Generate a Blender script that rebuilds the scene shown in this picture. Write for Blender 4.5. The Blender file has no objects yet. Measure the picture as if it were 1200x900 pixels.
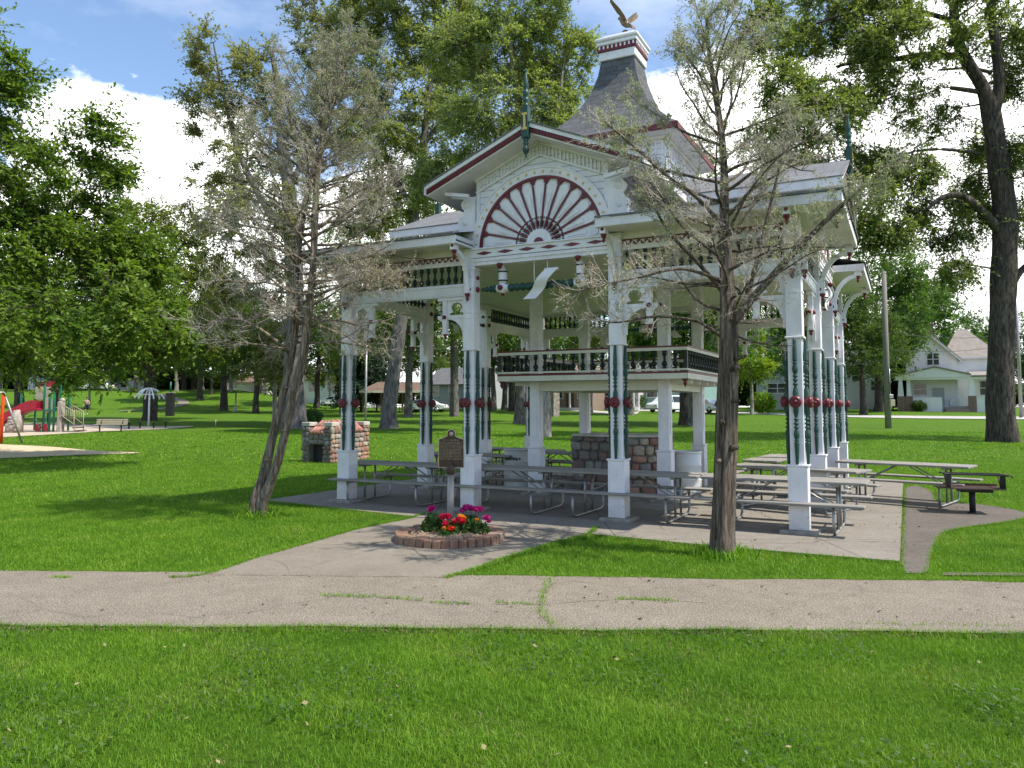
import bpy, math, random
import numpy as np
from mathutils import Vector, Matrix
PI = math.pi
scene = bpy.context.scene
COL = scene.collection
random.seed(7)
RNG = np.random.default_rng(11)

# ------------------------------------------------------------------ survey of the place (metres)
CAMH, FPX, PITCH, YH = 1.9, 911.4, 0.0715, 476.88          # eye height, focal length and pitch used to measure the site
CP, SP = math.cos(PITCH), math.sin(PITCH)
CY = YH - FPX * math.tan(PITCH)

def sstep(a, b, x):
    t = np.clip((x - a) / (b - a), 0, 1)
    return t * t * (3 - 2 * t)

def ht(X, Y):
    """terrain height: level round the pavilion, rising gently beyond, a low hill to the west"""
    X = np.asarray(X, float); Y = np.asarray(Y, float)
    t = np.clip(Y - 22, 0, 90)
    z = 0.0205 * np.where(t < 4, t * t / 8, t - 2)
    az = X / np.maximum(Y, 20)
    west = 1 - sstep(-0.37, -0.20, az)
    z = z + west * 3.0 * sstep(84, 132, Y)
    return z

def ray(px, py):
    a = (px - 600) / FPX; b = (CY - py) / FPX
    return np.array([a, CP - b * SP, SP + b * CP])

def at(px, py, Y):
    d = ray(px, py); t = Y / d[1]
    return Vector((d[0] * t, Y, CAMH + d[2] * t))

def onz(px, py, z):
    d = ray(px, py); t = (z - CAMH) / d[2]
    return Vector((d[0] * t, d[1] * t, z))

def ground_at(px, Y):
    p = at(px, 480, Y)
    return Vector((p.x, Y, float(ht(p.x, Y))))

def on_ground(px, py):
    lo, hi = 2.0, 400.0
    for Y in np.arange(2, 400, 0.5):
        p = at(px, py, Y)
        if p.z <= float(ht(p.x, p.y)):
            hi = Y; lo = Y - .5; break
    for _ in range(30):
        m = (lo + hi) / 2; p = at(px, py, m)
        if p.z <= float(ht(p.x, p.y)): hi = m
        else: lo = m
    p = at(px, py, hi); p.z = float(ht(p.x, p.y))
    return p

# pavilion frame
PTH, BAY = 0.469, 2.8275
PU = np.array([math.cos(PTH), -math.sin(PTH)]); PV = np.array([math.sin(PTH), math.cos(PTH)])
PC = np.array([-3.2705, 15.585]) + 1.5 * BAY * (PU + PV)
def pav(x, y, z=0.0):
    p = PC + x * PU + y * PV
    return Vector((p[0], p[1], z))

# ------------------------------------------------------------------ mesh builder
class MB:
    def __init__(s):
        s.v = []; s.f = []; s.m = []; s.n = 0
        s.M = None; s.cur = 0; s.smooth = []; s.sm = False
    def add(s, verts, faces):
        if s.M is not None:
            verts = [tuple(s.M @ Vector(p)) for p in verts]
        s.v.extend([tuple(p) for p in verts])
        for f in faces:
            s.f.append([i + s.n for i in f]); s.m.append(s.cur); s.smooth.append(s.sm)
        s.n += len(verts)
    def box(s, x0, x1, y0, y1, z0, z1):
        v = [(x, y, z) for z in (z0, z1) for y in (y0, y1) for x in (x0, x1)]
        s.add(v, [(0, 2, 3, 1), (4, 5, 7, 6), (0, 1, 5, 4), (2, 6, 7, 3), (0, 4, 6, 2), (1, 3, 7, 5)])
    def cbox(s, c, sx, sy, sz):
        s.box(c[0] - sx / 2, c[0] + sx / 2, c[1] - sy / 2, c[1] + sy / 2, c[2] - sz / 2, c[2] + sz / 2)
    def bbox(s, x0, x1, y0, y1, z0, z1, b=.006):
        """box with chamfered vertical and top edges"""
        def ring(i, z):
            return [(x0 + i + b, y0 + i, z), (x1 - i - b, y0 + i, z), (x1 - i, y0 + i + b, z), (x1 - i, y1 - i - b, z), (x1 - i - b, y1 - i, z), (x0 + i + b, y1 - i, z), (x0 + i, y1 - i - b, z), (x0 + i, y0 + i + b, z)]
        v = ring(b, z0) + ring(0, z0 + b) + ring(0, z1 - b) + ring(b, z1)
        f = [tuple(range(7, -1, -1)), tuple(range(24, 32))]
        for k in range(3):
            for i in range(8):
                j = (i + 1) % 8
                f.append((k * 8 + i, k * 8 + j, k * 8 + 8 + j, k * 8 + 8 + i))
        s.add(v, f)
    def bar(s, a, b, w, h):
        """rectangular bar from a to b"""
        a = Vector(a); b = Vector(b); d = (b - a).normalized()
        up = Vector((0, 0, 1)) if abs(d.z) < .95 else Vector((0, 1, 0))
        t = d.cross(up).normalized(); n = t.cross(d).normalized()
        v = []
        for p in (a, b):
            for i, j in ((-1, -1), (1, -1), (1, 1), (-1, 1)):
                v.append(p + t * (i * w / 2) + n * (j * h / 2))
        s.add(v, [(3, 2, 1, 0), (4, 5, 6, 7), (0, 1, 5, 4), (1, 2, 6, 5), (2, 3, 7, 6), (3, 0, 4, 7)])
    def tube(s, pts, rad, k=8, cap=True):
        pts = [Vector(p) for p in pts]; n = len(pts)
        if not hasattr(rad, '__len__'): rad = [rad] * n
        v = []; ref = None
        for i, p in enumerate(pts):
            d = (pts[min(i + 1, n - 1)] - pts[max(i - 1, 0)])
            d = d.normalized() if d.length > 1e-9 else Vector((0, 0, 1))
            if ref is None:
                ref = Vector((1, 0, 0)) if abs(d.x) < .8 else Vector((0, 1, 0))
            t = (ref - d * ref.dot(d)).normalized(); b = d.cross(t); ref = t
            for j in range(k):
                a = 2 * PI * j / k
                v.append(p + (t * math.cos(a) + b * math.sin(a)) * rad[i])
        f = []
        for i in range(n - 1):
            for j in range(k):
                q = (j + 1) % k
                f.append((i * k + j, i * k + q, (i + 1) * k + q, (i + 1) * k + j))
        if cap:
            f.append(tuple(range(k - 1, -1, -1))); f.append(tuple((n - 1) * k + j for j in range(k)))
        o = s.sm; s.sm = True; s.add(v, f); s.sm = o
    def lathe(s, prof, k=12, origin=(0, 0, 0), axis='z'):
        """prof: (radius, height) pairs"""
        v = []
        for r, h in prof:
            for j in range(k):
                a = 2 * PI * j / k
                c, q = r * math.cos(a), r * math.sin(a)
                p = (c, q, h) if axis == 'z' else ((h, c, q) if axis == 'x' else (q, h, c))
                v.append((p[0] + origin[0], p[1] + origin[1], p[2] + origin[2]))
        n = len(prof); f = []
        for i in range(n - 1):
            for j in range(k):
                q = (j + 1) % k
                f.append((i * k + j, i * k + q, (i + 1) * k + q, (i + 1) * k + j))
        f.append(tuple(range(k - 1, -1, -1))); f.append(tuple((n - 1) * k + j for j in range(k)))
        o = s.sm; s.sm = True; s.add(v, f); s.sm = o
    def prism(s, poly, d0, d1, plane='xz'):
        """extrude a 2-d outline; plane xz -> along y, xy -> along z, yz -> along x"""
        def P(a, b, d):
            return (a, d, b) if plane == 'xz' else ((a, b, d) if plane == 'xy' else (d, a, b))
        n = len(poly)
        ar = sum(poly[i][0] * poly[(i + 1) % n][1] - poly[(i + 1) % n][0] * poly[i][1] for i in range(n))
        if (ar < 0) != (plane == 'xz'): poly = poly[::-1]
        if d1 < d0: d0, d1 = d1, d0
        v = [P(a, b, d0) for a, b in poly] + [P(a, b, d1) for a, b in poly]
        f = [tuple(range(n - 1, -1, -1)), tuple(range(n, 2 * n))] + [(i, (i + 1) % n, n + (i + 1) % n, n + i) for i in range(n)]
        s.add(v, f)
    def quad(s, a, b, c, d): s.add([a, b, c, d], [(0, 1, 2, 3)])
    def ell(s, c, r, seg=14, rings=9):
        prof = []
        v = []; f = []
        for i in range(1, rings):
            t = PI * i / rings
            for j in range(seg):
                a = 2 * PI * j / seg
                v.append((c[0] + r[0] * math.sin(t) * math.cos(a), c[1] + r[1] * math.sin(t) * math.sin(a), c[2] - r[2] * math.cos(t)))
        n = len(v); v.append((c[0], c[1], c[2] - r[2])); v.append((c[0], c[1], c[2] + r[2]))
        for i in range(rings - 2):
            for j in range(seg):
                q = (j + 1) % seg
                f.append((i * seg + j, i * seg + q, (i + 1) * seg + q, (i + 1) * seg + j))
        for j in range(seg):
            q = (j + 1) % seg
            f.append((n, q, j)); f.append((n + 1, (rings - 2) * seg + j, (rings - 2) * seg + q))
        o = s.sm; s.sm = True; s.add(v, f); s.sm = o
    def build(s, name, mats, parent=None):
        if not isinstance(mats, (list, tuple)): mats = [mats]
        me = bpy.data.meshes.new(name)
        me.from_pydata(s.v, [], s.f)
        for m in mats: me.materials.append(m)
        me.polygons.foreach_set('material_index', s.m)
        me.polygons.foreach_set('use_smooth', s.smooth)
        auto_uv(me)
        o = bpy.data.objects.new(name, me); COL.objects.link(o)
        if parent: o.parent = parent
        return o

def auto_uv(me):
    """metre-scale UVs: along each face's horizontal tangent and up its slope"""
    nl = len(me.loops); npo = len(me.polygons)
    if nl == 0: return
    co = np.empty(len(me.vertices) * 3, np.float32); me.vertices.foreach_get('co', co); co = co.reshape(-1, 3)
    nr = np.empty(npo * 3, np.float32); me.polygons.foreach_get('normal', nr); nr = nr.reshape(-1, 3)
    tot = np.empty(npo, np.int32); me.polygons.foreach_get('loop_total', tot)
    vi = np.empty(nl, np.int32); me.loops.foreach_get('vertex_index', vi)
    t = np.stack([-nr[:, 1], nr[:, 0], np.zeros(npo)], 1)
    L = np.linalg.norm(t, axis=1); flat = L < .05
    t[flat] = (1, 0, 0); L[flat] = 1; t /= L[:, None]
    b = np.cross(nr, t)
    fi = np.repeat(np.arange(npo), tot)
    p = co[vi]
    uv = np.stack([(p * t[fi]).sum(1), (p * b[fi]).sum(1)], 1).astype(np.float32)
    lay = me.uv_layers.new(name='UVMap')
    lay.data.foreach_set('uv', uv.ravel())

def raw_mesh(name, V, F, mat, parent=None, k=None, smooth=False):
    """big numpy mesh: V (n,3), F list of arrays each (m,k)"""
    me = bpy.data.meshes.new(name)
    if not isinstance(F, list): F = [F]
    idx = np.concatenate([f.ravel() for f in F]).astype(np.int32)
    tot = np.concatenate([np.full(len(f), f.shape[1], np.int32) for f in F])
    start = np.concatenate([[0], np.cumsum(tot)[:-1]]).astype(np.int32)
    me.vertices.add(len(V)); me.vertices.foreach_set('co', np.asarray(V, np.float32).ravel())
    me.loops.add(len(idx)); me.loops.foreach_set('vertex_index', idx)
    me.polygons.add(len(tot)); me.polygons.foreach_set('loop_start', start); me.polygons.foreach_set('loop_total', tot)
    if smooth: me.polygons.foreach_set('use_smooth', np.ones(len(tot), bool))
    me.update(calc_edges=True)
    me.materials.append(mat)
    o = bpy.data.objects.new(name, me); COL.objects.link(o)
    if parent: o.parent = parent
    return o

def thing(name, label, cat, loc=(0, 0, 0), rz=0.0, group=None):
    o = bpy.data.objects.new(name, None); COL.objects.link(o)
    o.empty_display_size = .2
    o.location = loc; o.rotation_euler = (0, 0, rz)
    o['label'] = label; o['category'] = cat
    if group: o['group'] = group
    return o
def tag(o, label, cat, group=None, kind=None):
    if label: o['label'] = label
    if cat: o['category'] = cat
    if group: o['group'] = group
    if kind: o['kind'] = kind
    return o
def structure(o): o['kind'] = 'structure'; return o
def stuff(o): o['kind'] = 'stuff'; return o
def copy_part(o, parent, rz=0.0, loc=None, mirror=None):
    c = o.copy(); COL.objects.link(c); c.parent = parent
    if loc is not None: c.location = loc
    if rz: c.rotation_euler = (0, 0, c.rotation_euler[2] + rz)
    for ch in list(o.children):
        d = ch.copy(); COL.objects.link(d); d.parent = c
        for g in list(ch.children):
            e = g.copy(); COL.objects.link(e); e.parent = d
    return c
def dup(root, label, loc, rz=0.0, scale=None, group=None):
    r = root.copy(); COL.objects.link(r)
    r.location = loc; r.rotation_euler = (0, 0, rz); r['label'] = label
    if scale is not None: r.scale = scale if hasattr(scale, '__len__') else (scale,) * 3
    if group: r['group'] = group
    for ch in list(root.children):
        c = ch.copy(); COL.objects.link(c); c.parent = r
        for g in list(ch.children):
            d = g.copy(); COL.objects.link(d); d.parent = c
    return r

# ------------------------------------------------------------------ materials
class NT:
    """small node-tree helper"""
    def __init__(s, name):
        s.m = bpy.data.materials.new(name); s.m.use_nodes = True
        s.t = s.m.node_tree; s.t.nodes.clear()
        s.out = s.t.nodes.new('ShaderNodeOutputMaterial')
        s.b = s.t.nodes.new('ShaderNodeBsdfPrincipled')
        s.t.links.new(s.b.outputs[0], s.out.inputs[0])
    def node(s, typ, **kw):
        n = s.t.nodes.new('ShaderNode' + typ)
        for k, v in kw.items():
            if k in n.inputs: s.put(n.inputs[k], v)
            else: setattr(n, k, v)
        return n
    def put(s, inp, v):
        if isinstance(v, bpy.types.NodeSocket): s.t.links.new(v, inp)
        elif isinstance(v, bpy.types.Node): s.t.links.new(v.outputs[0], inp)
        elif hasattr(v, '__len__') and len(v) == 3 and inp.type == 'RGBA': inp.default_value = (*v, 1)
        else: inp.default_value = v
    def set(s, **kw):
        for k, v in kw.items(): s.put(s.b.inputs[k.replace('_', ' ')], v)
        return s
    def coord(s, kind='Object', scale=(1, 1, 1), rot=(0, 0, 0)):
        tc = s.t.nodes.new('ShaderNodeTexCoord'); mp = s.t.nodes.new('ShaderNodeMapping')
        s.t.links.new(tc.outputs[kind], mp.inputs[0])
        mp.inputs['Scale'].default_value = scale if hasattr(scale, '__len__') else (scale,) * 3
        mp.inputs['Rotation'].default_value = rot
        return mp.outputs[0]
    def noise(s, vec, scale=5, detail=4, rough=.55, dist=0):
        n = s.t.nodes.new('ShaderNodeTexNoise')
        s.put(n.inputs['Vector'], vec); n.inputs['Scale'].default_value = scale
        n.inputs['Detail'].default_value = detail; n.inputs['Roughness'].default_value = rough; n.inputs['Distortion'].default_value = dist
        return n.outputs[0]
    def ramp(s, fac, stops, interp='LINEAR'):
        n = s.t.nodes.new('ShaderNodeValToRGB'); n.color_ramp.interpolation = interp
        e = n.color_ramp.elements
        while len(e) < len(stops): e.new(.5)
        for i, (p, c) in enumerate(stops):
            e[i].position = p
            e[i].color = (*c, 1) if hasattr(c, '__len__') else (c, c, c, 1)
        s.put(n.inputs[0], fac)
        return n.outputs[0]
    def mix(s, fac, a, b, mode='MIX'):
        n = s.t.nodes.new('ShaderNodeMix'); n.data_type = 'RGBA'; n.blend_type = mode
        s.put(n.inputs[0], fac); s.put(n.inputs[6], a); s.put(n.inputs[7], b)
        return n.outputs[2]
    def math(s, op, a, b=0.0, c=0.0):
        n = s.t.nodes.new('ShaderNodeMath'); n.operation = op
        s.put(n.inputs[0], a); s.put(n.inputs[1], b)
        if op in ('MULTIPLY_ADD',): s.put(n.inputs[2], c)
        return n.outputs[0]
    def bump(s, h, strength=.3, dist=.01):
        n = s.t.nodes.new('ShaderNodeBump'); n.inputs['Strength'].default_value = strength; n.inputs['Distance'].default_value = dist
        s.put(n.inputs['Height'], h); s.t.links.new(n.outputs[0], s.b.inputs['Normal'])
        return s
    def sep(s, vec):
        n = s.t.nodes.new('ShaderNodeSeparateXYZ'); s.put(n.inputs[0], vec); return n.outputs

def plain(name, col, rough=.6, var=.12, scale=6, metal=0.0, bump=0.0, spec=.4):
    n = NT(name); v = n.coord()
    f = n.noise(v, scale, 5)
    d = tuple(c * (1 - var) for c in col); l = tuple(min(1, c * (1 + var)) for c in col)
    n.set(Base_Color=n.ramp(f, [(.3, d), (.7, l)]), Roughness=rough, Metallic=metal)
    n.b.inputs['Specular IOR Level'].default_value = spec
    if bump: n.bump(n.noise(v, scale * 6, 4), bump, .01)
    return n.m

def painted(name, col, chips=.0, boards=None, rough=.55, dirt=.12):
    """weathered exterior paint; boards=(axis,pitch) adds board joints"""
    n = NT(name); v = n.coord()
    f = n.noise(v, 1.7, 6, .65)
    g = n.noise(n.coord(scale=(9, 9, 1.4)), 1.5, 5, .7)
    c0 = tuple(x * (1 - dirt) for x in col)
    base = n.ramp(f, [(.35, c0), (.62, col)])
    base = n.mix(n.ramp(g, [(.52, 0.0), (.72, .5)]), base, tuple(x * y for x, y in zip(col, (.72, .69, .62))))
    h = None
    if boards:
        ax, pitch = boards
        s = n.sep(v)[ax] if ax < 3 else n.sep(n.coord('UV'))[ax - 3]
        fr = n.math('FRACT', n.math('DIVIDE', s, pitch))
        gap = n.math('LESS_THAN', fr, .10)
        base = n.mix(n.math('MULTIPLY', gap, .8), base, (.16, .17, .19))
        h = fr
    if chips > .03:
        zz0 = n.sep(v)[2]
        gr_ = n.math('MULTIPLY', n.ramp(n.math('ADD', zz0, n.math('MULTIPLY', n.noise(v, 5, 4), .5)), [(.28, .55), (.62, 0.0)]), 1.0)
        base = n.mix(gr_, base, (.34, .31, .26))
    if chips:
        c = n.noise(v, 16, 5, .7); c2 = n.noise(v, 1.1, 2)
        zz = n.sep(v)[2]
        low = n.math('SUBTRACT', .06, n.math('MULTIPLY', zz, .10))
        t = n.math('ADD', n.math('ADD', c, n.math('MULTIPLY', c2, .25)), n.math('MAXIMUM', low, -.03))
        k = n.ramp(t, [(.905 - chips, 0.0), (.925 - chips, 1.0)])
        base = n.mix(k, base, (.17, .15, .13))
    n.set(Base_Color=base, Roughness=rough)
    if h is not None: n.bump(h, .5, .012)
    else: n.bump(f, .08, .01)
    return n.m

M = {}
M['white'] = painted('white_paint', (.81, .785, .825), chips=.11, dirt=.17)
M['trim'] = painted('white_trim_paint', (.80, .78, .815), chips=.012, dirt=.17)
M['siding'] = painted('white_clapboard', (.78, .775, .835), boards=(2, .12))
M['ceil'] = painted('cream_ceiling_board', (.72, .71, .62), boards=(1, .14))
M['soffit'] = painted('cream_soffit_paint', (.74, .73, .66))
M['fascia'] = painted('peeling_fascia_paint', (.80, .78, .81), chips=.17, dirt=.22)
M['green'] = plain('dark_green_paint', (.012, .056, .043), .42, .25)
M['dgreen'] = plain('blackish_green_paint', (.006, .017, .014), .42, .2)
M['red'] = plain('maroon_paint', (.135, .013, .02), .38, .2)
M['gold'] = plain('gold_paint', (.62, .42, .12), .5, .1)
M['black'] = plain('black_iron', (.018, .017, .017), .6, .2, bump=.2)
M['postgrey'] = painted('grey_post_paint', (.28, .265, .245), dirt=.2)
M['rust'] = plain('rusty_iron', (.10, .06, .045), .8, .4, 8, bump=.3)
M['steel'] = plain('galvanised_steel', (.32, .32, .31), .45, .2, 12, .7)
M['bronze'] = plain('bronze_plaque', (.058, .036, .024), .5, .25, 14, .35, bump=.15)
M['letter'] = plain('bronze_lettering', (.36, .28, .20), .5, .2, 14, .3)
M['chrome'] = plain('bright_metal', (.6, .6, .6), .25, .05, 4, .9)
M['glass'] = plain('window_glass', (.025, .032, .04), .08, .3, 2, spec=.8)
M['rubber'] = plain('tyre_rubber', (.02, .02, .02), .8)
M['carwhite'] = plain('white_car_paint', (.78, .79, .80), .22, .03)
M['redlamp'] = plain('red_lens', (.4, .02, .02), .2, .05)
M['slide'] = plain('red_plastic', (.30, .012, .03), .35, .08)
M['playgreen'] = plain('green_powder_coat', (.012, .16, .10), .4, .1)
M['playbeige'] = plain('beige_plastic', (.40, .35, .25), .5, .08)
M['orange'] = plain('orange_red_paint', (.75, .07, .012), .4, .08)
M['greyrock'] = plain('moulded_rock_plastic', (.36, .31, .27), .7, .3, 5, bump=.5)
M['skin'] = plain('skin', (.45, .26, .18), .55, .08)
M['cloth'] = plain('dark_cloth', (.03, .03, .035), .9, .2)
M['shirt'] = plain('pale_shirt', (.36, .27, .23), .9, .1)
M['shoe'] = plain('white_shoe', (.8, .8, .8), .7)
M['hair'] = plain('dark_hair', (.03, .02, .015), .7)
M['barrel'] = plain('white_barrel_plastic', (.74, .74, .72), .45, .1, 3)
M['barrelshadedirty'] = painted('shade_dulled_barrel_paint', (.60, .60, .58), dirt=.3)  # greyer than the white drum to imitate shade; the mottling is dirt
M['letterblack'] = plain('black_stencil', (.05, .05, .05), .7)

def m_wood(name, c0, c1, pitch=.14):
    n = NT(name); uv = n.coord('Object', (1, 1, 1))
    g = n.noise(n.coord('Object', (1.2, 26, 26)), 2.2, 6, .7, .4)
    w = n.noise(uv, 1.6, 3)
    n.set(Base_Color=n.mix(n.math('MULTIPLY', w, .6), n.ramp(g, [(.3, c0), (.72, c1)]), tuple(x * .75 for x in c0)), Roughness=.85)
    n.bump(g, .35, .006)
    return n.m
M['wood'] = m_wood('weathered_grey_plank', (.19, .175, .155), (.40, .375, .335))
M['wooddark'] = m_wood('darker_grey_plank', (.13, .12, .11), (.27, .255, .235))  # same plank grain in a darker grey
M['pole'] = m_wood('creosote_pole_wood', (.165, .155, .14), (.29, .275, .25))
M['brownwood'] = m_wood('brown_stained_wood', (.10, .05, .028), (.19, .10, .055))

def m_shingle(name, c0, c1, w=.32, h=.14):
    n = NT(name)
    v = n.coord('UV')
    b = n.node('TexBrick', Vector=v, Scale=1.0)
    b.inputs['Brick Width'].default_value = w; b.inputs['Row Height'].default_value = h
    b.inputs['Mortar Size'].default_value = .008; b.inputs['Mortar Smooth'].default_value = .3
    b.inputs['Color1'].default_value = (*c0, 1); b.inputs['Color2'].default_value = (*c1, 1)
    b.inputs['Mortar'].default_value = (*[x * .38 for x in c0], 1)
    o = n.coord()
    st = n.noise(n.coord('UV', (1, .35, 1)), 2.3, 6, .65)
    c = n.mix(n.ramp(st, [(.35, 0.0), (.75, .6)]), b.outputs[0], tuple(x * .62 for x in c0))
    c = n.mix(n.ramp(n.noise(o, 40, 3), [(.35, 0.0), (.7, .35)]), c, tuple(x * 1.35 for x in c1))
    n.set(Base_Color=c, Roughness=.92)
    n.bump(n.math('ADD', n.math('MULTIPLY', b.outputs[1], -1.0), n.noise(o, 60, 3)), .5, .012)
    return n.m
M['shingle'] = m_shingle('grey_asphalt_shingle', (.13, .13, .135), (.20, .20, .205))
M['slate'] = m_shingle('grey_slate', (.066, .068, .073), (.122, .125, .133), .26, .13)
M['tanshingle'] = m_shingle('tan_asphalt_shingle', (.25, .215, .185), (.33, .29, .255), .4, .18)
M['brownroof'] = m_shingle('brown_asphalt_shingle', (.13, .085, .06), (.20, .135, .10), .4, .18)
M['greyroof'] = m_shingle('charcoal_asphalt_shingle', (.10, .10, .105), (.16, .16, .165), .4, .18)

def m_siding(name, col, pitch=.16):
    n = NT(name); v = n.coord(); z = n.sep(v)[2]
    fr = n.math('FRACT', n.math('DIVIDE', z, pitch))
    gap = n.math('LESS_THAN', fr, .1)
    f = n.noise(v, .9, 4)
    c = n.ramp(f, [(.3, tuple(x * .9 for x in col)), (.7, col)])
    n.set(Base_Color=n.mix(n.math('MULTIPLY', gap, .4), c, tuple(x * .45 for x in col)), Roughness=.6)
    n.bump(fr, .4, .015)
    return n.m
for k, c in dict(hwhite=(.82, .79, .82), hteal=(.28, .44, .44), hpink=(.66, .60, .63), hgrey=(.42, .43, .45), hcream=(.70, .66, .56), hbrown=(.30, .22, .18)).items():
    M[k] = m_siding(k[1:] + '_clapboard', c)

def m_stone(name, cols, scale=3.6, mortar=(.28, .25, .22)):
    n = NT(name); v = n.coord()
    wob = n.node('VectorMath', operation='ADD')
    nz = n.t.nodes.new('ShaderNodeTexNoise'); nz.inputs['Scale'].default_value = 2.5; n.put(nz.inputs['Vector'], v)
    sc = n.node('VectorMath', operation='SCALE'); n.put(sc.inputs[0], nz.outputs[1]); sc.inputs['Scale'].default_value = .22
    n.put(wob.inputs[0], v); n.put(wob.inputs[1], sc.outputs[0])
    vo = n.node('TexVoronoi', Vector=wob.outputs[0], Scale=scale); vo.inputs['Randomness'].default_value = .85
    ve = n.node('TexVoronoi', feature='DISTANCE_TO_EDGE', Vector=wob.outputs[0], Scale=scale); ve.inputs['Randomness'].default_value = .85
    r = n.sep(vo.outputs['Color'])[0]
    c = n.ramp(r, [(i / (len(cols) - 1), q) for i, q in enumerate(cols)], 'CONSTANT' if len(cols) > 3 else 'LINEAR')
    c = n.mix(n.math('MULTIPLY', n.noise(v, 12, 5), .75), c, (.12, .10, .09))
    e = n.ramp(ve.outputs[0], [(.02, 0.0), (.075, 1.0)])
    n.set(Base_Color=n.mix(e, mortar, c), Roughness=.9)
    n.bump(n.math('ADD', e, n.math('MULTIPLY', n.noise(v, 9, 4), .4)), .9, .03)
    return n.m
M['stone'] = m_stone('fieldstone_masonry', [(.30, .13, .09), (.36, .32, .28), (.42, .24, .17), (.25, .22, .20), (.46, .38, .30), (.22, .17, .15)], 4.6)
M['stoneshade'] = m_stone('shaded_rubble_masonry', [(.20, .18, .17), (.30, .28, .26), (.24, .14, .11), (.34, .31, .28), (.17, .155, .15)], 4.6)  # greyer copy of the fieldstone, its tone standing in for shade
M['stonepale'] = m_stone('pale_rubble_masonry', [(.38, .32, .27), (.28, .22, .19), (.45, .39, .33), (.24, .20, .18), (.36, .24, .19)], 4.0)
M['plinth'] = plain('old_plinth_concrete', (.24, .22, .19), .95, .25, 6, bump=.4)
M['cap'] = plain('cast_stone', (.48, .45, .38), .9, .2, 5, bump=.3)
M['tile'] = plain('terracotta_tile', (.34, .16, .125), .75, .35, 4, bump=.3)
M['chimney'] = m_stone('red_chimney_brick', [(.28, .12, .09), (.34, .17, .13), (.24, .10, .08)], 8, (.4, .36, .32))

def m_boulder(name, cols):
    n = NT(name); v = n.coord(); g = n.node('NewGeometry')
    c = n.ramp(g.outputs['Random Per Island'], [(i / len(cols), q) for i, q in enumerate(cols)], 'CONSTANT')
    c = n.mix(n.ramp(n.noise(v, 9, 6, .7), [(.38, 0.0), (.72, .7)]), c, (.13, .115, .10))
    c = n.mix(n.ramp(n.noise(v, 30, 4, .7), [(.55, 0.0), (.75, .4)]), c, (.42, .37, .32))
    n.set(Base_Color=c, Roughness=.9); n.bump(n.noise(v, 26, 5, .7), .5, .015)
    return n.m
M['bouldershade'] = m_boulder('shaded_boulder', [(.17, .155, .145), (.24, .225, .21), (.20, .12, .095), (.28, .26, .235), (.14, .13, .125), (.22, .18, .16)])  # greyer stones for faces in shade; the shade is put into the colour
M['boulderlit'] = m_boulder('sunlit_boulder', [(.33, .16, .11), (.36, .31, .25), (.40, .22, .15), (.28, .21, .17), (.44, .36, .27), (.30, .13, .09), (.25, .22, .20)])  # redder, lighter stones for sunlit faces; the sunlight is put into the colour
M['mortar'] = plain('lime_mortar', (.20, .18, .16), .95, .2, 10, bump=.3)
def m_brick():
    n = NT('planter_brick'); v = n.coord()
    g = n.node('NewGeometry')
    c = n.ramp(g.outputs['Random Per Island'], [(0, (.13, .055, .036)), (.3, (.20, .095, .058)), (.55, (.25, .145, .09)), (.8, (.14, .062, .04)), (.92, (.31, .225, .15)), (1, (.42, .31, .22))])
    n.set(Base_Color=n.mix(n.ramp(n.noise(v, 18, 5, .7), [(.42, 0.0), (.7, .7)]), c, (.26, .20, .15)), Roughness=.92)
    n.bump(n.noise(v, 45, 4), .5, .008)
    return n.m
M['brick'] = m_brick()

def m_bark(name, c0, c1, sc=1.0, zs=.22):
    n = NT(name); v = n.coord('Object', (1, 1, zs))
    w = n.noise(v, 9 * sc, 6, .68, .7)
    w2 = n.noise(n.coord(), 1.3, 3)
    c = n.ramp(w, [(.36, tuple(x * .28 for x in c0)), (.47, c0), (.66, c1)])
    n.set(Base_Color=n.mix(n.math('MULTIPLY', w2, .5), c, tuple(x * .7 for x in c0)), Roughness=.95)
    n.b.inputs['Specular IOR Level'].default_value = .15
    n.bump(w, .9, .05 / sc)
    return n.m
M['barkdark'] = m_bark('dark_furrowed_bark', (.060, .050, .043), (.15, .125, .105))
M['barkgrey'] = m_bark('grey_bark', (.13, .12, .115), (.26, .245, .225))
M['barkpale'] = m_bark('pale_scaly_bark', (.25, .225, .20), (.42, .385, .345))
M['barkcedar'] = m_bark('stringy_cedar_bark', (.15, .115, .086), (.42, .345, .27), 2.6, .10)
M['barkcedardark'] = m_bark('dark_cedar_bark', (.085, .066, .052), (.25, .205, .165), 2.6, .10)
M['twig'] = plain('dead_twig_bark', (.37, .325, .28), .95, .3, 3, spec=.1)
M['twigdark'] = plain('dark_twig_bark', (.075, .062, .054), .95, .3, 3, spec=.1)

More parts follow.
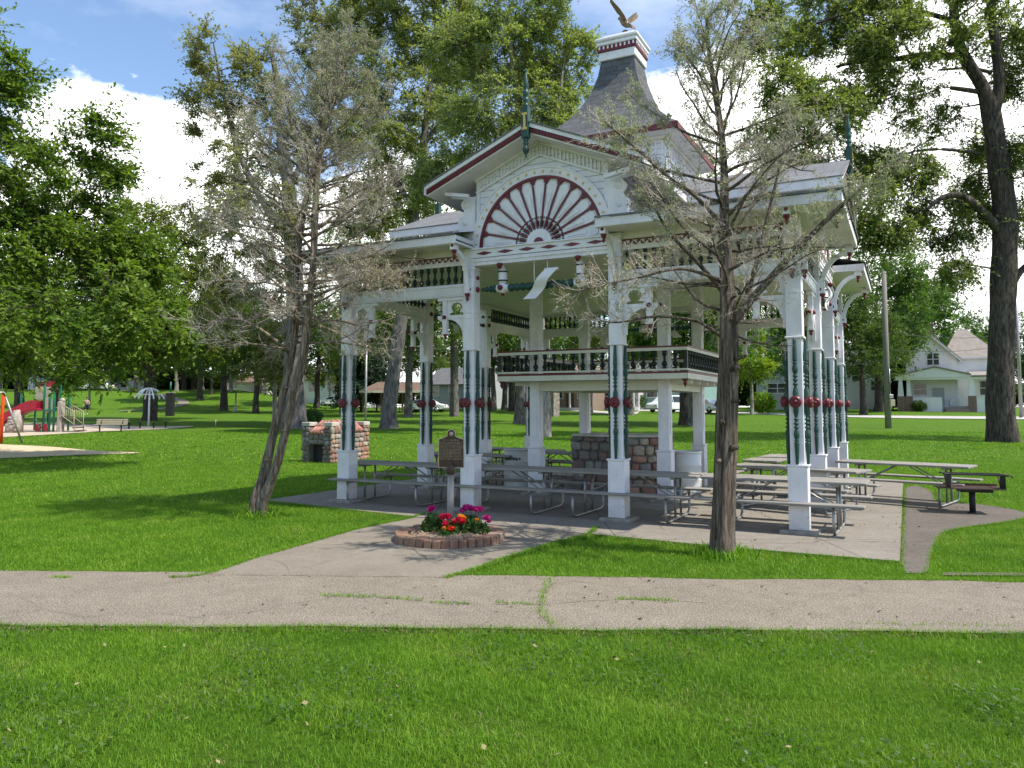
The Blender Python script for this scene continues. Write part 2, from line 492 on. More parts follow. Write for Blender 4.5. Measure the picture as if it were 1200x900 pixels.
def m_leaf(name, dark, mid, light, trans=.38, rough=.5):
    n = NT(name); g = n.node('NewGeometry')
    o = n.node('TexCoord'); oi = n.node('ObjectInfo')
    f = n.noise(o.outputs['Object'], .55, 3)
    r = n.math('ADD', n.math('MULTIPLY', g.outputs['Random Per Island'], .55), n.math('MULTIPLY', n.math('SUBTRACT', f, .25), .9))
    c = n.ramp(r, [(.12, dark), (.48, mid), (.9, light)])
    hs = n.node('HueSaturation', Color=c)
    n.put(hs.inputs['Hue'], n.math('MULTIPLY_ADD', oi.outputs['Random'], .035, .4825))
    n.put(hs.inputs['Value'], n.math('MULTIPLY_ADD', oi.outputs['Random'], .3, .85))
    n.set(Base_Color=hs.outputs[0], Roughness=rough)
    n.b.inputs['Specular IOR Level'].default_value = .3
    tr = n.node('BsdfTranslucent'); n.put(tr.inputs[0], n.mix(1.0, hs.outputs[0], (1.25, 1.3, .6), 'MULTIPLY'))
    mx = n.node('MixShader'); mx.inputs[0].default_value = trans
    n.t.links.new(n.b.outputs[0], mx.inputs[1]); n.t.links.new(tr.outputs[0], mx.inputs[2]); n.t.links.new(mx.outputs[0], n.out.inputs[0])
    return n.m
M['maple'] = m_leaf('maple_leaf', (.050, .098, .010), (.125, .195, .022), (.25, .31, .045), .48)
M['locust'] = m_leaf('locust_leaf', (.11, .155, .045), (.235, .295, .09), (.38, .43, .16), .52)
M['ash'] = m_leaf('ash_leaf', (.068, .12, .03), (.14, .212, .055), (.24, .31, .095), .46)
M['boughleaf'] = m_leaf('green_locust_leaf', (.078, .132, .036), (.17, .24, .066), (.30, .365, .12), .5)
M['deep'] = m_leaf('dense_dark_leaf', (.032, .074, .016), (.072, .135, .028), (.14, .21, .042), .44)
M['olive'] = m_leaf('olive_leaf', (.115, .13, .052), (.23, .245, .105), (.36, .355, .17), .48)
M['lime'] = m_leaf('bright_lime_leaf', (.07, .14, .012), (.17, .28, .02), (.30, .40, .03), .45)
M['cedar'] = m_leaf('cedar_spray', (.14, .155, .112), (.26, .278, .20), (.40, .41, .31), .38, .7)
M['cedardry'] = m_leaf('dry_cedar_spray', (.22, .18, .13), (.38, .31, .24), (.52, .44, .35), .25, .8)
M['pine'] = m_leaf('spruce_needle', (.012, .035, .016), (.025, .058, .028), (.05, .09, .045), .15, .7)
M['plant'] = m_leaf('geranium_leaf', (.035, .085, .022), (.07, .15, .035), (.13, .22, .06))
M['fred'] = m_leaf('red_petal', (.45, .004, .012), (.62, .008, .02), (.75, .03, .05), .3)
M['fpink'] = m_leaf('magenta_petal', (.42, .006, .15), (.60, .015, .25), (.72, .06, .36), .3)
M['fyel'] = m_leaf('orange_petal', (.75, .22, .01), (.85, .36, .02), (.9, .5, .04), .3)

def m_grassblade():
    n = NT('grass_blade'); g = n.node('NewGeometry'); tc = n.node('TexCoord')
    f = n.noise(tc.outputs['Object'], 1.1, 5, .6)
    f2 = n.noise(tc.outputs['Object'], .33, 3)
    r = n.math('ADD', n.math('MULTIPLY', g.outputs['Random Per Island'], .5), n.math('MULTIPLY', n.math('SUBTRACT', f, .28), 1.35))
    c = n.ramp(r, [(.10, (.054, .138, .009)), (.42, (.118, .262, .014)), (.72, (.19, .34, .024)), (.95, (.30, .37, .06)), (1.0, (.42, .38, .16))])
    c = n.mix(n.ramp(f2, [(.42, 0.0), (.68, .55)]), c, (.165, .325, .016))
    n.set(Base_Color=c, Roughness=.55); n.b.inputs['Specular IOR Level'].default_value = .25
    tr = n.node('BsdfTranslucent'); n.put(tr.inputs[0], n.mix(1.0, c, (1.2, 1.25, .6), 'MULTIPLY'))
    mx = n.node('MixShader'); mx.inputs[0].default_value = .35
    n.t.links.new(n.b.outputs[0], mx.inputs[1]); n.t.links.new(tr.outputs[0], mx.inputs[2]); n.t.links.new(mx.outputs[0], n.out.inputs[0])
    return n.m
M['blade'] = m_grassblade()
M['straw'] = plain('dry_straw', (.24, .20, .10), .9, .35, 8)

def m_lawn():
    n = NT('lawn'); v = n.coord()
    a = n.noise(v, .16, 5, .6); b = n.noise(v, 1.4, 6, .65); c = n.noise(v, 14, 5, .75); d = n.noise(v, 60, 4, .8)
    col = n.ramp(b, [(.28, (.052, .128, .009)), (.5, (.092, .195, .013)), (.72, (.14, .24, .018))])
    col = n.mix(n.ramp(a, [(.38, 0.0), (.68, .6)]), col, (.125, .225, .018))
    col = n.mix(n.ramp(c, [(.36, .75), (.56, 0.0)]), col, (.020, .062, .005))
    col = n.mix(n.ramp(d, [(.5, 0.0), (.78, .5)]), col, (.15, .235, .03))
    bare = n.math('MULTIPLY', n.ramp(n.noise(v, .5, 5, .7), [(.66, 0.0), (.78, .6)]), 1.0)
    col = n.mix(bare, col, (.14, .18, .04))
    n.set(Base_Color=col, Roughness=.9); n.b.inputs['Specular IOR Level'].default_value = .1
    n.bump(n.math('ADD', n.math('MULTIPLY', c, 1.0), n.math('MULTIPLY', d, .7)), 1.0, .06)
    return n.m
M['lawn'] = m_lawn()

def m_paving(name, c0, c1, speck=.3, crack=1.0, joints=None, stain=.5, rot=0.0):
    n = NT(name); v = n.coord()
    a = n.noise(v, .8, 7, .72); b = n.noise(v, 4, 6, .75); d = n.noise(v, 70, 2, .9)
    col = n.ramp(a, [(.3, c0), (.7, c1)])
    col = n.mix(n.ramp(b, [(.45, 0.0), (.8, stain)]), col, tuple(x * .6 for x in c0))
    col = n.mix(n.ramp(d, [(.42, speck), (.5, 0.0)]), col, tuple(x * .35 for x in c0))
    col = n.mix(n.ramp(d, [(.53, 0.0), (.64, speck)]), col, tuple(min(.8, x * 1.6) for x in c1))
    h = n.math('MULTIPLY', d, .6)
    if crack:
        vo = n.node('TexVoronoi', feature='DISTANCE_TO_EDGE', Scale=.33)
        wv = n.node('VectorMath', operation='ADD'); nz = n.t.nodes.new('ShaderNodeTexNoise'); nz.inputs['Scale'].default_value = 1.4; n.put(nz.inputs['Vector'], v)
        sc = n.node('VectorMath', operation='SCALE'); n.put(sc.inputs[0], nz.outputs[1]); sc.inputs['Scale'].default_value = .55
        n.put(wv.inputs[0], v); n.put(wv.inputs[1], sc.outputs[0]); n.put(vo.inputs['Vector'], wv.outputs[0])
        k = n.ramp(vo.outputs[0], [(.0, crack), (.006, 0.0)])
        k = n.math('MULTIPLY', k, n.ramp(n.noise(v, .35, 2), [(.46, 0.0), (.56, 1.0)]))
        col = n.mix(k, col, tuple(x * .22 for x in c0))
    if joints:
        s = n.sep(n.coord('Object', (1, 1, 1), (0, 0, rot)))
        for ax, p, off in joints:
            fr = n.math('FRACT', n.math('DIVIDE', n.math('ADD', s[ax], off), p))
            g = n.math('LESS_THAN', fr, .018 / p)
            col = n.mix(n.math('MULTIPLY', g, .75), col, tuple(x * .28 for x in c0))
    n.set(Base_Color=col, Roughness=.93); n.b.inputs['Specular IOR Level'].default_value = .2
    n.bump(h, .45, .006)
    return n.m
M['slab'] = m_paving('old_concrete', (.20, .178, .148), (.275, .247, .208), .25, .7, [(0, 2.86, 1.37), (1, 2.86, 0.3)], .5)
M['apron'] = m_paving('pale_old_concrete', (.19, .165, .13), (.255, .224, .18), .25, .8, None, .35)
M['path'] = m_paving('worn_aggregate_paving', (.188, .161, .124), (.265, .23, .18), .75, .3, None, .75)
M['asphalt'] = m_paving('faded_asphalt', (.105, .09, .076), (.165, .143, .12), .5, .6, None, .5)
M['road'] = m_paving('street_concrete', (.42, .40, .37), (.50, .48, .45), .2, 0, None, .3)
M['sand'] = m_paving('pale_sand', (.50, .40, .26), (.60, .49, .33), .2, 0, None, .3)
M['gravel'] = m_paving('play_area_mulch', (.42, .34, .26), (.52, .44, .34), .4, 0, None, .4)
M['mulch'] = m_paving('wood_chip_mulch', (.26, .18, .12), (.40, .30, .21), .5, 0, None, .6)
M['soil'] = plain('dry_soil', (.17, .13, .09), .95, .3, 9, bump=.5)

# ================================================================== camera, light, sky
cam = bpy.data.cameras.new('camera'); camo = bpy.data.objects.new('camera', cam); COL.objects.link(camo)
camo.location = (0, 0, CAMH); camo.rotation_euler = (PI / 2 + PITCH, 0, 0)
cam.sensor_width = 36; cam.lens = FPX / 1200 * 36; cam.shift_y = -(450 - CY) / 1200
cam.clip_start = .05; cam.clip_end = 3000
scene.camera = camo

SUN_EL = math.radians(57); SUN_AZ = math.atan2(.921, -.388)
sdir = Vector((math.sin(SUN_AZ) * math.cos(SUN_EL), math.cos(SUN_AZ) * math.cos(SUN_EL), math.sin(SUN_EL)))
sl = bpy.data.lights.new('sun', 'SUN'); sl.energy = 4.1; sl.angle = math.radians(.53); sl.color = (1, .935, .83)
so = bpy.data.objects.new('sun', sl); COL.objects.link(so)
so.rotation_euler = sdir.to_track_quat('Z', 'Y').to_euler(); so.location = (30, 30, 60)

W = bpy.data.worlds.new('World'); scene.world = W; W.use_nodes = True
wt = W.node_tree; wt.nodes.clear()
def wn(typ, **kw):
    n = wt.nodes.new('ShaderNode' + typ)
    for k, v in kw.items(): setattr(n, k, v)
    return n
wo = wn('OutputWorld'); sky = wn('TexSky', sky_type='NISHITA', sun_disc=False, sun_elevation=SUN_EL, sun_rotation=SUN_AZ, air_density=1.0, dust_density=.25, ozone_density=2.2)
bg1 = wn('Background'); bg1.inputs[1].default_value = .15
bg2 = wn('Background'); bg2.inputs[0].default_value = (1, 1, 1, 1); bg2.inputs[1].default_value = 1.45
wt.links.new(sky.outputs[0], bg1.inputs[0])
tc = wn('TexCoord')
def wnoise(scale, detail, rough, zs=1.0):
    mp = wn('Mapping'); mp.inputs['Scale'].default_value = (1, 1, zs)
    wt.links.new(tc.outputs['Generated'], mp.inputs[0])
    n = wn('TexNoise'); n.inputs['Scale'].default_value = scale; n.inputs['Detail'].default_value = detail; n.inputs['Roughness'].default_value = rough
    wt.links.new(mp.outputs[0], n.inputs[0]); return n.outputs[0]
def wm(op, a, b=0.0):
    n = wn('Math', operation=op)
    for i, x in enumerate((a, b)):
        if isinstance(x, (int, float)): n.inputs[i].default_value = x
        else: wt.links.new(x, n.inputs[i])
    return n.outputs[0]
def blob(px, py, radius):
    """one cumulus bank: 1 at its middle direction, 0 at the angular radius"""
    d = Vector(ray(px, py)).normalized()
    v = wn('VectorMath', operation='DISTANCE'); wt.links.new(tc.outputs['Generated'], v.inputs[0]); v.inputs[1].default_value = d
    return wm('SUBTRACT', 1.0, wm('DIVIDE', v.outputs['Value'], radius))
n1 = wnoise(5.5, 9, .6, 1.6)
acc = None
for px, py, r in ((150, 235, .185), (190, 330, .22), (20, 330, .16), (960, 300, .30), (1190, 130, .28), (470, 340, .20), (1320, 300, .4), (-900, 300, .45), (2600, 200, .5)):
    b = blob(px, py, r)
    acc = b if acc is None else wm('MAXIMUM', acc, b)
dens = wm('ADD', wm('MULTIPLY', acc, .9), wm('MULTIPLY', wm('SUBTRACT', n1, .5), 1.15))
rmp = wn('ValToRGB'); rmp.color_ramp.elements[0].position = .12; rmp.color_ramp.elements[1].position = .24
rmp.color_ramp.elements[0].color = (0, 0, 0, 1); rmp.color_ramp.elements[1].color = (1, 1, 1, 1)
wt.links.new(dens, rmp.inputs[0])
# thin high veil
veil = wm('MULTIPLY', wm('MAXIMUM', wm('SUBTRACT', wnoise(2.2, 6, .6, 2.5), .47), 0.0), 1.2)
fac = wm('MINIMUM', wm('ADD', rmp.outputs[0], veil), 1.0)
ms = wn('MixShader'); wt.links.new(fac, ms.inputs[0]); wt.links.new(bg1.outputs[0], ms.inputs[1]); wt.links.new(bg2.outputs[0], ms.inputs[2])
wt.links.new(ms.outputs[0], wo.inputs[0])

scene.view_settings.view_transform = 'Standard'; scene.view_settings.look = 'None'
scene.view_settings.exposure = .66; scene.view_settings.gamma = 1; scene.view_settings.use_curve_mapping = False
scene.render.engine = 'CYCLES'
scene.cycles.max_bounces = 6; scene.cycles.transparent_max_bounces = 8; scene.cycles.diffuse_bounces = 3; scene.cycles.glossy_bounces = 2; scene.cycles.transmission_bounces = 3
scene.cycles.caustics_reflective = False; scene.cycles.caustics_refractive = False
scene.cycles.use_denoising = True

# ================================================================== ground
def spread(a, b, n, p=1.0):
    t = np.linspace(0, 1, n) ** p
    return a + (b - a) * t
ys = np.concatenate([spread(-60, 0, 8)[:-1], spread(0, 60, 70)[:-1], spread(60, 150, 60)[:-1], spread(150, 900, 14)])
xp = np.concatenate([spread(0, 60, 50)[:-1], spread(60, 160, 30)[:-1], spread(160, 900, 12)])
xs = np.concatenate([-xp[::-1][:-1], xp])
GX, GY = np.meshgrid(xs, ys)
V = np.stack([GX, GY, ht(GX, GY)], -1).reshape(-1, 3)
nx = len(xs); ny = len(ys)
i = np.arange((ny - 1) * nx).reshape(ny - 1, nx)[:, :-1].ravel()
g = raw_mesh('ground', V, np.stack([i, i + 1, i + nx + 1, i + nx], 1), M['lawn'], smooth=True); structure(g)

def sheet(name, poly, mat, lift, thick=0.0, follow=False):
    """paving laid on the ground; poly = world xy outline"""
    m = MB(); n = len(poly)
    z = [(float(ht(x, y)) if follow else 0.0) + lift for x, y in poly]
    top = [(x, y, zz) for (x, y), zz in zip(poly, z)]
    ar = sum(poly[i][0] * poly[(i + 1) % n][1] - poly[(i + 1) % n][0] * poly[i][1] for i in range(n))
    if ar < 0: top = top[::-1]
    if thick:
        m.add(top + [(x, y, zz - thick) for x, y, zz in top], [tuple(range(n))] + [(i, n + i, n + (i + 1) % n, (i + 1) % n) for i in range(n)])
    else: m.add(top, [tuple(range(n))])
    return structure(m.build(name, mat))
def ribbon(name, near, far, mat, lift):
    m = MB(); n = len(near)
    v = [(x, y, float(ht(x, y)) + lift) for x, y in near] + [(x, y, float(ht(x, y)) + lift) for x, y in far]
    m.add(v, [(i, i + 1, n + i + 1, n + i) for i in range(n - 1)])
    return structure(m.build(name, mat))

def wig(x, s, a): return a * (math.sin(x * 1.7 + s) + .6 * math.sin(x * 3.9 + 2 * s) + .4 * math.sin(x * 9.1 + s))
PX = np.linspace(-45, 45, 361)
def path_far(x): return 8.80 - .054 * x + wig(x, 1, .025)
def path_near(x): return 6.74 - .026 * x + wig(x, 4, .022)
PATH = [(x, path_near(x)) for x in PX] + [(x, path_far(x)) for x in PX[::-1]]
ribbon('path', [(x, path_near(x)) for x in PX], [(x, path_far(x)) for x in PX], M['path'], .027)

def xy(px, py): p = onz(px, py, 0.0); return (p.x, p.y)
def smooth_line(pts, sub=6):
    """Catmull-Rom through 2-d points"""
    out = []
    P = [pts[0]] + list(pts) + [pts[-1]]
    for i in range(1, len(P) - 2):
        p0, p1, p2, p3 = (np.array(q, float) for q in P[i - 1:i + 3])
        for k in range(sub):
            t = k / sub
            out.append(tuple(.5 * (2 * p1 + (p2 - p0) * t + (2 * p0 - 5 * p1 + 4 * p2 - p3) * t * t + (3 * p1 - p0 - 3 * p2 + p3) * t ** 3)))
    out.append(tuple(pts[-1])); return out
def PL(pts): return [tuple(pav(a, b).xy) for a, b in pts]
SLAB = PL([(5.58, -5.97), (3.5, -5.95), (1.46, -5.76), (-.3, -5.6), (-1.95, -5.41), (-4, -5.1), (-5.86, -4.82), (-5.75, 5.6), (5.57, 5.6)])
sheet('pavilion_floor_slab', SLAB, M['slab'], .034, .08)
aL = smooth_line([xy(500, 603), xy(478, 609), xy(420, 621), xy(360, 638), xy(300, 655), xy(236, 676), xy(200, 679)])
aR = smooth_line([xy(700, 620), xy(690, 629), xy(652, 639), xy(600, 655), xy(562, 669), xy(522, 681)])
APRON = aL + aR[::-1]
sheet('concrete_apron', APRON, M['apron'], .022)
ASPH = [xy(*p) for p in ((1056, 662), (1059, 600), (1060, 572), (1075, 570), (1092, 577), (1098, 588), (1120, 590), (1165, 594), (1200, 601), (1206, 607), (1170, 614), (1125, 620), (1103, 627), (1095, 640), (1090, 655), (1086, 672), (1062, 673))]
ASPH = smooth_line(ASPH[2:] , 4) + [ASPH[0], ASPH[1]]
sheet('asphalt_strip', ASPH, M['asphalt'], .018)
STRIP = [xy(1104, 675.5), xy(1330, 676.5), xy(1330, 672.5), xy(1106, 672.5)]
sheet('concrete_edging', STRIP, M['asphalt'], .016)
G2 = lambda pts: [tuple(on_ground(*p).xy) for p in pts]
SAND = smooth_line(G2([(-220, 528), (-60, 518), (0, 521), (60, 524), (110, 528.5), (165, 531), (110, 533), (60, 535), (0, 537.5), (-220, 545)]))
sheet('sand_patch', SAND, M['sand'], .02, follow=True)
PLAY = smooth_line(G2([(-150, 505), (0, 498), (40, 496), (110, 498), (170, 500), (226, 499.6), (200, 502.5), (130, 505.5), (60, 509.5), (0, 513), (-150, 522)]))
sheet('play_area_surface', PLAY, M['gravel'], .025, follow=True)
cl = smooth_line(G2([(120, 456.8), (150, 458), (172, 460.5), (195, 465), (211, 469.5), (215, 473), (203, 477), (180, 480), (140, 482)]))
n_ = []; f_ = []
for k, p in enumerate(cl):
    a = np.array(cl[max(k - 1, 0)]); b = np.array(cl[min(k + 1, len(cl) - 1)]); d = (b - a) / (np.linalg.norm(b - a) + 1e-9)
    q = np.array([-d[1], d[0]]) * .65
    n_.append(tuple(np.array(p) - q)); f_.append(tuple(np.array(p) + q))
def crack(pts, lift, w):
    L = smooth_line([xy(*p) for p in pts], 5); a, b = [], []
    for k, p in enumerate(L):
        d = np.array(L[min(k + 1, len(L) - 1)]) - np.array(L[max(k - 1, 0)]); d = d / (np.linalg.norm(d) + 1e-9)
        q = np.array([-d[1], d[0]]) * w * (.5 + .5 * math.sin(k * 1.7) ** 2) + np.array([0, .006 * math.sin(k * 2.3)])
        a.append(tuple(np.array(p) - q)); b.append(tuple(np.array(p) + q))
    ribbon('paving_crack', b, a, M['soil'], lift)
crack([(240, 676.5), (330, 677.2), (420, 678.3), (524, 679.5)], .030, .007)
crack([(304, 657), (322, 659), (334, 664), (338, 671), (339, 677)], .024, .006)
crack([(352, 669), (400, 656), (455, 642), (485, 634)], .024, .003)
crack([(655, 682), (640, 696), (633, 710), (632, 722), (650, 740)], .029, .006)
crack([(378, 702), (440, 704), (497, 708), (560, 711), (632, 712), (700, 707), (760, 706), (830, 710)], .029, .004)
ribbon('footpath', n_, f_, M['apron'], .05)
st = smooth_line(G2([(2300, 500), (1700, 496), (1200, 492), (1000, 489.5), (880, 485.5), (760, 482), (640, 479.2), (500, 476.5), (430, 473), (340, 465), (230, 458)]), 8)
ribbon('street', st, [(x + 1.2, y + 7.5) for x, y in st], M['road'], .05)

# ================================================================== grass
def inside(P, poly):
    x, y = P[:, 0], P[:, 1]; r = np.zeros(len(P), bool)
    poly = np.asarray(poly); n = len(poly); j = n - 1
    for i in range(n):
        xi, yi = poly[i]; xj, yj = poly[j]
        if yi != yj:
            c = ((yi > y) != (yj > y)) & (x < (xj - xi) * (y - yi) / (yj - yi) + xi)
            r ^= c
        j = i
    return r
PLANTER_C = onz(527, 633.5, 0); PLANTER_R = .78
def blades(P, h0, h1, w0, w1, rng, lean=.5, lift=0.0):
    """P (n,2) roots -> five-point bent blades"""
    n = len(P)
    h = rng.uniform(h0, h1, n); w = rng.uniform(w0, w1, n) / 2
    a = rng.uniform(0, 2 * PI, n); la = rng.uniform(0, 2 * PI, n); ln = rng.uniform(.05, lean, n) * h
    z0 = ht(P[:, 0], P[:, 1]) + lift
    t = np.stack([np.cos(a) * w, np.sin(a) * w, np.zeros(n)], 1)
    l = np.stack([np.cos(la) * ln, np.sin(la) * ln, np.zeros(n)], 1)
    b = np.stack([P[:, 0], P[:, 1], z0 - .004], 1)
    up = np.stack([np.zeros(n), np.zeros(n), h], 1)
    v = np.stack([b - t, b + t, b + l * .35 + up * .6 + t * .75, b + l * .35 + up * .6 - t * .75, b + l * 1.25 + up * (1 - .25 * (ln / h)[:, None])], 1).reshape(-1, 3)
    k = np.arange(n)[:, None] * 5
    return v, k + np.array([[0, 1, 2, 3]]), k + np.array([[3, 2, 4]])
rng = np.random.default_rng(5)
def field(x0, x1, y0, y1, dens, keep):
    n = int((x1 - x0) * (y1 - y0) * dens)
    P = np.stack([rng.uniform(x0, x1, n), rng.uniform(y0, y1, n)], 1)
    return P[keep(P)]
hard = lambda P: inside(P, SLAB) | inside(P, APRON) | inside(P, ASPH) | (np.hypot(P[:, 0] - PLANTER_C.x, P[:, 1] - PLANTER_C.y) < PLANTER_R + .03)
fov = lambda P: np.abs(P[:, 0]) < P[:, 1] * .69 + .5
pf = lambda P: P[:, 1] - (8.80 - .054 * P[:, 0]); pn = lambda P: P[:, 1] - (6.74 - .026 * P[:, 0])
zones = []
A_ = field(-5.2, 5.2, 3.0, 6.95, 8600, lambda P: fov(P) & (pn(P) < rng.normal(.0, .03, len(P))))
dn = np.sin(A_[:, 0] * 2.1 + 3 * np.sin(A_[:, 1] * 1.3)) * np.sin(A_[:, 1] * 2.7 + 2 * np.sin(A_[:, 0] * .9))
m1 = dn > .25
thin = rng.uniform(0, 1, len(A_)) < .55 + .45 * np.clip(np.sin(A_[:, 0] * 3.3 + 2 * np.sin(A_[:, 1] * 2.1)) * np.sin(A_[:, 1] * 4.1 + A_[:, 0]) + .5, 0, 1)
zones += [blades(A_[~m1 & thin], .018, .052, .0022, .0044, rng, 1.0), blades(A_[m1 & thin], .024, .072, .0024, .0048, rng, 1.2)]
B_ = field(-10.5, 10.8, 8.3, 15.5, 3000, lambda P: fov(P) & (pf(P) > rng.normal(.02, .035, len(P))) & ~hard(P))
zones.append(blades(B_, .022, .06, .0035, .007, rng, 1.0))
C_ = field(-22, 18, 15.5, 27, 420, lambda P: fov(P) & ~hard(P))
zones.append(blades(C_, .03, .07, .008, .016, rng, .8))
D_ = field(-34, 30, 27, 46, 70, lambda P: fov(P) & ~inside(P, SAND) & ~inside(P, PLAY))
zones.append(blades(D_, .04, .08, .02, .045, rng, .9))
# taller fringe along the paving edges
def fringe(poly, n, off, h0, h1, closed=True):
    q = np.array(poly); a = q; b = np.roll(q, -1, 0) if closed else q[1:]
    a = a[:len(b)]; L = np.linalg.norm(b - a, axis=1); i = rng.choice(len(L), n, p=L / L.sum()); t = rng.uniform(0, 1, n)[:, None]
    d = (b - a)[i] / L[i][:, None]; nrm = np.stack([-d[:, 1], d[:, 0]], 1)
    return a[i] + (b - a)[i] * t + nrm * rng.normal(off, .022, n)[:, None]
xsn = np.linspace(-6.5, 6.5, 120)
for f, o in ((path_near, -.01), (path_far, .02)):
    q_ = fringe([(x, f(x)) for x in xsn], 11000, o, 0, 0, False); zones.append(blades(q_[~hard(q_)], .025, .085, .003, .006, rng, 1.0))
q_ = fringe(SLAB[:7], 8000, .03, 0, 0, False); q_ = q_[~(inside(q_, APRON) | inside(q_, ASPH))]; zones.append(blades(q_, .025, .08, .004, .007, rng, 1.0))
q_ = fringe(ASPH, 5200, 0, 0, 0); q_ = q_[~(inside(q_, SLAB) | inside(q_, PATH))]; zones.append(blades(q_, .02, .075, .004, .007, rng, 1.2))
zones.append(blades(fringe(aL, 5000, .02, 0, 0, False), .03, .09, .005, .008, rng, 1.0))
zones.append(blades(fringe(aR, 4500, -.02, 0, 0, False), .03, .09, .005, .008, rng, 1.0))
# tufts that grow in the cracks of the path
for pts, n in (([(645, 680), (636, 700), (632, 718), (650, 738)], 500), ([(378, 701), (440, 703), (497, 707)], 420), ([(505, 709), (550, 712)], 160), ([(580, 710), (622, 712)], 140), ([(722, 705), (752, 706), (790, 708)], 330), ([(60, 679), (82, 680)], 160), ([(590, 660), (640, 655), (625, 648)], 200), ([(1000, 735), (1060, 736), (1180, 737)], 160)):
    L = [xy(*p) for p in pts]
    P = fringe(L, int(n * .8), 0.0, 0, 0, False); P += rng.normal(0, .028, P.shape) * np.abs(np.sin(P[:, :1] * 9 + P[:, 1:] * 5))
    zones.append(blades(P, .014, .05, .004, .008, rng, 1.3, .026))
# dry straw thatch along the paving edges
sv = []
for f, o in ((path_far, .035), (path_near, -.03)):
    q_ = fringe([(x, f(x)) for x in xsn], 5200, o, 0, 0, False); sv.append(blades(q_[~inside(q_, APRON)], .012, .045, .004, .009, rng, 1.6))
q_ = fringe([tuple(pav(5.6, -5.9).xy), tuple(pav(5.6, 3).xy)], 900, 0, 0, 0, False); sv.append(blades(q_, .03, .05, .004, .009, rng, 1.8))
sv.append(blades(fringe(SLAB[:7], 2600, .05, 0, 0, False), .012, .04, .004, .009, rng, 1.6))
sv.append(blades(field(-5.2, 5.2, 3.0, 6.9, 900, lambda P: fov(P) & (pn(P) < -.03) & (np.sin(P[:, 0] * 2.7 + 2 * np.sin(P[:, 1] * 1.7)) * np.sin(P[:, 1] * 3.1 + P[:, 0]) > rng.uniform(.1, 1.1, len(P)))), .01, .045, .0025, .005, rng, 1.8))
so_ = 0; SVv, SVq, SVt = [], [], []
for v, q, tt in sv: SVv.append(v); SVq.append(q + so_); SVt.append(tt + so_); so_ += len(v)
stuff(raw_mesh('dry_grass', np.concatenate(SVv), [np.concatenate(SVq), np.concatenate(SVt)], M['straw']))
# weeds round the cedar butts
for c in ((303, 605), (848, 652)):
    p = on_ground(*c); n = 700
    a = rng.uniform(0, 2 * PI, n); r = rng.uniform(.12, .42, n)
    zones.append(blades(np.stack([p.x + r * np.cos(a), p.y + r * np.sin(a)], 1), .05, .2, .008, .016, rng, 1.0))
Vs, Q, T, o = [], [], [], 0
for v, q, t in zones:
    Vs.append(v); Q.append(q + o); T.append(t + o); o += len(v)
gr = raw_mesh('grass', np.concatenate(Vs), [np.concatenate(Q), np.concatenate(T)], M['blade']); stuff(gr)
del Vs, Q, T, zones
# clover and broad-leaved weeds in the lawn
cp = field(-5.2, 5.2, 3.1, 6.7, 260, lambda P: fov(P) & (pn(P) < -.05))
cp = cp[(np.sin(cp[:, 0] * 1.9 + 1) * np.sin(cp[:, 1] * 2.3 + cp[:, 0])) > .1]
n = len(cp); a = rng.uniform(0, 2 * PI, n); s = rng.uniform(.008, .018, n)
c = np.stack([cp[:, 0], cp[:, 1], rng.uniform(.04, .075, n)], 1)
t1 = np.stack([np.cos(a) * s, np.sin(a) * s, rng.normal(0, .004, n)], 1); t2 = np.stack([-np.sin(a) * s, np.cos(a) * s, rng.normal(0, .004, n)], 1)
cv = raw_mesh('clover_leaves', np.stack([c - t1, c + t2, c + t1, c - t2], 1).reshape(-1, 3), np.arange(4 * n).reshape(-1, 4), M['plant']); stuff(cv)
# fallen leaves scattered on the paving
fl = field(-4, 9, 7, 17, 5, lambda P: fov(P) & (inside(P, SLAB) | inside(P, ASPH) | inside(P, PATH)))
n = len(fl); a = rng.uniform(0, 2 * PI, n); s = rng.uniform(.012, .028, n)
c = np.stack([fl[:, 0], fl[:, 1], np.where(inside(fl, SLAB), .044, .037)], 1)
t1 = np.stack([np.cos(a) * s, np.sin(a) * s, rng.normal(0, .006, n)], 1); t2 = np.stack([-np.sin(a) * s * .6, np.cos(a) * s * .6, rng.normal(0, .006, n)], 1)
fv = raw_mesh('fallen_leaves', np.stack([c - t1, c + t2, c + t1, c - t2], 1).reshape(-1, 3), np.arange(4 * n).reshape(-1, 4), M['soil']); stuff(fv)

# a few fallen leaves on the lawn
fl = field(-5, 5, 3.2, 6.6, 3.2, lambda P: fov(P)); n = len(fl); a = rng.uniform(0, 2 * PI, n); q = rng.uniform(.010, .024, n)
c = np.stack([fl[:, 0], fl[:, 1], rng.uniform(.045, .065, n)], 1)
t1 = np.stack([np.cos(a) * q, np.sin(a) * q, rng.normal(0, .006, n)], 1); t2 = np.stack([-np.sin(a) * q * .6, np.cos(a) * q * .6, rng.normal(0, .006, n)], 1)
stuff(raw_mesh('fallen_leaves', np.stack([c - t1, c + t2, c + t1, c - t2], 1).reshape(-1, 3), np.arange(4 * n).reshape(-1, 4), M['straw']))

# ================================================================== the pavilion
E_, I_ = 4.2414, 1.4138
pv = thing('picnic_pavilion', 'ornate white park pavilion with green spindles, maroon trim and sunburst gables', 'pavilion', pav(0, 0, 0), -PTH)
SL = .034
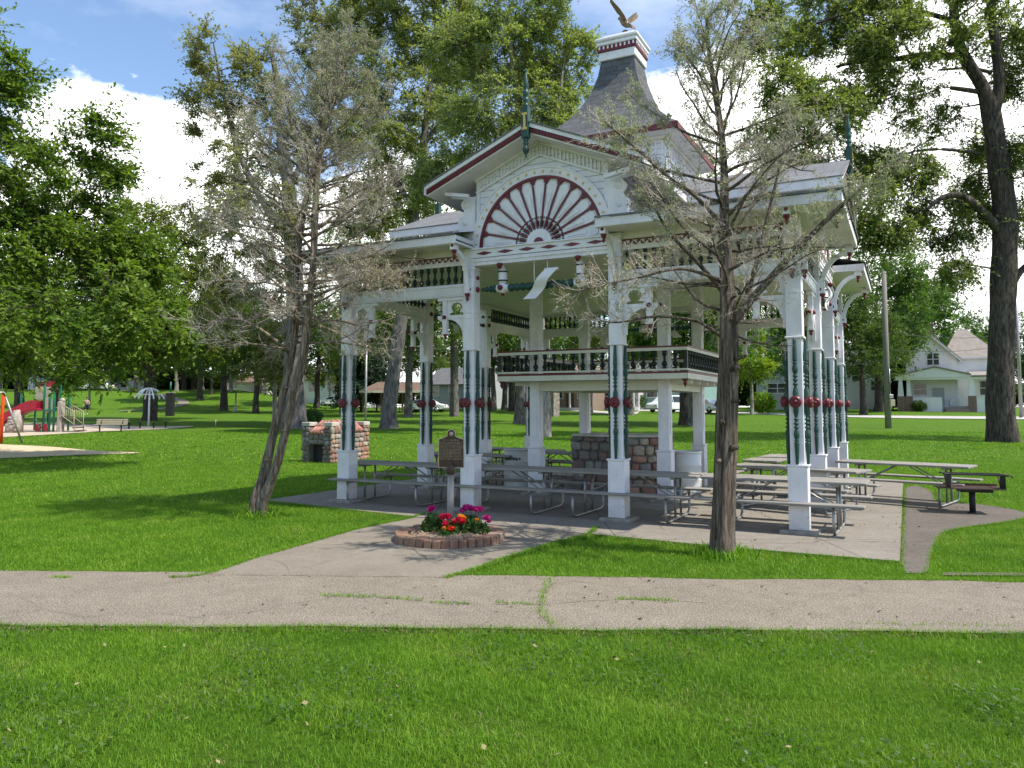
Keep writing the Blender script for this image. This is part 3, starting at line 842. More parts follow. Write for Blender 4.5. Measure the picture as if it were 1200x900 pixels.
# --- post -----------------------------------------------------------
def post_mesh(inner):
    m = MB()
    m.bbox(-.1425, .1425, -.1425, .1425, SL + .05, 1.015, .008)
    m.bbox(-.16, .16, -.16, .16, 1.015, 1.045, .006)
    if inner:
        m.bbox(-.112, .112, -.112, .112, 1.045, 4.6, .006)
        for k in range(4):
            m.M = Matrix.Rotation(k * PI / 2, 4, 'Z')
            m.box(-.055, .055, -.1265, -.1125, 1.35, 2.2)
            m.box(-.085, .085, -.124, -.1125, 3.5, 4.2)
        m.M = None
    else:
        m.bbox(-.1025, .1025, -.1025, .1025, 1.045, 2.93, .006)
        m.bbox(-.138, .138, -.138, .138, 2.93, 2.962, .006)
        m.bbox(-.116, .116, -.116, .116, 2.962, 4.83, .006)
        for k in range(4):
            m.M = Matrix.Rotation(k * PI / 2, 4, 'Z')
            m.box(-.07, .07, -.132, -.117, 3.62, 3.65); m.box(-.055, .055, -.126, -.117, 3.52, 3.60)
            m.box(-.13, .13, -.134, -.117, 4.42, 4.46)
        m.M = None
    return m
def spindle_mesh():
    half = [(.008, .95), (.022, .945), (.027, .90), (.040, .63), (.041, .615), (.028, .608), (.028, .598), (.040, .592), (.040, .578), (.028, .57), (.036, .55), (.048, .50), (.044, .455), (.026, .42), (.022, .41), (.041, .395), (.041, .38), (.022, .368), (.022, .35), (.040, .335), (.040, .32), (.021, .308), (.021, .285), (.041, .27), (.041, .255), (.020, .245), (.024, .225), (.044, .155), (.046, .15), (.046, .06)]
    prof = [(r, 1.976 - h * .985) for r, h in half] + [(r, 1.976 + h) for r, h in half[::-1]]
    m = MB(); m.lathe([(r * .88, z) for r, z in prof], 10, (0, -.137, 0)); return m
def knob_mesh():
    m = MB()
    m.lathe([(.055, -.10), (.075, -.15), (.088, -.165), (.092, -.19), (.085, -.21), (.078, -.213), (.076, -.222), (.060, -.226), (.040, -.217), (.034, -.222), (.026, -.238), (.006, -.243)][::-1], 16, (0, 0, 1.976), 'y')
    return m
def rosette_mesh(z, r):
    m = MB(); m.lathe([(.006, -.162), (r * .6, -.158), (r * .85, -.148), (r, -.135), (r, -.114)], 12, (0, 0, z), 'y'); return m
def plinth_mesh():
    m = MB(); m.bbox(-.27, .27, -.27, .27, SL - .05, SL + .055, .02); return m
first = {}
for ix, x in enumerate((-E_, -I_, I_, E_)):
    for iy, y in enumerate((-E_, -I_, I_, E_)):
        inner = ix in (1, 2) and iy in (1, 2)
        key = 'i' if inner else 'o'
        if key in first:
            copy_part(first[key], pv, loc=(x, y, 0)); continue
        p = post_mesh(inner).build('post', M['white'], pv); p.location = (x, y, 0); first[key] = p
        plinth_mesh().build('plinth', M['plinth'], p)
        if not inner:
            s = spindle_mesh().build('spindle', M['green'], p); k_ = knob_mesh().build('knob', M['red'], p); r_ = rosette_mesh(4.06, .052).build('rosette', M['red'], p); r2_ = rosette_mesh(4.28, .038).build('rosette', M['red'], p)
            for k in (1, 2, 3):
                for q in (s, k_, r_, r2_):
                    c = q.copy(); COL.objects.link(c); c.parent = p; c.rotation_euler = (0, 0, k * PI / 2)

# --- one face, copied to the four sides --------------------------------
faces = []
def face(name, m, mat):
    o = m.build(name, mat, pv); faces.append(o); return o
xa, xb = E_ - .116, I_ + .116
BAL_N = 17
def baluster_mesh(z0, z1, r=.052):
    h = z1 - z0
    pr = [(.8, 0), (.8, .07), (.35, .10), (.62, .14), (.95, .24), (.85, .32), (.42, .44), (.36, .50), (.5, .56), (.36, .58), (.42, .66), (.72, .80), (.9, .86), (.4, .90), (.8, .93), (.8, 1.0)]
    m = MB(); m.lathe([(a * r, z0 + b * h) for a, b in pr], 8); return m
balproto = None
frieze_first = []
for sgn in (-1, 1):
    a, b = (sgn * xa, sgn * xb) if sgn < 0 else (sgn * xb, sgn * xa)
    m = MB(); m.box(a, b, -E_ - .065, -E_ + .065, 3.95, 4.125); m.box(a, b, -E_ - .085, -E_ + .085, 4.125, 4.158)
    m.box(a, b, -E_ - .075, -E_ - .0655, 3.975, 3.995)
    face('beam', m, M['white'])
    m = MB(); m.box(a, b, -E_ - .055, -E_ + .055, 4.160, 4.185); m.box(a, b, -E_ - .06, -E_ + .06, 4.53, 4.58)
    m.box(a, b, -E_ - .045, -E_ + .045, 4.582, 4.84)
    m.cur = 1
    n = 40; w = (b - a) / n
    for k in range(n):
        x0 = a + k * w
        m.box(x0 + .05 * w, x0 + .95 * w, -E_ - .062, -E_ - .0455, 4.615 if k % 2 else 4.663, 4.637 if k % 2 else 4.685); m.box(x0 + .05 * w, x0 + .38 * w, -E_ - .061, -E_ - .0455, 4.6375, 4.6625)
    m.box(a, b, -E_ - .058, -E_ - .0455, 4.692, 4.712)
    frieze_first.append((face('frieze', m, [M['white'], M['red']]), a, b))
# rest of the cornice board over the middle bay
# --- pendant brackets under the beams ----------------------------------
def pendant_mesh(x0, d):
    """x0: post face, d: direction along the beam"""
    m = MB(); X = lambda t: x0 + d * t
    def bx(t0, t1, y0, y1, z0, z1): m.box(min(X(t0), X(t1)), max(X(t0), X(t1)), y0, y1, z0, z1)
    yc = -E_
    bx(0, .60, yc - .045, yc + .045, 3.885, 3.945)
    bx(.40, .49, yc - .04, yc + .04, 3.30, 3.884)
    bx(0, .399, yc - .035, yc + .035, 3.545, 3.61); bx(.491, .60, yc - .035, yc + .035, 3.545, 3.61)
    bx(.385, .505, yc - .05, yc + .05, 3.262, 3.30)
    # sawn panel with an urn-shaped opening
    urn = [(.05, 3.612), (.05, 3.65), (.12, 3.665), (.115, 3.69), (.085, 3.73), (.08, 3.775), (.105, 3.82), (.15, 3.842), (.2, 3.85)]
    for f in (lambda t: t, lambda t: .399 - t):
        poly = [(X(f(0.0)), 3.612)] + [(X(f(t)), z) for t, z in urn] + [(X(f(.2)), 3.883), (X(f(0.0)), 3.883)]
        m.prism(poly, yc - .015, yc + .015)
    # arched knee below
    arc = [(.385 - .33 * math.cos(t), 3.20 + .335 * math.sin(t)) for t in np.linspace(0, PI / 2, 9)]
    poly = [(X(0.0), 3.10), (X(.055), 3.10)] + [(X(t), z) for t, z in arc] + [(X(.385), 3.543), (X(0.0), 3.543)]
    m.prism(poly, yc - .03, yc + .03)
    arc = [(.50 + .10 * (1 - math.cos(t)), 3.44 + .10 * math.sin(t)) for t in np.linspace(0, PI / 2, 5)]
    poly = [(X(.491), 3.40)] + [(X(t), z) for t, z in arc] + [(X(.6), 3.543), (X(.491), 3.543)]
    m.prism(poly, yc - .025, yc + .025)
    m.cur = 1
    for y, s in ((yc - .036, -1), (yc + .036, 1)):
        m.lathe([(.006, s * .05), (.03, s * .045), (.04, s * .03), (.04, 0)] if s < 0 else [(.04, 0), (.04, .03), (.03, .045), (.006, .05)], 10, (X(.445), y, 3.578), 'y')
    m.lathe([(.004, 3.165), (.022, 3.185), (.034, 3.205), (.02, 3.225), (.04, 3.24), (.04, 3.261)], 8, (X(.445), yc, 0))
    m.lathe([(.01, 0), (.035, d * .015), (.025, d * .045), (.006, d * .06)] if d > 0 else [(.006, d * .06), (.025, d * .045), (.035, d * .015), (.01, 0)], 8, (X(.601), yc, 3.578), 'x')
    return m
for x0, d in ((-xa, 1), (-xb, -1), (xb, 1), (xa, -1)):
    face('pendant_bracket', pendant_mesh(x0, d), [M['white'], M['red']])
# --- curved eave brackets -------------------------------------------------
def eave_bracket(xc):
    m = MB()
    ar = np.linspace(0, PI / 2, 10)
    o = [(-E_ - .117 - .50 * (1 - math.cos(t)), 4.12 + .62 * math.sin(t)) for t in ar]
    i = [(-E_ - .117 - .07 - .43 * (1 - math.cos(t)), 4.06 + .60 * math.sin(t)) for t in ar]
    for k in range(9):
        m.prism([o[k], o[k + 1], i[k + 1], i[k]], xc - .035, xc + .035, 'yz')
    m.box(xc - .05, xc + .05, -E_ - .70, -E_ - .56, 4.70, 4.835)
    m.box(xc - .045, xc + .045, -E_ - .20, -E_ - .118, 3.98, 4.11)
    m.cur = 1
    for y, z in ((-E_ - .63, 4.70), (-E_ - .16, 3.98)):
        m.lathe([(.004, z - .15), (.018, z - .125), (.034, z - .10), (.02, z - .075), (.036, z - .055), (.05, z - .02), (.05, z - .001)], 8, (xc, y, 0))
    m.lathe([(.008, -.02), (.025, -.014), (.03, 0)], 8, (xc, -E_ - .703, 4.77), 'y')
    return m
for xc in (-E_, -I_, I_, E_):
    face('eave_bracket', eave_bracket(xc), [M['white'], M['red']])
# --- gable ------------------------------------------------------------------
GW, RW, ZA, SLP = 1.29, 2.06, 6.80, .417
yF = -E_
m = MB()
m.prism([(-GW, 4.62), (GW, 4.62), (GW, 6.66 - SLP * GW), (0, 6.66), (-GW, 6.66 - SLP * GW)], yF - .02, yF + .10)
for s in (-1, 1):
    x = s * GW
    m.box(min(x, x - s * .08), max(x, x - s * .08), yF + .10, -1.3, 4.7, 6.13)
face('gable_wall', m, M['siding'])
m = MB()
m.box(-GW - .10, GW + .10, yF - .13, yF - .021, 4.628, 4.775); m.box(-GW - .13, GW + .13, yF - .16, yF - .0215, 4.776, 4.80)
m.box(-I_ + .117, I_ - .117, yF - .10, yF + .10, 4.49, 4.555); m.box(-I_ + .117, I_ - .117, yF - .12, yF + .12, 4.556, 4.618)
for s in (-1, 1):
    m.box(min(s * GW, s * (GW - .07)), max(s * GW, s * (GW - .07)), yF - .05, yF - .0205, 4.801, 6.08)
    # moulding that follows the rake
    m.bar((0, yF - .045, 6.40), (s * GW, yF - .045, 6.40 - SLP * GW), .05, .035)
    m.bar((0, yF - .05, 6.63), (s * (GW + .02), yF - .05, 6.63 - SLP * (GW + .02)), .06, .05)
    n = 17
    for k in range(n):
        x = s * (.045 + k * (GW - .06) / n)
        z = 6.62 - SLP * abs(x)
        m.box(x - .013, x + .013, yF - .043, yF - .0205, z - .21, z - .01)
m.cur = 1
for k in range(6):
    x = -1.08 + k * .432
    m.prism([(x - .17, 4.70), (x, 4.735), (x + .17, 4.70), (x, 4.665)], yF - .137, yF - .1305)
face('gable_trim', m, [M['trim'], M['red']])
# sunburst fan
zc = 4.803
def arcpts(r, a0=0, a1=PI, n=40): return [(r * math.cos(t), zc + r * math.sin(t)) for t in np.linspace(a0, a1, n)]
def ring(m, r0, r1, y0, y1, n=40):
    a = arcpts(r0, n=n); b = arcpts(r1, n=n)
    for k in range(n - 1): m.prism([a[k], a[k + 1], b[k + 1], b[k]], y0, y1)
m = MB()
m.prism(arcpts(1.2), yF - .034, yF - .021)
ring(m, 1.205, 1.345, yF - .075, yF - .021)
ring(m, 1.345, 1.375, yF - .095, yF - .021)
m.prism(arcpts(.245, n=16), yF - .085, yF - .0345)
N = 13; da = PI / N
for k in range(N):
    c = (k + .5) * da
    def pp(r, f): return (r * math.cos(c + f * da), zc + r * math.sin(c + f * da))
    outl = [(.42, .26), (.60, .33), (.72, .25), (.80, .30), (.90, .37), (1.0, .38), (1.06, .33), (1.105, .2), (1.12, 0)]
    poly = [pp(r, f) for r, f in outl] + [pp(r, -f) for r, f in outl[::-1]]
    m.prism(poly, yF - .052, yF - .0345)
    inn = [(.55, .06), (.72, .08), (.86, .17), (.90, .17), (.90, .0)]
    m.prism([pp(r, f) for r, f in inn] + [pp(r, -f) for r, f in inn[-2::-1]], yF - .066, yF - .0525)
m.cur = 1
ring(m, 1.158, 1.205, yF - .085, yF - .0345)
for k in range(1, N):
    t = k * da
    m.bar((.26 * math.cos(t), yF - .065, zc + .26 * math.sin(t)), (1.15 * math.cos(t), yF - .065, zc + 1.15 * math.sin(t)), .019, .03)
    # scalloped spandrel at the head of each spoke
    q = [(1.16 * math.cos(t + f), zc + 1.16 * math.sin(t + f)) for f in (-.062, -.03, 0, .03, .062)]
    m.prism(q + [(1.07 * math.cos(t + .02), zc + 1.07 * math.sin(t + .02)), (1.07 * math.cos(t - .02), zc + 1.07 * math.sin(t - .02))], yF - .07, yF - .0345)
m.prism(arcpts(.095, n=10), yF - .10, yF - .0855)
m.cur = 2
for k in range(N):
    for r0, r1, f in ((.30, .40, .24), (.30, .40, -.24), (.44, .475, .18), (.44, .475, -.18)):
        t = (k + .5 + f) * da; w = .020 if r0 < .42 else .034
        p0 = (r0 * math.cos(t), yF - .045, zc + r0 * math.sin(t)); p1 = (r1 * math.cos(t), yF - .045, zc + r1 * math.sin(t))
        m.bar(p0, p1, .018, w)
m.cur = 3
for k in range(24):
    t = (k + .5) * PI / 24; r = 1.275
    cx, cz = r * math.cos(t), zc + r * math.sin(t)
    star = [(cx + (.034 if j % 2 == 0 else .014) * math.sin(j * PI / 5), cz + (.034 if j % 2 == 0 else .014) * math.cos(j * PI / 5)) for j in range(10)]
    m.prism(star, yF - .083, yF - .0755)
face('sunburst_fan', m, [M['trim'], M['red'], M['dgreen'], M['gold']])
# barge boards, roof and its soffit
m = MB(); yB = yF - .56
for s in (-1, 1):
    m.cur = 0
    m.prism([(0, ZA + .02), (s * RW, ZA + .02 - SLP * RW), (s * RW, ZA - .05 - SLP * RW), (0, ZA - .05)], yB - .035, yB + .03)
    m.cur = 1
    m.prism([(0, ZA - .052), (s * RW, ZA - .052 - SLP * RW), (s * RW, ZA - .132 - SLP * RW), (0, ZA - .132)], yB, yB + .03)
    n = 34
    for k in range(n):
        x = s * (RW * (k + .5) / n); z = ZA - .085 - SLP * abs(x)
        m.box(x - .018, x + .018, yB - .014, yB - .0005, z - .035, z + .008)
face('barge_board', m, [M['trim'], M['red']])
m = MB()
for s in (-1, 1):
    m.prism([(0, ZA + .045), (s * (RW + .05), ZA + .045 - SLP * (RW + .05)), (s * (RW + .05), ZA + .022 - SLP * (RW + .05)), (0, ZA + .022)], yB - .06, -1.0)
face('gable_roof', m, M['shingle'])
m = MB()
for s in (-1, 1):
    m.prism([(0, ZA - .13), (s * RW, ZA - .13 - SLP * RW), (s * RW, ZA - .16 - SLP * RW), (0, ZA - .16)], yB + .031, -1.31)
    x = s * RW; z = ZA - SLP * RW
    m.box(min(x, x + s * .035), max(x, x + s * .035), yB - .03, -1.9, z - .15, z + .005)
    # little struts below the soffit
    m.bar((s * (GW + .02), yF - .30, 5.75), (s * (RW - .25), yF - .30, ZA - .20 - SLP * (RW - .25)), .06, .06)
    m.bar((s * (GW + .02), yF - .05, 5.75), (s * (RW - .25), yF - .05, ZA - .20 - SLP * (RW - .25)), .06, .06)
face('gable_soffit', m, M['trim'])
# scroll-sawn volutes beside the gable
def volute_poly(s):
    c = [(1.30, 4.985), (1.80, 4.985), (1.84, 5.06), (1.80, 5.15), (1.72, 5.18), (1.66, 5.15), (1.63, 5.20), (1.66, 5.30), (1.64, 5.42), (1.56, 5.47), (1.53, 5.55), (1.58, 5.60), (1.60, 5.68), (1.54, 5.76), (1.45, 5.78), (1.38, 5.74), (1.30, 5.80)]
    return [(s * x, z) for x, z in c]
for s in (-1, 1):
    m = MB(); m.prism(volute_poly(s), yF - .09, yF + .05)
    for cx, cz, r in ((1.68, 5.08, .07), (1.47, 5.66, .075), (1.50, 5.32, .055)):
        m.lathe([(.01, -.03), (r * .5, -.028), (r * .55, -.015), (r * .8, -.02), (r, -.012), (r, 0)], 12, (s * cx, yF - .091, cz), 'y')
    face('volute', m, M['trim'])
# ridge finial
m = MB(); yq = yB - .045
m.lathe([(.004, 6.17), (.018, 6.20), (.012, 6.23), (.045, 6.28), (.06, 6.33), (.045, 6.38), (.022, 6.40), (.055, 6.43), (.03, 6.46), (.05, 6.50), (.05, 6.53)], 12, (0, yq, 0))
m.box(-.06, .06, yq - .06, yq + .06, 6.53, 7.08)
m.lathe([(.055, 7.08), (.05, 7.12), (.028, 7.14), (.058, 7.18), (.058, 7.22), (.028, 7.25), (.055, 7.28), (.055, 7.36), (.03, 7.39), (.052, 7.42), (.045, 7.50), (.018, 7.68), (.012, 7.70), (.028, 7.72), (.02, 7.75), (.004, 7.77)], 12, (0, yq, 0))
m.cur = 1
m.box(-.045, .045, yq - .068, yq - .0605, 6.66, 6.70); m.box(-.045, .045, yq - .068, yq - .0605, 6.92, 6.96); m.box(-.02, .02, yq - .068, yq - .0605, 6.70, 6.92)
face('ridge_finial', m, [M['green'], M['gold']])
# turned rod with a paper-scroll ornament
m = MB(); zr = 4.05
def turned(x0, x1, n, r0, r1):
    pr = []
    for k in range(n):
        r = r0 + (r1 - r0) * k / max(1, n - 1); a = x0 + (x1 - x0) * k / n; w = (x1 - x0) / n
        pr += [(r * .62, a), (r, a + .22 * w), (r * 1.05, a + .55 * w), (r * .62, a + .92 * w)]
    return pr if x1 > x0 else pr
m.lathe(turned(-.64, .64, 11, .072, .072), 10, (0, yF, zr), 'x')
m.lathe([(.006, -1.22)] + turned(-1.2, -.88, 4, .035, .07), 10, (0, yF, zr), 'x')
m.lathe(turned(.88, 1.2, 4, .07, .035) + [(.006, 1.22)], 10, (0, yF, zr), 'x')
m.cur = 1
for s in (-1, 1):
    x = s * .76
    m.lathe([(.05, x - .12), (.075, x - .11), (.06, x - .08), (.105, x - .04), (.105, x + .04), (.06, x + .08), (.075, x + .11), (.05, x + .12)], 12, (0, yF, zr), 'x')
    m.lathe([(.05, zr + .09), (.085, zr + .12), (.085, zr + .15), (.078, zr + .16), (.082, zr + .27), (.085, zr + .28), (.085, zr + .32), (.05, zr + .35), (.03, zr + .40), (.03, 4.49)], 12, (x, yF, 0))
    m.bar((s * .13, yF, zr + .05), (s * .13, yF, 4.49), .012, .012)
# hanging scroll: a curled ribbon, slanting
prof = []
for k in range(19):
    t = k / 18
    prof.append((.20 - .30 * t + .06 * math.cos(t * PI) ** 3, zr + .22 - .44 * t + .03 * math.cos(t * PI) ** 5, -.15 - .05 * math.sin(t * 2 * PI)))
for k in range(18):
    a, b = prof[k], prof[k + 1]
    w = .12
    m.add([(a[0] - w, yF + a[2], a[1]), (a[0] + w, yF + a[2], a[1]), (b[0] + w, yF + b[2], b[1]), (b[0] - w, yF + b[2], b[1]),
           (a[0] - w, yF + a[2] + .014, a[1]), (a[0] + w, yF + a[2] + .014, a[1]), (b[0] + w, yF + b[2] + .014, b[1]), (b[0] - w, yF + b[2] + .014, b[1])],
          [(3, 2, 1, 0), (4, 5, 6, 7), (0, 4, 7, 3), (1, 2, 6, 5)])
m.lathe([(.02, prof[0][0] - .13), (.03, prof[0][0] - .125), (.03, prof[0][0] + .125), (.02, prof[0][0] + .13)], 8, (0, yF + prof[0][2] + .025, prof[0][1]), 'x')
m.cur = 2
for s in (-1, 1):
    x = s * .76
    m.lathe([(.006, -.145), (.03, -.14), (.05, -.125), (.05, -.095)], 10, (x, yF, zr), 'y')
    m.lathe([(.006, zr - .14), (.03, zr - .125), (.045, zr - .10), (.045, zr - .09)], 10, (x, yF, 0))
    m.lathe([(.03, 4.40), (.055, 4.46), (.05, 4.489)], 10, (x, yF - .13, 0))
m.cur = 3
for s in (-1, 1):
    for z in (zr + .135, zr + .30):
        m.lathe([(.087, z - .014), (.092, z - .01), (.092, z + .01), (.087, z + .014)], 12, (s * .76, yF, 0))
face('hanging_ornament', m, [M['green'], M['trim'], M['red'], M['dgreen']])
# --- corner roof, eave and soffit (the corner right of each face) -------------
P0, PO, ZE = 1.31, 5.03, 4.975
m = MB()
# local corner at +x, -y
A_1, B_1, O_, T_ = (P0, -PO, ZE), (PO, -P0, ZE), (PO, -PO, ZE), (P0, -P0, ZE + .235 * (PO - P0))
m.add([A_1, O_, T_], [(0, 1, 2)]); m.add([O_, B_1, T_], [(0, 1, 2)])
lo = lambda p: (p[0], p[1], p[2] - .03)
m.quad(A_1, lo(A_1), lo(O_), O_); m.quad(O_, lo(O_), lo(B_1), B_1)
face('corner_roof', m, M['shingle'])
m = MB()
m.box(P0, 4.99, -4.99, -E_ + .05, 4.841, 4.865); m.box(E_ - .05, 4.99, -E_ + .0505, -P0, 4.841, 4.865)
face('eave_soffit', m, M['soffit'])
m = MB()
m.box(P0, 5.0, -5.0, -4.96, 4.80, 4.943); m.box(4.96, 5.0, -4.9595, -P0, 4.80, 4.943)
m.box(P0, P0 + .035, -4.9595, -E_ - .135, 4.80, 4.943); m.box(E_ + .135, 4.9595, -P0 - .035, -P0, 4.80, 4.943)
m.box(P0, 4.958, -4.958, -4.93, 4.79, 4.839); m.box(4.93, 4.958, -4.929, -P0 - .04, 4.79, 4.839)
face('eave_fascia', m, M['fascia'])

# --- copy the face to the other three sides, with its balusters ------------------
for k in (1, 2, 3):
    for o in faces:
        c = o.copy(); COL.objects.link(c); c.parent = pv; c.rotation_euler = (0, 0, k * PI / 2)
        for i, (f, a, b) in enumerate(frieze_first[:2]):
            if o is f: frieze_first.append((c, a, b, k))
bm_ = baluster_mesh(4.186, 4.529)
proto = None; rest = None
single = {(0, 0), (0, 1), (3, 0), (3, 1), (1, 0)}      # friezes seen best from the lawn: each baluster its own
for idx, fr in enumerate(frieze_first):
    o, a, b = fr[:3]; k = fr[3] if len(fr) > 3 else 0
    side = 0 if a < 0 else 1
    xsb = [a + (j + .5) * (b - a) / BAL_N for j in range(BAL_N)]
    if (k, side) in single:
        for x in xsb:
            if proto is None:
                proto = bm_.build('baluster', M['dgreen'], o); c = proto
            else:
                c = proto.copy(); COL.objects.link(c); c.parent = o
            c.location = (x, -E_, 0)
    else:
        mm = MB()
        for x in xsb:
            mm.M = Matrix.Translation((x, -E_, 0)); mm.add(bm_.v, bm_.f)
        mm.sm = True; mm.smooth = [True] * len(mm.f)
        r = mm.build('balusters', M['dgreen'], o); r['kind'] = 'stuff'
# --- ceiling, tower, eagle -----------------------------------------------------
m = MB(); m.box(-E_ + .04, E_ - .04, -E_ + .04, E_ - .04, 4.60, 4.64)
m.build('ceiling', M['ceil'], pv)
m = MB()
m.box(-1.3, 1.3, -1.3, 1.3, 5.6, 7.46)
tw = m.build('tower_wall', M['siding'], pv); tw.location = (.14, 0, 0)
m = MB()
for k in range(4):
    m.M = Matrix.Rotation(k * PI / 2, 4, 'Z')
    m.box(-1.33, 1.33, -1.335, -1.3005, 7.02, 7.07); m.box(-1.36, 1.36, -1.37, -1.3005, 7.40, 7.46)
    for j in range(20):
        x = -1.26 + j * .1326
        m.box(x - .02, x + .02, -1.328, -1.3005, 7.071, 7.40)
    for x in (-1.25, 1.25): m.box(x - .06, x + .06, -1.34, -1.3005, 6.2, 7.019)
m.M = None
m.build('tower_trim', M['trim'], pv).location = (.14, 0, 0)
TH = [(1.68, 7.60), (1.54, 7.70), (1.39, 7.84), (1.24, 8.00), (1.07, 8.17), (.91, 8.37), (.77, 8.58), (.65, 8.82), (.54, 9.08), (.45, 9.38), (.385, 9.76)]
TX = (.14, 0, 0)
m = MB()
for (r0, z0), (r1, z1) in zip(TH, TH[1:]):
    for k in range(4):
        m.M = Matrix.Rotation(k * PI / 2, 4, 'Z')
        m.quad((-r0, -r0, z0), (r0, -r0, z0), (r1, -r1, z1), (-r1, -r1, z1))
m.M = None
m.build('tower_roof', M['slate'], pv).location = TX
m = MB()
m.box(-1.66, 1.66, -1.66, 1.66, 7.462, 7.50)
m.cur = 1
for k in range(4):
    m.M = Matrix.Rotation(k * PI / 2, 4, 'Z')
    m.box(-1.69, 1.69, -1.69, -1.6605, 7.47, 7.598)
m.M = None
m.build('tower_eave', [M['trim'], M['red']], pv).location = TX
m = MB()
m.bbox(-.43, .43, -.43, .43, 9.74, 9.94, .015); m.bbox(-.475, .475, -.475, .475, 10.08, 10.17, .015); m.bbox(-.51, .51, -.51, .51, 10.17, 10.25, .02); m.bbox(-.40, .40, -.40, .40, 10.25, 10.33, .02)
m.cur = 1; m.box(-.455, .455, -.455, .455, 9.941, 10.079)
m.cur = 0
for k in range(4):
    m.M = Matrix.Rotation(k * PI / 2, 4, 'Z')
    for j in range(9): m.box(-.40 + j * .10 - .017, -.40 + j * .10 + .017, -.468, -.4555, 9.99, 10.06)
m.M = None
m.build('tower_cap', [M['trim'], M['red']], pv).location = TX
m = MB(); m.sm = True
ez = 10.33
m.lathe([(.07, ez), (.05, ez + .05), (.025, ez + .10), (.10, ez + .16), (.13, ez + .24), (.10, ez + .32), (.02, ez + .37)], 12)
def skinrod(pts, rad): m.tube([Vector(p) for p in pts], rad, 10)
skinrod([(.22, 0, ez + .40), (.10, 0, ez + .50), (-.04, 0, ez + .66), (-.14, 0, ez + .80), (-.19, 0, ez + .88), (-.26, 0, ez + .88), (-.31, 0, ez + .85)], [.03, .10, .13, .10, .065, .05, .012])
m.sm = False
m.prism([(.12, ez + .44), (.40, ez + .26), (.36, ez + .38), (.22, ez + .52)], -.10, .10)
for s in (-1, 1):
    w = [(0, .08 * s, .72), (-.12, .30 * s, .92), (-.16, .62 * s, 1.20), (-.06, .74 * s, 1.30), (.06, .66 * s, 1.10), (.16, .50 * s, .92), (.20, .30 * s, .74), (.16, .10 * s, .60)]
    m.add([(x, y, ez + z) for x, y, z in w] + [(x + .02, y, ez + z - .03) for x, y, z in w], [tuple(range(8)), tuple(range(15, 7, -1))] + [(i, 8 + i, 8 + (i + 1) % 8, (i + 1) % 8) for i in range(8)])
eg = m.build('eagle_statue', plain('aged_bronze_gilt', (.17, .125, .075), .5, .3, 9, .4), pv)
eg.rotation_euler = (0, 0, math.radians(-20)); eg.scale = (.66,) * 3; eg.location = (.20, 0, 10.33 * .34)
# --- raised bandstand balcony round the inner posts ---------------------------------
D = 2.03
m = MB()
m.box(-D, D, -D, D, 2.44, 2.545)
for k in range(4):
    m.M = Matrix.Rotation(k * PI / 2, 4, 'Z')
    m.box(-I_ + .113, I_ - .113, -I_ - .07, -I_ + .07, 2.24, 2.439)
m.M = None
for k in range(1, 6): m.box(-D + .08, D - .08, -D + k * .677 - .03, -D + k * .677 + .03, 2.36, 2.4395)
dk = m.build('balcony_deck', M['soffit'], pv)
m = MB()
for k in range(4):
    m.M = Matrix.Rotation(k * PI / 2, 4, 'Z')
    m.cur = 0; m.box(-D, D - .07, -D, -D + .07, 2.60, 2.635); m.box(-D, D - .09, -D - .005, -D + .085, 2.985, 3.045)
    m.box(-D - .012, D + .012, -D - .012, -D - .0005, 2.44, 2.545)
    m.cur = 1; m.box(-D - .01, D - .095, -D - .015, -D + .095, 3.046, 3.075); m.box(-D - .013, D - .07, -D - .0125, -D + .07, 2.546, 2.585)
    m.cur = 2; m.box(-D, -D + .07, -D, -D + .07, 2.636, 2.984)
    m.cur = 1; m.lathe([(.004, 2.28), (.02, 2.31), (.045, 2.36), (.025, 2.39), (.06, 2.415), (.06, 2.439)], 8, (-D + .06, -D + .06, 0))
m.M = None
bal = m.build('balcony_rail', [M['soffit'], M['red'], M['dgreen']], pv)
bb = baluster_mesh(2.636, 2.984, .062); proto = None
for k in range(4):
    ca, sa = math.cos(k * PI / 2), math.sin(k * PI / 2)
    for j in range(18):
        x = -D + .05 + (j + .9) * (2 * D - .1) / 18.8; y = -D + .035
        if proto is None: proto = bb.build('rail_baluster', M['dgreen'], bal); c = proto
        else: c = proto.copy(); COL.objects.link(c); c.parent = bal
        c.location = (x * ca - y * sa, x * sa + y * ca, 0)

# ================================================================== picnic tables
def picnic_table(label, loc, rz, dark=False):
    t = thing('picnic_table', label, 'picnic table', loc, rz, 'picnic tables in and around the pavilion')
    wd = M['wooddark'] if dark else M['wood']
    L = 1.22
    m = MB()
    for y in (-.245, 0, .245): m.bbox(-L, L, y - .117, y + .117, .715, .757, .008)
    for x in (-.8, .8): m.box(x - .04, x + .04, -.33, .33, .675, .7145)
    m.build('tabletop', wd, t)
    for s in (-1, 1):
        m = MB(); m.bbox(-L, L, s * .68 - .12, s * .68 + .12, .425, .463, .008)
        m.build('bench', wd, t)
    for s in (-1, 1):
        m = MB(); x = s * .80; r = .021
        pts = [(x, -.76, .41), (x, -.60, .41)]
        loop = [(x, -.72, .408), (x, -.72, .16), (x, -.70, .08), (x, -.63, .035), (x, -.5, .022), (x, .5, .022), (x, .63, .035), (x, .70, .08), (x, .72, .16), (x, .72, .408)]
        m.tube(loop, r, 8)
        for y in (-.17, .17): m.tube([(x, y, .024), (x, y, .674)], r, 8)
        m.tube([(x, -.72, .400), (x, -.17, .400)], r * .8, 6); m.tube([(x, .72, .400), (x, .17, .400)], r * .8, 6)
        m.build('leg', M['steel'], t)
        m = MB()
        for y in (-.13, .13): m.tube([(x, y, .34), (s * .14, y, .70)], .012, 6)
        m.build('brace', M['steel'], t)
    return t
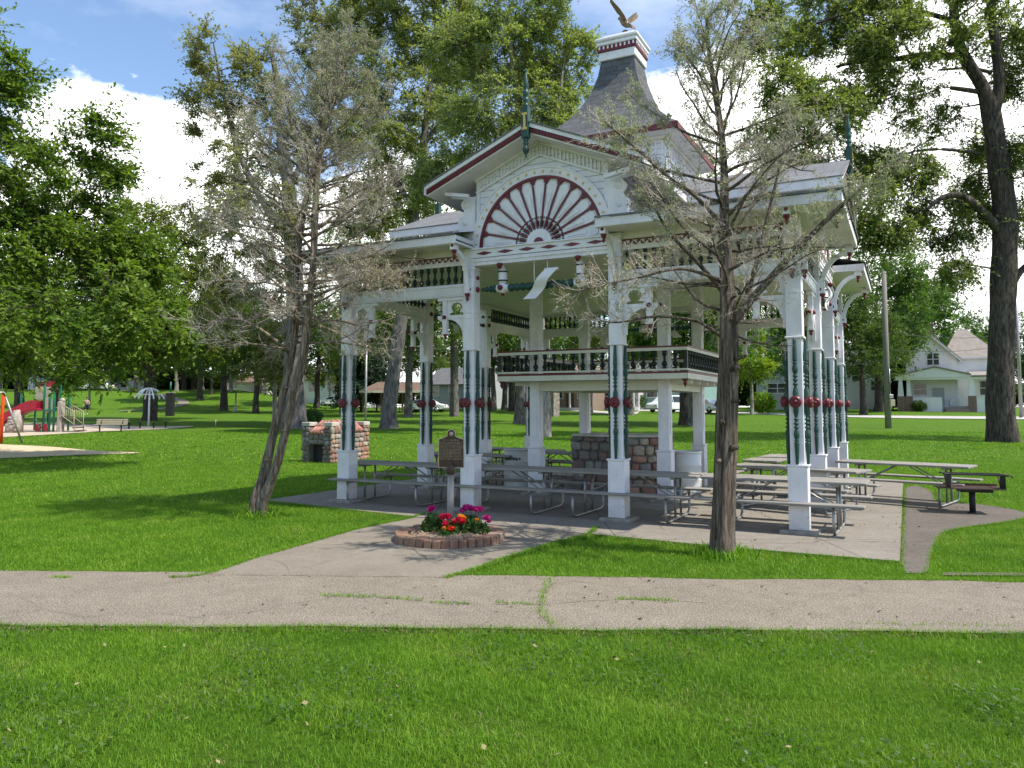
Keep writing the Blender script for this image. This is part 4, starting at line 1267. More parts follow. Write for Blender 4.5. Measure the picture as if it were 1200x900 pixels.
tables = [
    ('weathered grey picnic table between the front corner post and the marker, open lawn behind', -3.28, -3.72, 0.0),
    ('grey picnic table directly behind the post beside the bronze marker', -.93, -3.70, .01),
    ('long grey picnic table in front of the stone fireplace and the big white barrel', 1.46, -3.70, -.01),
    ('grey picnic table poking past the front right corner post of the pavilion', 3.95, -3.74, -.03),
    ('grey picnic table standing askew behind the front right corner post', 3.86, -1.30, -.31),
    ('picnic table set crosswise deep inside the pavilion near the right hand posts', 3.05, 1.45, 1.48),
    ('pale picnic table at the slab edge next to the black charcoal grill', 5.62, .80, -.27),
    ('picnic table in shade at the left side of the stone fireplace', -2.0, 1.15, -.25),
    ('dark picnic table at the far left side of the pavilion between two side posts', -3.64, -.45, .03),
    ('picnic table at the far back left corner inside the pavilion', -3.5, 2.0, -.15),
]
t0 = None
for i, (lab, x, y, r) in enumerate(tables):
    p = pav(x, y, SL)
    if t0 is None: t0 = picnic_table(lab, p, -PTH + r)
    else: dup(t0, lab, p, -PTH + r)

# ================================================================== fireplace in the middle of the pavilion
fp = thing('stone_fireplace', 'low rubble stone fireplace in the middle of the white pavilion', 'fireplace', pav(0, 0, SL), -PTH)
def boulders(m, p0, p1, z0, z1, seed, size=.2, bulge=.05):
    """rounded stones laid in rough courses on the wall face from p0 to p1 (outward side on the right hand)"""
    rr = random.Random(seed); p0 = Vector(p0); p1 = Vector(p1); L = (p1 - p0).length; d = (p1 - p0) / L; ang = math.atan2(d.y, d.x)
    z = z0
    while z < z1 - .03:
        h = min(rr.uniform(.75, 1.2) * size, z1 - z); x = -rr.uniform(0, .08)
        if z1 - z - h < .06: h = z1 - z
        while x < L - .02:
            w = rr.uniform(.8, 1.9) * size; w = min(w, L - x + .03)
            cx = max(.5 * w, 0) + x; hh = h * rr.uniform(.88, 1.12)
            m.M = Matrix.Translation((p0.x + d.x * cx, p0.y + d.y * cx, z + h / 2)) @ Matrix.Rotation(ang, 4, 'Z') @ Matrix.Rotation(rr.uniform(-.18, .18), 4, 'Y')
            seg, rings = 10, 7; v = []; f = []
            for i in range(rings + 1):
                t = PI * i / rings
                for j in range(seg):
                    q = 2 * PI * j / seg; e = lambda c: math.copysign(abs(c) ** .62, c)
                    k = 1 + rr.uniform(-.05, .05)
                    v.append((w * .485 * e(math.sin(t)) * e(math.cos(q)) * k, (bulge + .03 * rr.random()) * e(math.sin(t)) * e(math.sin(q)), hh * .485 * -e(math.cos(t)) * k))
            for i in range(rings):
                for j in range(seg):
                    q = (j + 1) % seg; f.append((i * seg + j, i * seg + q, (i + 1) * seg + q, (i + 1) * seg + j))
            m.sm = True; m.add(v, f); m.sm = False
            x += w
        z += h
    m.M = None
m = MB(); m.prism([(-.96, -.40), (.18, -.75), (.93, -.34), (.93, .74), (-.86, .74)], 0, 1.215, 'xy')
m.build('mortar_core', M['mortar'], fp)
m = MB(); boulders(m, (-.98, -.41), (.17, -.765), 0, 1.21, 5, .21); boulders(m, (-.87, .74), (-.97, -.40), 0, 1.21, 6, .21)
m.build('masonry_stones', M['bouldershade'], fp)  # shade painted in: greyer stones on the front and left faces
m = MB(); boulders(m, (.18, -.765), (.95, -.345), 0, 1.21, 8, .20); boulders(m, (.94, -.33), (.94, .74), 0, 1.21, 9, .2); boulders(m, (.93, .75), (-.86, .75), 0, 1.21, 10, .2)
m.build('flank_stones', M['boulderlit'], fp)['label'] = 'fieldstone flank coloured reddish for sunlight'
m = MB(); m.prism([(-1.0, -.46), (.18, -.82), (.97, -.39), (.97, .78), (-.9, .78)], 1.221, 1.262, 'xy')
m.build('cap_slab', M['cap'], fp)
m = MB(); m.bbox(-1.9, -.96, -.35, .6, 0, .24, .03)
m.build('hearth', M['stoneshade'], fp)  # ledge takes the greyer stone to look shadowed

# ================================================================== barrels
def barrel(label, p, mat, letters=False):
    t = thing('trash_barrel', label, 'barrel', p, -PTH, 'trash barrels in the pavilion')
    m = MB(); R = .30
    pr = [(R * .93, 0), (R * .97, .02), (R, .05)]
    for z in (.30, .60): pr += [(R, z - .03), (R * 1.03, z - .012), (R * 1.03, z + .012), (R, z + .03)]
    pr += [(R, .86)]
    m.lathe(pr, 28); m.build('drum', mat, t)
    m = MB(); m.lathe([(R * 1.0, .861), (R * 1.06, .865), (R * 1.06, .895), (R * .98, .905), (R * .96, .885), (.02, .882)], 28); m.build('rim', mat, t)
    if letters:
        m = MB(); x = -.19
        rr = random.Random(3)
        for w in (.05, .05, .03, .05, .05, .04, .05):
            for k in range(3):
                xx = x + k * w / 2.4; y = -math.sqrt(R * R - xx * xx) - .002
                m.box(xx, xx + .009, y - .002, y + .004, .64, .70)
            y = -math.sqrt(R * R - (x + w / 2) ** 2) - .002
            m.box(x, x + w * .85, y - .002, y + .004, rr.choice((.695, .665, .637)), rr.choice((.705, .675, .647)) if False else .705)
            x += w + .012
        m.build('lettering', M['letterblack'], t)
    return t
p = onz(806, 577, SL); barrel('bright white trash barrel between the fireplace and the right inner post', p, M['barrel'])
p = onz(700, 574, SL); barrel('white trash barrel, greyed to look shaded, standing against the fireplace', p, M['barrelshadedirty'])
p = onz(606, 571, SL); barrel('grey white trash barrel with black stencilled lettering by the left inner post', p, M['barrelshadedirty'], True)

# ================================================================== charcoal grill
gp = onz(1140, 601, .018)
t = thing('charcoal_grill', 'black pedestal charcoal grill on bare asphalt by the pavilion corner', 'grill', gp, -.30)
m = MB(); m.lathe([(.052, 0), (.052, .40)], 14); m.lathe([(.085, 0), (.08, .012), (.053, .02)], 14); m.build('pedestal', M['black'], t)
m = MB(); m.bbox(-.22, .30, -.17, .17, .375, .432, .01); m.build('ash_box', M['black'], t)
m = MB(); m.box(-.40, .47, -.27, .27, .433, .452); m.box(-.58, -.401, -.20, .20, .436, .449)
m.box(-.40, .47, .262, .27, .4525, .50)
m.build('tray', M['rust'], t)
for x in (-.40, .455):
    m = MB(); m.box(x, x + .015, -.26, .05, .4525, .695); m.bar((x + .0075, .05, .47), (x + .0075, .20, .68), .014, .03); m.build('side_bracket', M['black'], t)
m = MB()
m.box(-.42, .49, -.27, -.25, .68, .70); m.box(-.42, .49, .13, .15, .68, .70); m.box(-.42, -.40, -.249, .129, .68, .70); m.box(.47, .49, -.249, .129, .68, .70)
for k in range(30):
    x = -.385 + k * .0290; m.box(x - .005, x + .005, -.249, .129, .684, .696)
for y in (-.2, .08):
    m.tube([(.49, y, .69), (.56, y, .685), (.60, y, .64)], .012, 6); m.tube([(-.42, y, .69), (-.50, y, .70)], .014, 6)
m.build('grate', M['black'], t)

# ================================================================== flower bed and marker
pc = PLANTER_C
t = thing('flower_bed', 'round brick edged flower bed at the head of the path apron', 'flower bed', (pc.x, pc.y, .022), 0)
m = MB(); rr = random.Random(9); n = 40
for k in range(n):
    a = 2 * PI * k / n
    m.M = Matrix.Rotation(a, 4, 'Z') @ Matrix.Translation((PLANTER_R - .09, 0, 0)) @ Matrix.Rotation(rr.uniform(-.05, .05), 4, 'Z')
    w = 2 * PI * (PLANTER_R - .02) / n * .47
    m.bbox(-.10, .095 + rr.uniform(-.012, .012), -w, w, -.01, .115 + rr.uniform(-.012, .008), .009)
m.M = None; m.build('brick_edging', M['brick'], t)
m = MB(); m.lathe([(PLANTER_R - .17, 0), (PLANTER_R - .18, .085), (PLANTER_R * .5, .105), (.05, .115)], 32); m.build('mulch_bed', M['mulch'], t)
# loose bark chips on the bed
n = 900; a = rng.uniform(0, 2 * PI, n); r = (PLANTER_R - .19) * np.sqrt(rng.uniform(0, 1, n)); s = rng.uniform(.01, .03, n); b = rng.uniform(0, PI, n)
c = np.stack([r * np.cos(a), r * np.sin(a), .103 + .015 * (1 - r) + rng.uniform(0, .012, n)], 1)
t1 = np.stack([np.cos(b) * s, np.sin(b) * s, rng.normal(0, .008, n)], 1); t2 = np.stack([-np.sin(b) * s * .35, np.cos(b) * s * .35, rng.normal(0, .006, n)], 1)
ch = raw_mesh('bark_chips', np.stack([c - t1, c + t2, c + t1, c - t2], 1).reshape(-1, 3), np.arange(4 * n).reshape(-1, 4), M['mulch'], t); ch['kind'] = 'stuff'

def leafquads(C, size, rng, up=.5, aspect=.6):
    """quads with random attitude; C (n,3)"""
    n = len(C)
    nr = rng.normal(0, 1, (n, 3)); nr[:, 2] = np.abs(nr[:, 2]) + up; nr /= np.linalg.norm(nr, axis=1)[:, None]
    a = np.cross(nr, rng.normal(0, 1, (n, 3))); a /= np.linalg.norm(a, axis=1)[:, None] + 1e-9
    b = np.cross(nr, a)
    s = (size * rng.uniform(.6, 1.3, n))[:, None]
    v = np.stack([C - a * s, C + b * s * aspect + nr * s * .12, C + a * s, C - b * s * aspect + nr * s * .12], 1)
    return v.reshape(-1, 3), np.arange(4 * n).reshape(-1, 4)
def bedding(name, label, off, rx, h, nleaf, heads, ls=.035):
    """a bedding plant: leafy mound, stalks and round flower heads"""
    t = thing(name, label, 'plant', (pc.x + off[0], pc.y + off[1], .12), 0, 'bedding plants in the flower bed')
    u = rng.normal(0, 1, (nleaf, 3)); u /= np.linalg.norm(u, axis=1)[:, None]; u[:, 2] = np.abs(u[:, 2])
    C = u * np.array([rx, rx * .85, h]) * rng.uniform(.45, 1.0, nleaf)[:, None] ** .7
    v, f = leafquads(C, ls, rng, .4, .7); raw_mesh('foliage', v, f, M['plant'], t)
    m = MB()
    for k in range(7):
        a = k * .9; m.tube([(0, 0, 0), (.3 * rx * math.cos(a), .3 * rx * math.sin(a), h * .4), (.7 * rx * math.cos(a), .7 * rx * math.sin(a), h * .8)], .005, 5)
    for x, y, z, r, _ in heads: m.tube([(x * .4, y * .4, h * .3), (x, y, z)], .004, 5)
    m.build('stem', M['plant'], t)
    for x, y, z, r, mt in heads:
        n = int(2600 * r) + 14
        u = rng.normal(0, 1, (n, 3)); u /= np.linalg.norm(u, axis=1)[:, None]
        C = np.array([x, y, z]) + u * np.array([r, r, r * .7]) * rng.uniform(.6, 1, n)[:, None]
        v, f = leafquads(C, .016, rng, .1, .85); raw_mesh('flower_head', v, f, M[mt], t)
rr = random.Random(21)
bedding('geranium', 'tall leafy geranium with two pink heads, on the bed beside the post', (-.24, .05), .19, .27, 420, [(-.02, -.03, .34, .05, 'fpink'), (-.06, .04, .30, .03, 'fpink')])
bedding('geranium', 'scarlet geranium in front of the marker post', (.02, -.20), .15, .19, 300, [(-.10, -.04, .25, .055, 'fred'), (-.03, -.06, .26, .055, 'fred'), (.06, -.05, .19, .04, 'fred'), (.12, -.02, .21, .05, 'fred'), (.17, .03, .18, .05, 'fred'), (.02, -.10, .10, .05, 'fred'), (-.06, -.10, .17, .045, 'fred')])
bedding('geranium', 'broad magenta geranium behind the orange blooms', (.28, .06), .2, .24, 420, [(-.05, -.02, .35, .055, 'fpink'), (.02, .02, .33, .06, 'fpink'), (.10, -.03, .32, .05, 'fpink'), (.15, .02, .32, .05, 'fpink'), (-.10, .0, .30, .045, 'fpink')])
bedding('geranium', 'leafy bedding plant with a single magenta head on its outer side', (.44, -.08), .14, .16, 260, [(.09, 0, .22, .05, 'fpink'), (.12, -.03, .17, .03, 'fpink'), (-.05, .0, .19, .022, 'fyel')])
bedding('marigold', 'small orange and yellow marigold between the red and magenta blooms', (.16, -.12), .09, .16, 120, [(0, 0, .24, .04, 'fyel'), (.05, .02, .22, .028, 'fyel'), (-.05, -.06, .1, .02, 'fyel')])
bedding('marigold', 'low orange marigold near the front bricks', (-.03, -.34), .07, .08, 90, [(-.02, -.02, .11, .022, 'fyel'), (.05, .0, .10, .02, 'fred')])

# bronze marker on its post
sp = Vector((pc.x + .0, pc.y + .12, .022))
t = thing('historical_marker', 'dark bronze plaque with raised lettering on a pale metal post in the flower bed', 'marker sign', (sp.x, sp.y, sp.z), math.radians(-4))
zc_ = at(527, 548, sp.y).z - sp.z; zt_ = at(527, 503.5, sp.y).z - sp.z; z1_ = at(527, 512, sp.y).z - sp.z
m = MB(); m.lathe([(.05, 0), (.05, zc_ - .09)], 16); m.build('post', M['postgrey'], t)
m = MB(); m.lathe([(.054, zc_ - .09), (.062, zc_ - .07), (.062, zc_ + .0), (.05, zc_ + .03), (.02, zc_ + .075), (.004, zc_ + .085)], 16, (0, -.03, 0)); m.build('post_cap', M['bronze'], t)
w = .188
top = [(-w, z1_ - .035), (-.125, z1_ - .018), (-.085, z1_ + .0), (-.062, z1_ + .012)] + [(-.062 * math.cos(a), zt_ - .062 + .062 * math.sin(a)) for a in np.linspace(-.2, PI + .2, 11)] + [(.062, z1_ + .012), (.085, z1_), (.125, z1_ - .018), (w, z1_ - .035)]
pl = [(-w, zc_ + .0), (w, zc_ + .0)] + top[::-1]
m = MB(); m.prism(pl, .035, .07); m.build('plaque', M['bronze'], t)
m = MB()
inner = [(x * .94, zc_ + .012 + (z - zc_) * .965) for x, z in pl]
for a, b in zip(pl, pl[1:] + pl[:1]): m.bar((a[0] * .975, .030, a[1]), (b[0] * .975, .030, b[1]), .012, .012)
m.build('plaque_border', M['letter'], t)
m = MB(); rr = random.Random(4)
z = z1_ - .055; zend = zc_ + .10; k = 0
while z > zend:
    if k == 0: x, xe, hh = -.115, .115, .016
    else: x, xe, hh = -.165, .165, .012
    while x < xe - .012:
        wl = rr.uniform(.018, .05); wl = min(wl, xe - x); nl = max(2, int(wl / .0085))
        for q in range(nl):
            xx = x + q * wl / nl
            m.box(xx, xx + .0022, .031, .0348, z, z + hh)
            m.box(xx + .0023, xx + .0055, .031, .0348, z + rr.choice((0, hh * .4, hh * .78)), z + rr.choice((0, hh * .4, hh * .78)) + .0022)
        x += wl + .010
    z -= .030 if k == 0 else .0205; k += 1
m.build('plaque_lettering', M['letter'], t)
m = MB(); m.lathe([(.005, .029), (.03, .03), (.034, .0348)], 14, (0, 0, zt_ - .062), 'y'); m.build('emblem', M['letter'], t)

# ================================================================== old stone cooking hearth on the lawn
hb = on_ground(352, 541); hb2 = on_ground(388, 543); hb3 = on_ground(434, 541)
ang = -PTH
ho = Vector((hb2.x, hb2.y, float(ht(hb2.x, hb2.y))))
t = thing('outdoor_hearth', 'old fieldstone cooking hearth with terracotta tile roof on the lawn', 'hearth', ho, -.42)
sc = hb2.y / FPX
W1, W2, HH = 38 * sc / .92, 48 * sc * 1.55, 47 * sc
m = MB(); m.bbox(-W1, -W1 + .26, 0, .34, -.05, HH - .12, .02); m.bbox(-.28, 0, 0, .34, -.05, HH - .12, .02)
m.box(-W1 + .261, -.281, .02, .30, HH * .46, HH * .74); m.box(-W1 + .03, -.03, .345, W2 - .35, -.05, HH * .62)
m.build('front_pier', M['mortar'], t)
for xa_, xb_ in ((-W1, -W1 + .26), (-.28, 0)):
    m = MB(); boulders(m, (xa_, -.005), (xb_, -.005), 0, HH - .13, int(xa_ * 50) + 90, .15, .03); m.build('pier_stones', M['bouldershade'], t)
m = MB(); boulders(m, (-W1 + .26, .015), (-.28, .015), HH * .47, HH * .73, 44, .15, .03); m.build('lintel_stones', M['bouldershade'], t)
m = MB(); m.box(-W1 + .261, -.281, .25, .30, 0, HH * .62); m.build('firebox_mouth', M['black'], t)
m = MB(); m.box(-.275, -.005, .345, W2 - .30, -.05, HH * .72); m.bbox(-.34, 0.0, W2 - .295, W2, -.05, HH - .12, .02); m.bbox(-W1, -W1 + .3, W2 - .295, W2, -.05, HH - .12, .02)
m.build('side_wall', M['mortar'], t)
m = MB(); boulders(m, (.002, .02), (.002, .34), 0, HH - .13, 31, .16, .03); boulders(m, (-.002, .345), (-.002, W2 - .30), 0, HH * .71, 32, .17, .03); boulders(m, (.002, W2 - .295), (.002, W2), 0, HH - .13, 33, .16, .03)
m.build('side_stones', M['boulderlit'], t)  # sunlight painted in: redder stones on the lit side
for x0, x1, y0, y1 in ((-W1 - .04, -W1 + .30, -.04, .38), (-.32, .04, -.04, .38), (-.38, .04, W2 - .33, W2 + .04), (-W1 - .04, -W1 + .34, W2 - .33, W2 + .04)):
    m = MB(); m.bbox(x0, x1, y0, y1, HH - .119, HH + .01, .012); m.build('cap_stone', M['cap'], t)
m = MB()
def tiles(x0, x1, y0, z0, y1, z1, n):
    for k in range(n):
        x = x0 + (k + .5) * (x1 - x0) / n; r = (x1 - x0) / n * .52
        for j in range(2):
            a, b = j / 2, (j + 1) / 2 + .08
            p0 = Vector((x, y0 + (y1 - y0) * a, z0 + (z1 - z0) * a + .02)); p1 = Vector((x, y0 + (y1 - y0) * min(b, 1), z0 + (z1 - z0) * min(b, 1)))
            m.tube([p0, p1], [r, r * .85], 8)
tiles(-W1 + .27, -.29, -.05, HH * .72, .62, HH + .02, 4)
def tiles_y(y0, y1, x0, z0, x1, z1, n):
    for k in range(n):
        y = y0 + (k + .5) * (y1 - y0) / n; r = (y1 - y0) / n * .52
        for j in range(2):
            a, b = j / 2, min(1, (j + 1) / 2 + .08)
            m.tube([(x0 + (x1 - x0) * a, y, z0 + (z1 - z0) * a + .02), (x0 + (x1 - x0) * b, y, z0 + (z1 - z0) * b)], [r, r * .85], 8)
tiles_y(.40, W2 - .36, .02, HH * .74, -.42, HH + .02, 5)
m.bbox(-W1 + .35, -.38, .55, W2 - .45, HH - .02, HH + .06, .02)
m.build('tile_roof', M['tile'], t)

# ================================================================== bare pole behind the corner post
p = ground_at(428.5, hb2.y + 6)
t = thing('bare_pole', 'thin bare grey metal pole standing behind the stone hearth', 'pole', p)
m = MB(); m.lathe([(.045, 0), (.04, at(428, 392, p.y).z - p.z)], 10); m.build('shaft', M['steel'], t)
m = MB(); m.lathe([(.09, 0), (.09, .03), (.05, .05)], 10); m.build('base_plate', M['steel'], t)

# ================================================================== trees
def prisms(S, E, r0, r1, k=3):
    """thin tapered rods from S to E"""
    S = np.asarray(S, float); E = np.asarray(E, float); n = len(S)
    d = E - S; d /= np.linalg.norm(d, axis=1)[:, None] + 1e-9
    ref = np.where(np.abs(d[:, 2:3]) > .8, np.array([[1., 0, 0]]), np.array([[0, 0, 1.]]))
    t = np.cross(d, ref); t /= np.linalg.norm(t, axis=1)[:, None] + 1e-9; b = np.cross(d, t)
    V = np.empty((n, 2 * k, 3))
    for j in range(k):
        a = 2 * PI * j / k; o = t * math.cos(a) + b * math.sin(a)
        V[:, j] = S + o * np.asarray(r0).reshape(-1, 1); V[:, k + j] = E + o * np.asarray(r1).reshape(-1, 1)
    q = np.array([[j, (j + 1) % k, k + (j + 1) % k, k + j] for j in range(k)])
    F = (np.arange(n)[:, None, None] * 2 * k + q[None]).reshape(-1, 4)
    return V.reshape(-1, 3), F
def noisy_tube(m, pts, rad, k, rng, lump=.12, flare=None, ridge=0.0):
    """trunk with an uneven section, flared root"""
    pts = [Vector(p) for p in pts]
    fine = []; fr = []
    n = len(pts)
    for i in range(n - 1):
        p0, p1, p2, p3 = pts[max(i - 1, 0)], pts[i], pts[i + 1], pts[min(i + 2, n - 1)]
        for j in range(5):
            t = j / 5
            fine.append(.5 * (2 * p1 + (p2 - p0) * t + (2 * p0 - 5 * p1 + 4 * p2 - p3) * t * t + (3 * p1 - p0 - 3 * p2 + p3) * t ** 3)); fr.append(rad[i] * (1 - t) + rad[i + 1] * t)
    fine.append(pts[-1]); fr.append(rad[-1])
    ph = rng.uniform(0, 6.28, 6)
    v = []; f = []
    for i, p in enumerate(fine):
        d = (fine[min(i + 1, len(fine) - 1)] - fine[max(i - 1, 0)]).normalized()
        t = (Vector((1, 0, 0)) - d * d.x).normalized() if abs(d.x) < .9 else (Vector((0, 1, 0)) - d * d.y).normalized()
        b = d.cross(t); h = (p - fine[0]).length
        for j in range(k):
            a = 2 * PI * j / k
            r = fr[i] * (1 + lump * (math.sin(3 * a + ph[0] + h * .7) * .5 + math.sin(5 * a + ph[1] - h * .9) * .4 + .35 * math.sin(2 * a + ph[2] + h * 2.3)))
            if ridge: r *= 1 + ridge * (math.sin(9 * a + ph[4] + .9 * math.sin(h * 1.9)) + .7 * math.sin(14 * a + ph[5] + .8 * math.sin(h * 2.7 + 1)))
            if flare: r += flare * math.exp(-h / (fr[0] * 1.1)) * (.55 + .45 * math.sin(5 * a + ph[3]))
            v.append(p + (t * math.cos(a) + b * math.sin(a)) * r)
    for i in range(len(fine) - 1):
        for j in range(k):
            q = (j + 1) % k
            f.append((i * k + j, i * k + q, (i + 1) * k + q, (i + 1) * k + j))
    f.append(tuple((len(fine) - 1) * k + j for j in range(k)))
    o = m.sm; m.sm = True; m.add(v, f); m.sm = o
    return fine, fr
def broadleaf(name, label, cat, loc, trunk, rad, lobes, ncl, leaf, per, crad, lmat, bmat, seed, limbs=(), group=None, flare=.25, flat=.55, dead=(), fine_twigs=True):
    """trunk: points local to loc; lobes: (x,y,z,rx,ry,rz,weight); clusters of leaves joined to the wood by boughs"""
    rng = np.random.default_rng(seed)
    t = thing(name, label, cat, loc, 0, group)
    m = MB()
    fine, fr = noisy_tube(m, trunk, rad, 12, rng, flare=flare * rad[0] * 2)
    nodes = [np.array(p) for p in fine[3:]]; nr = list(fr[3:])
    for pts, rr_ in list(limbs) + list(dead):
        a, b = noisy_tube(m, pts, rr_, 8, rng, .08)
        if (pts, rr_) not in list(dead): nodes += [np.array(p) for p in a]; nr += b
    W = np.array([l[6] if len(l) > 6 else 1. for l in lobes], float); W /= W.sum()
    C = []
    for i in rng.choice(len(lobes), ncl, p=W):
        l = lobes[i]; u = rng.normal(0, 1, 3); u /= np.linalg.norm(u)
        C.append(np.array(l[:3]) + u * np.array(l[3:6]) * rng.uniform(.25, 1) ** .55)
    C = np.array(C); ax = np.array(trunk[-1]); C = C[np.argsort(np.linalg.norm(C - ax, axis=1))]
    NA = np.array(nodes); NR = np.array(nr)
    tipsegs = []
    for c in C:
        d = NA - c; dist = np.linalg.norm(d, axis=1) + np.maximum(0, d[:, 2] + .15 * np.linalg.norm(d[:, :2], axis=1)) * 1.6
        j = int(np.argmin(dist)); p = NA[j]; L = np.linalg.norm(c - p)
        if L < .15: continue
        mid = (p + c) / 2 + rng.normal(0, .10 * L, 3) + np.array([0, 0, -.06 * L])
        r0 = min(NR[j] * .62, .012 + .026 * L * (.6 + rad[0])); r1 = max(.008, r0 * .3)
        pts = [p, p * .56 + mid * .44 + rng.normal(0, .03 * L, 3), mid, mid * .45 + c * .55 + rng.normal(0, .04 * L, 3), c]
        rs = np.linspace(r0, r1, 5)
        m.tube(pts, list(rs), 5, False)
        NA = np.concatenate([NA, np.array(pts[2:])]); NR = np.concatenate([NR, rs[2:]])
        tipsegs.append((pts[3], c))
    m.build('trunk', bmat, t)
    # sprays: each cluster is a fan of twigs that carry their leaves in two ranks
    LPT = 13
    nt = max(5, per // LPT)
    idx = np.repeat(np.arange(len(C)), nt); n = len(idx)
    sz = (crad * rng.uniform(.55, 1.3, len(C)))[idx]
    out = C[idx] - np.array(trunk[-1]) * np.array([1, 1, .8]); out /= np.linalg.norm(out, axis=1)[:, None] + 1e-9
    d = rng.normal(0, 1, (n, 3)) + .75 * out; d[:, 2] *= flat + .15; d /= np.linalg.norm(d, axis=1)[:, None]
    L = sz * rng.uniform(.5, 1.25, n)
    base = C[idx] + rng.normal(0, .16, (n, 3)) * sz[:, None]
    tip = base + d * L[:, None]; tip[:, 2] -= .22 * L * rng.uniform(.2, 1.2, n)
    if fine_twigs:
        mid = (base + tip) / 2; mid[:, 2] += .06 * L
        v, f = prisms(np.concatenate([C[idx], base * .5 + mid * .5]), np.concatenate([base * .5 + mid * .5, tip]), np.concatenate([np.full(n, .012), np.full(n, .008)]), np.concatenate([np.full(n, .008), np.full(n, .003)]))
        raw_mesh('twigs', v, f, bmat, t)
    u = (np.arange(LPT) + .5) / LPT
    u = np.clip(u[None, :, None] + rng.normal(0, .04, (n, LPT, 1)), .05, 1.08)
    side = np.where(np.arange(LPT) % 2 == 0, 1., -1.)[None, :, None]
    tw = (tip - base)[:, None]; P = base[:, None] + tw * u
    P[..., 2] += (.24 * L)[:, None] * (u[..., 0] * (1 - u[..., 0]))
    dn = tw / (np.linalg.norm(tw, axis=2, keepdims=True) + 1e-9)
    up = np.array([0, 0, 1.]) + rng.normal(0, .62, (n, LPT, 3)); lat = np.cross(np.broadcast_to(dn, up.shape), up); lat /= np.linalg.norm(lat, axis=2, keepdims=True) + 1e-9
    ax_ = lat * side * .8 + dn * .65 + rng.normal(0, .22, (n, LPT, 3)); ax_ /= np.linalg.norm(ax_, axis=2, keepdims=True)
    nn = np.cross(ax_, np.cross(up, ax_)); nn /= np.linalg.norm(nn, axis=2, keepdims=True) + 1e-9
    bb = np.cross(nn, ax_)
    ls = leaf * rng.uniform(.65, 1.35, (n, LPT, 1))
    P = P + ax_ * ls * .9
    v = np.stack([P - ax_ * ls, P + bb * ls * .48 - nn * ls * .10, P + ax_ * ls - nn * ls * .18, P - bb * ls * .48 - nn * ls * .10], 2).reshape(-1, 3)
    f = np.arange(len(v)).reshape(-1, 4)
    raw_mesh('crown', v, f, lmat, t)
    return t
Zero = Vector((0, 0, 0))
def L_(px, py, Y, base): p = at(px, py, Y); return (p.x - base.x, p.y - base.y, p.z - base.z)
def px_tree(name, label, cat, base_px, Y, trunkpx, rad, lobespx, ncl, leaf, per, crad, lmat, bmat, seed, limbs=(), dead=(), **kw):
    """a tree surveyed against the site: trunk and lobes given as sight lines at range Y"""
    b = ground_at(base_px, Y); s = Y / FPX
    tr = [(0, 0, -.15)] + [L_(x, y, Y + (dy[0] if dy else 0), b) for x, y, *dy in trunkpx]
    lb = []
    for x, y, rx, ry, *r in lobespx:
        dy = r[0] if r else 0; w = r[1] if len(r) > 1 else rx * ry
        p = L_(x, y, Y + dy, b); lb.append((*p, rx * s, (rx + ry) / 2 * s, ry * s, w))
    lm = [([L_(x, y, Y + (q[0] if q else 0), b) for x, y, *q in pts], rr_) for pts, rr_ in limbs]
    dd = [([L_(x, y, Y + (q[0] if q else 0), b) for x, y, *q in pts], rr_) for pts, rr_ in dead]
    return broadleaf(name, label, cat, b, tr, [rad[0]] + list(rad), lb, ncl, leaf, per, crad, lmat, bmat, seed, lm, dead=dd, **kw)

# big maple whose crown hangs in from the west
px_tree('maple_tree', 'near dark green maple with dense leafy boughs reaching over the playground', 'tree', -190, 26,
        [(-190, 480), (-188, 380), (-180, 260), (-170, 120), (-160, 0)], [.42, .38, .34, .26, .14],
        [(90, 380, 115, 62, -2), (35, 300, 105, 70, 0), (120, 300, 75, 52, 1), (75, 210, 80, 50, 1), (10, 190, 80, 60, 2), (100, 150, 32, 24, 0), (-25, 70, 66, 50, 0), (-90, 250, 130, 120, 0), (-160, 80, 130, 120, 2), (-60, 390, 130, 60, 3), (150, 345, 55, 60, 2), (-260, 260, 150, 180, 0, 9000)],
        430, .085, 390, 1.12, M['maple'], M['barkdark'], 3, flat=.45, group='park trees')
# tree in front of the spinner
px_tree('shade_tree', 'big shade tree with thick dark trunk behind the curved white spinner', 'tree', 176, 63,
        [(176, 465), (176, 430), (177, 395), (178, 350), (180, 300), (180, 265)], [.52, .46, .42, .36, .26, .14],
        [(185, 380, 62, 40, 0), (150, 345, 46, 40, 1), (222, 345, 50, 40, -2), (185, 300, 46, 34, 2), (170, 255, 30, 24, 0), (210, 270, 34, 22, 0), (240, 390, 45, 25, 3), (130, 395, 40, 24, -3)],
        230, .14, 190, 1.7, M['maple'], M['barkdark'], 5, limbs=[([(178, 350), (160, 325), (150, 300)], [.2, .15, .08]), ([(180, 330), (200, 305), (215, 285)], [.2, .14, .08])], group='park trees')
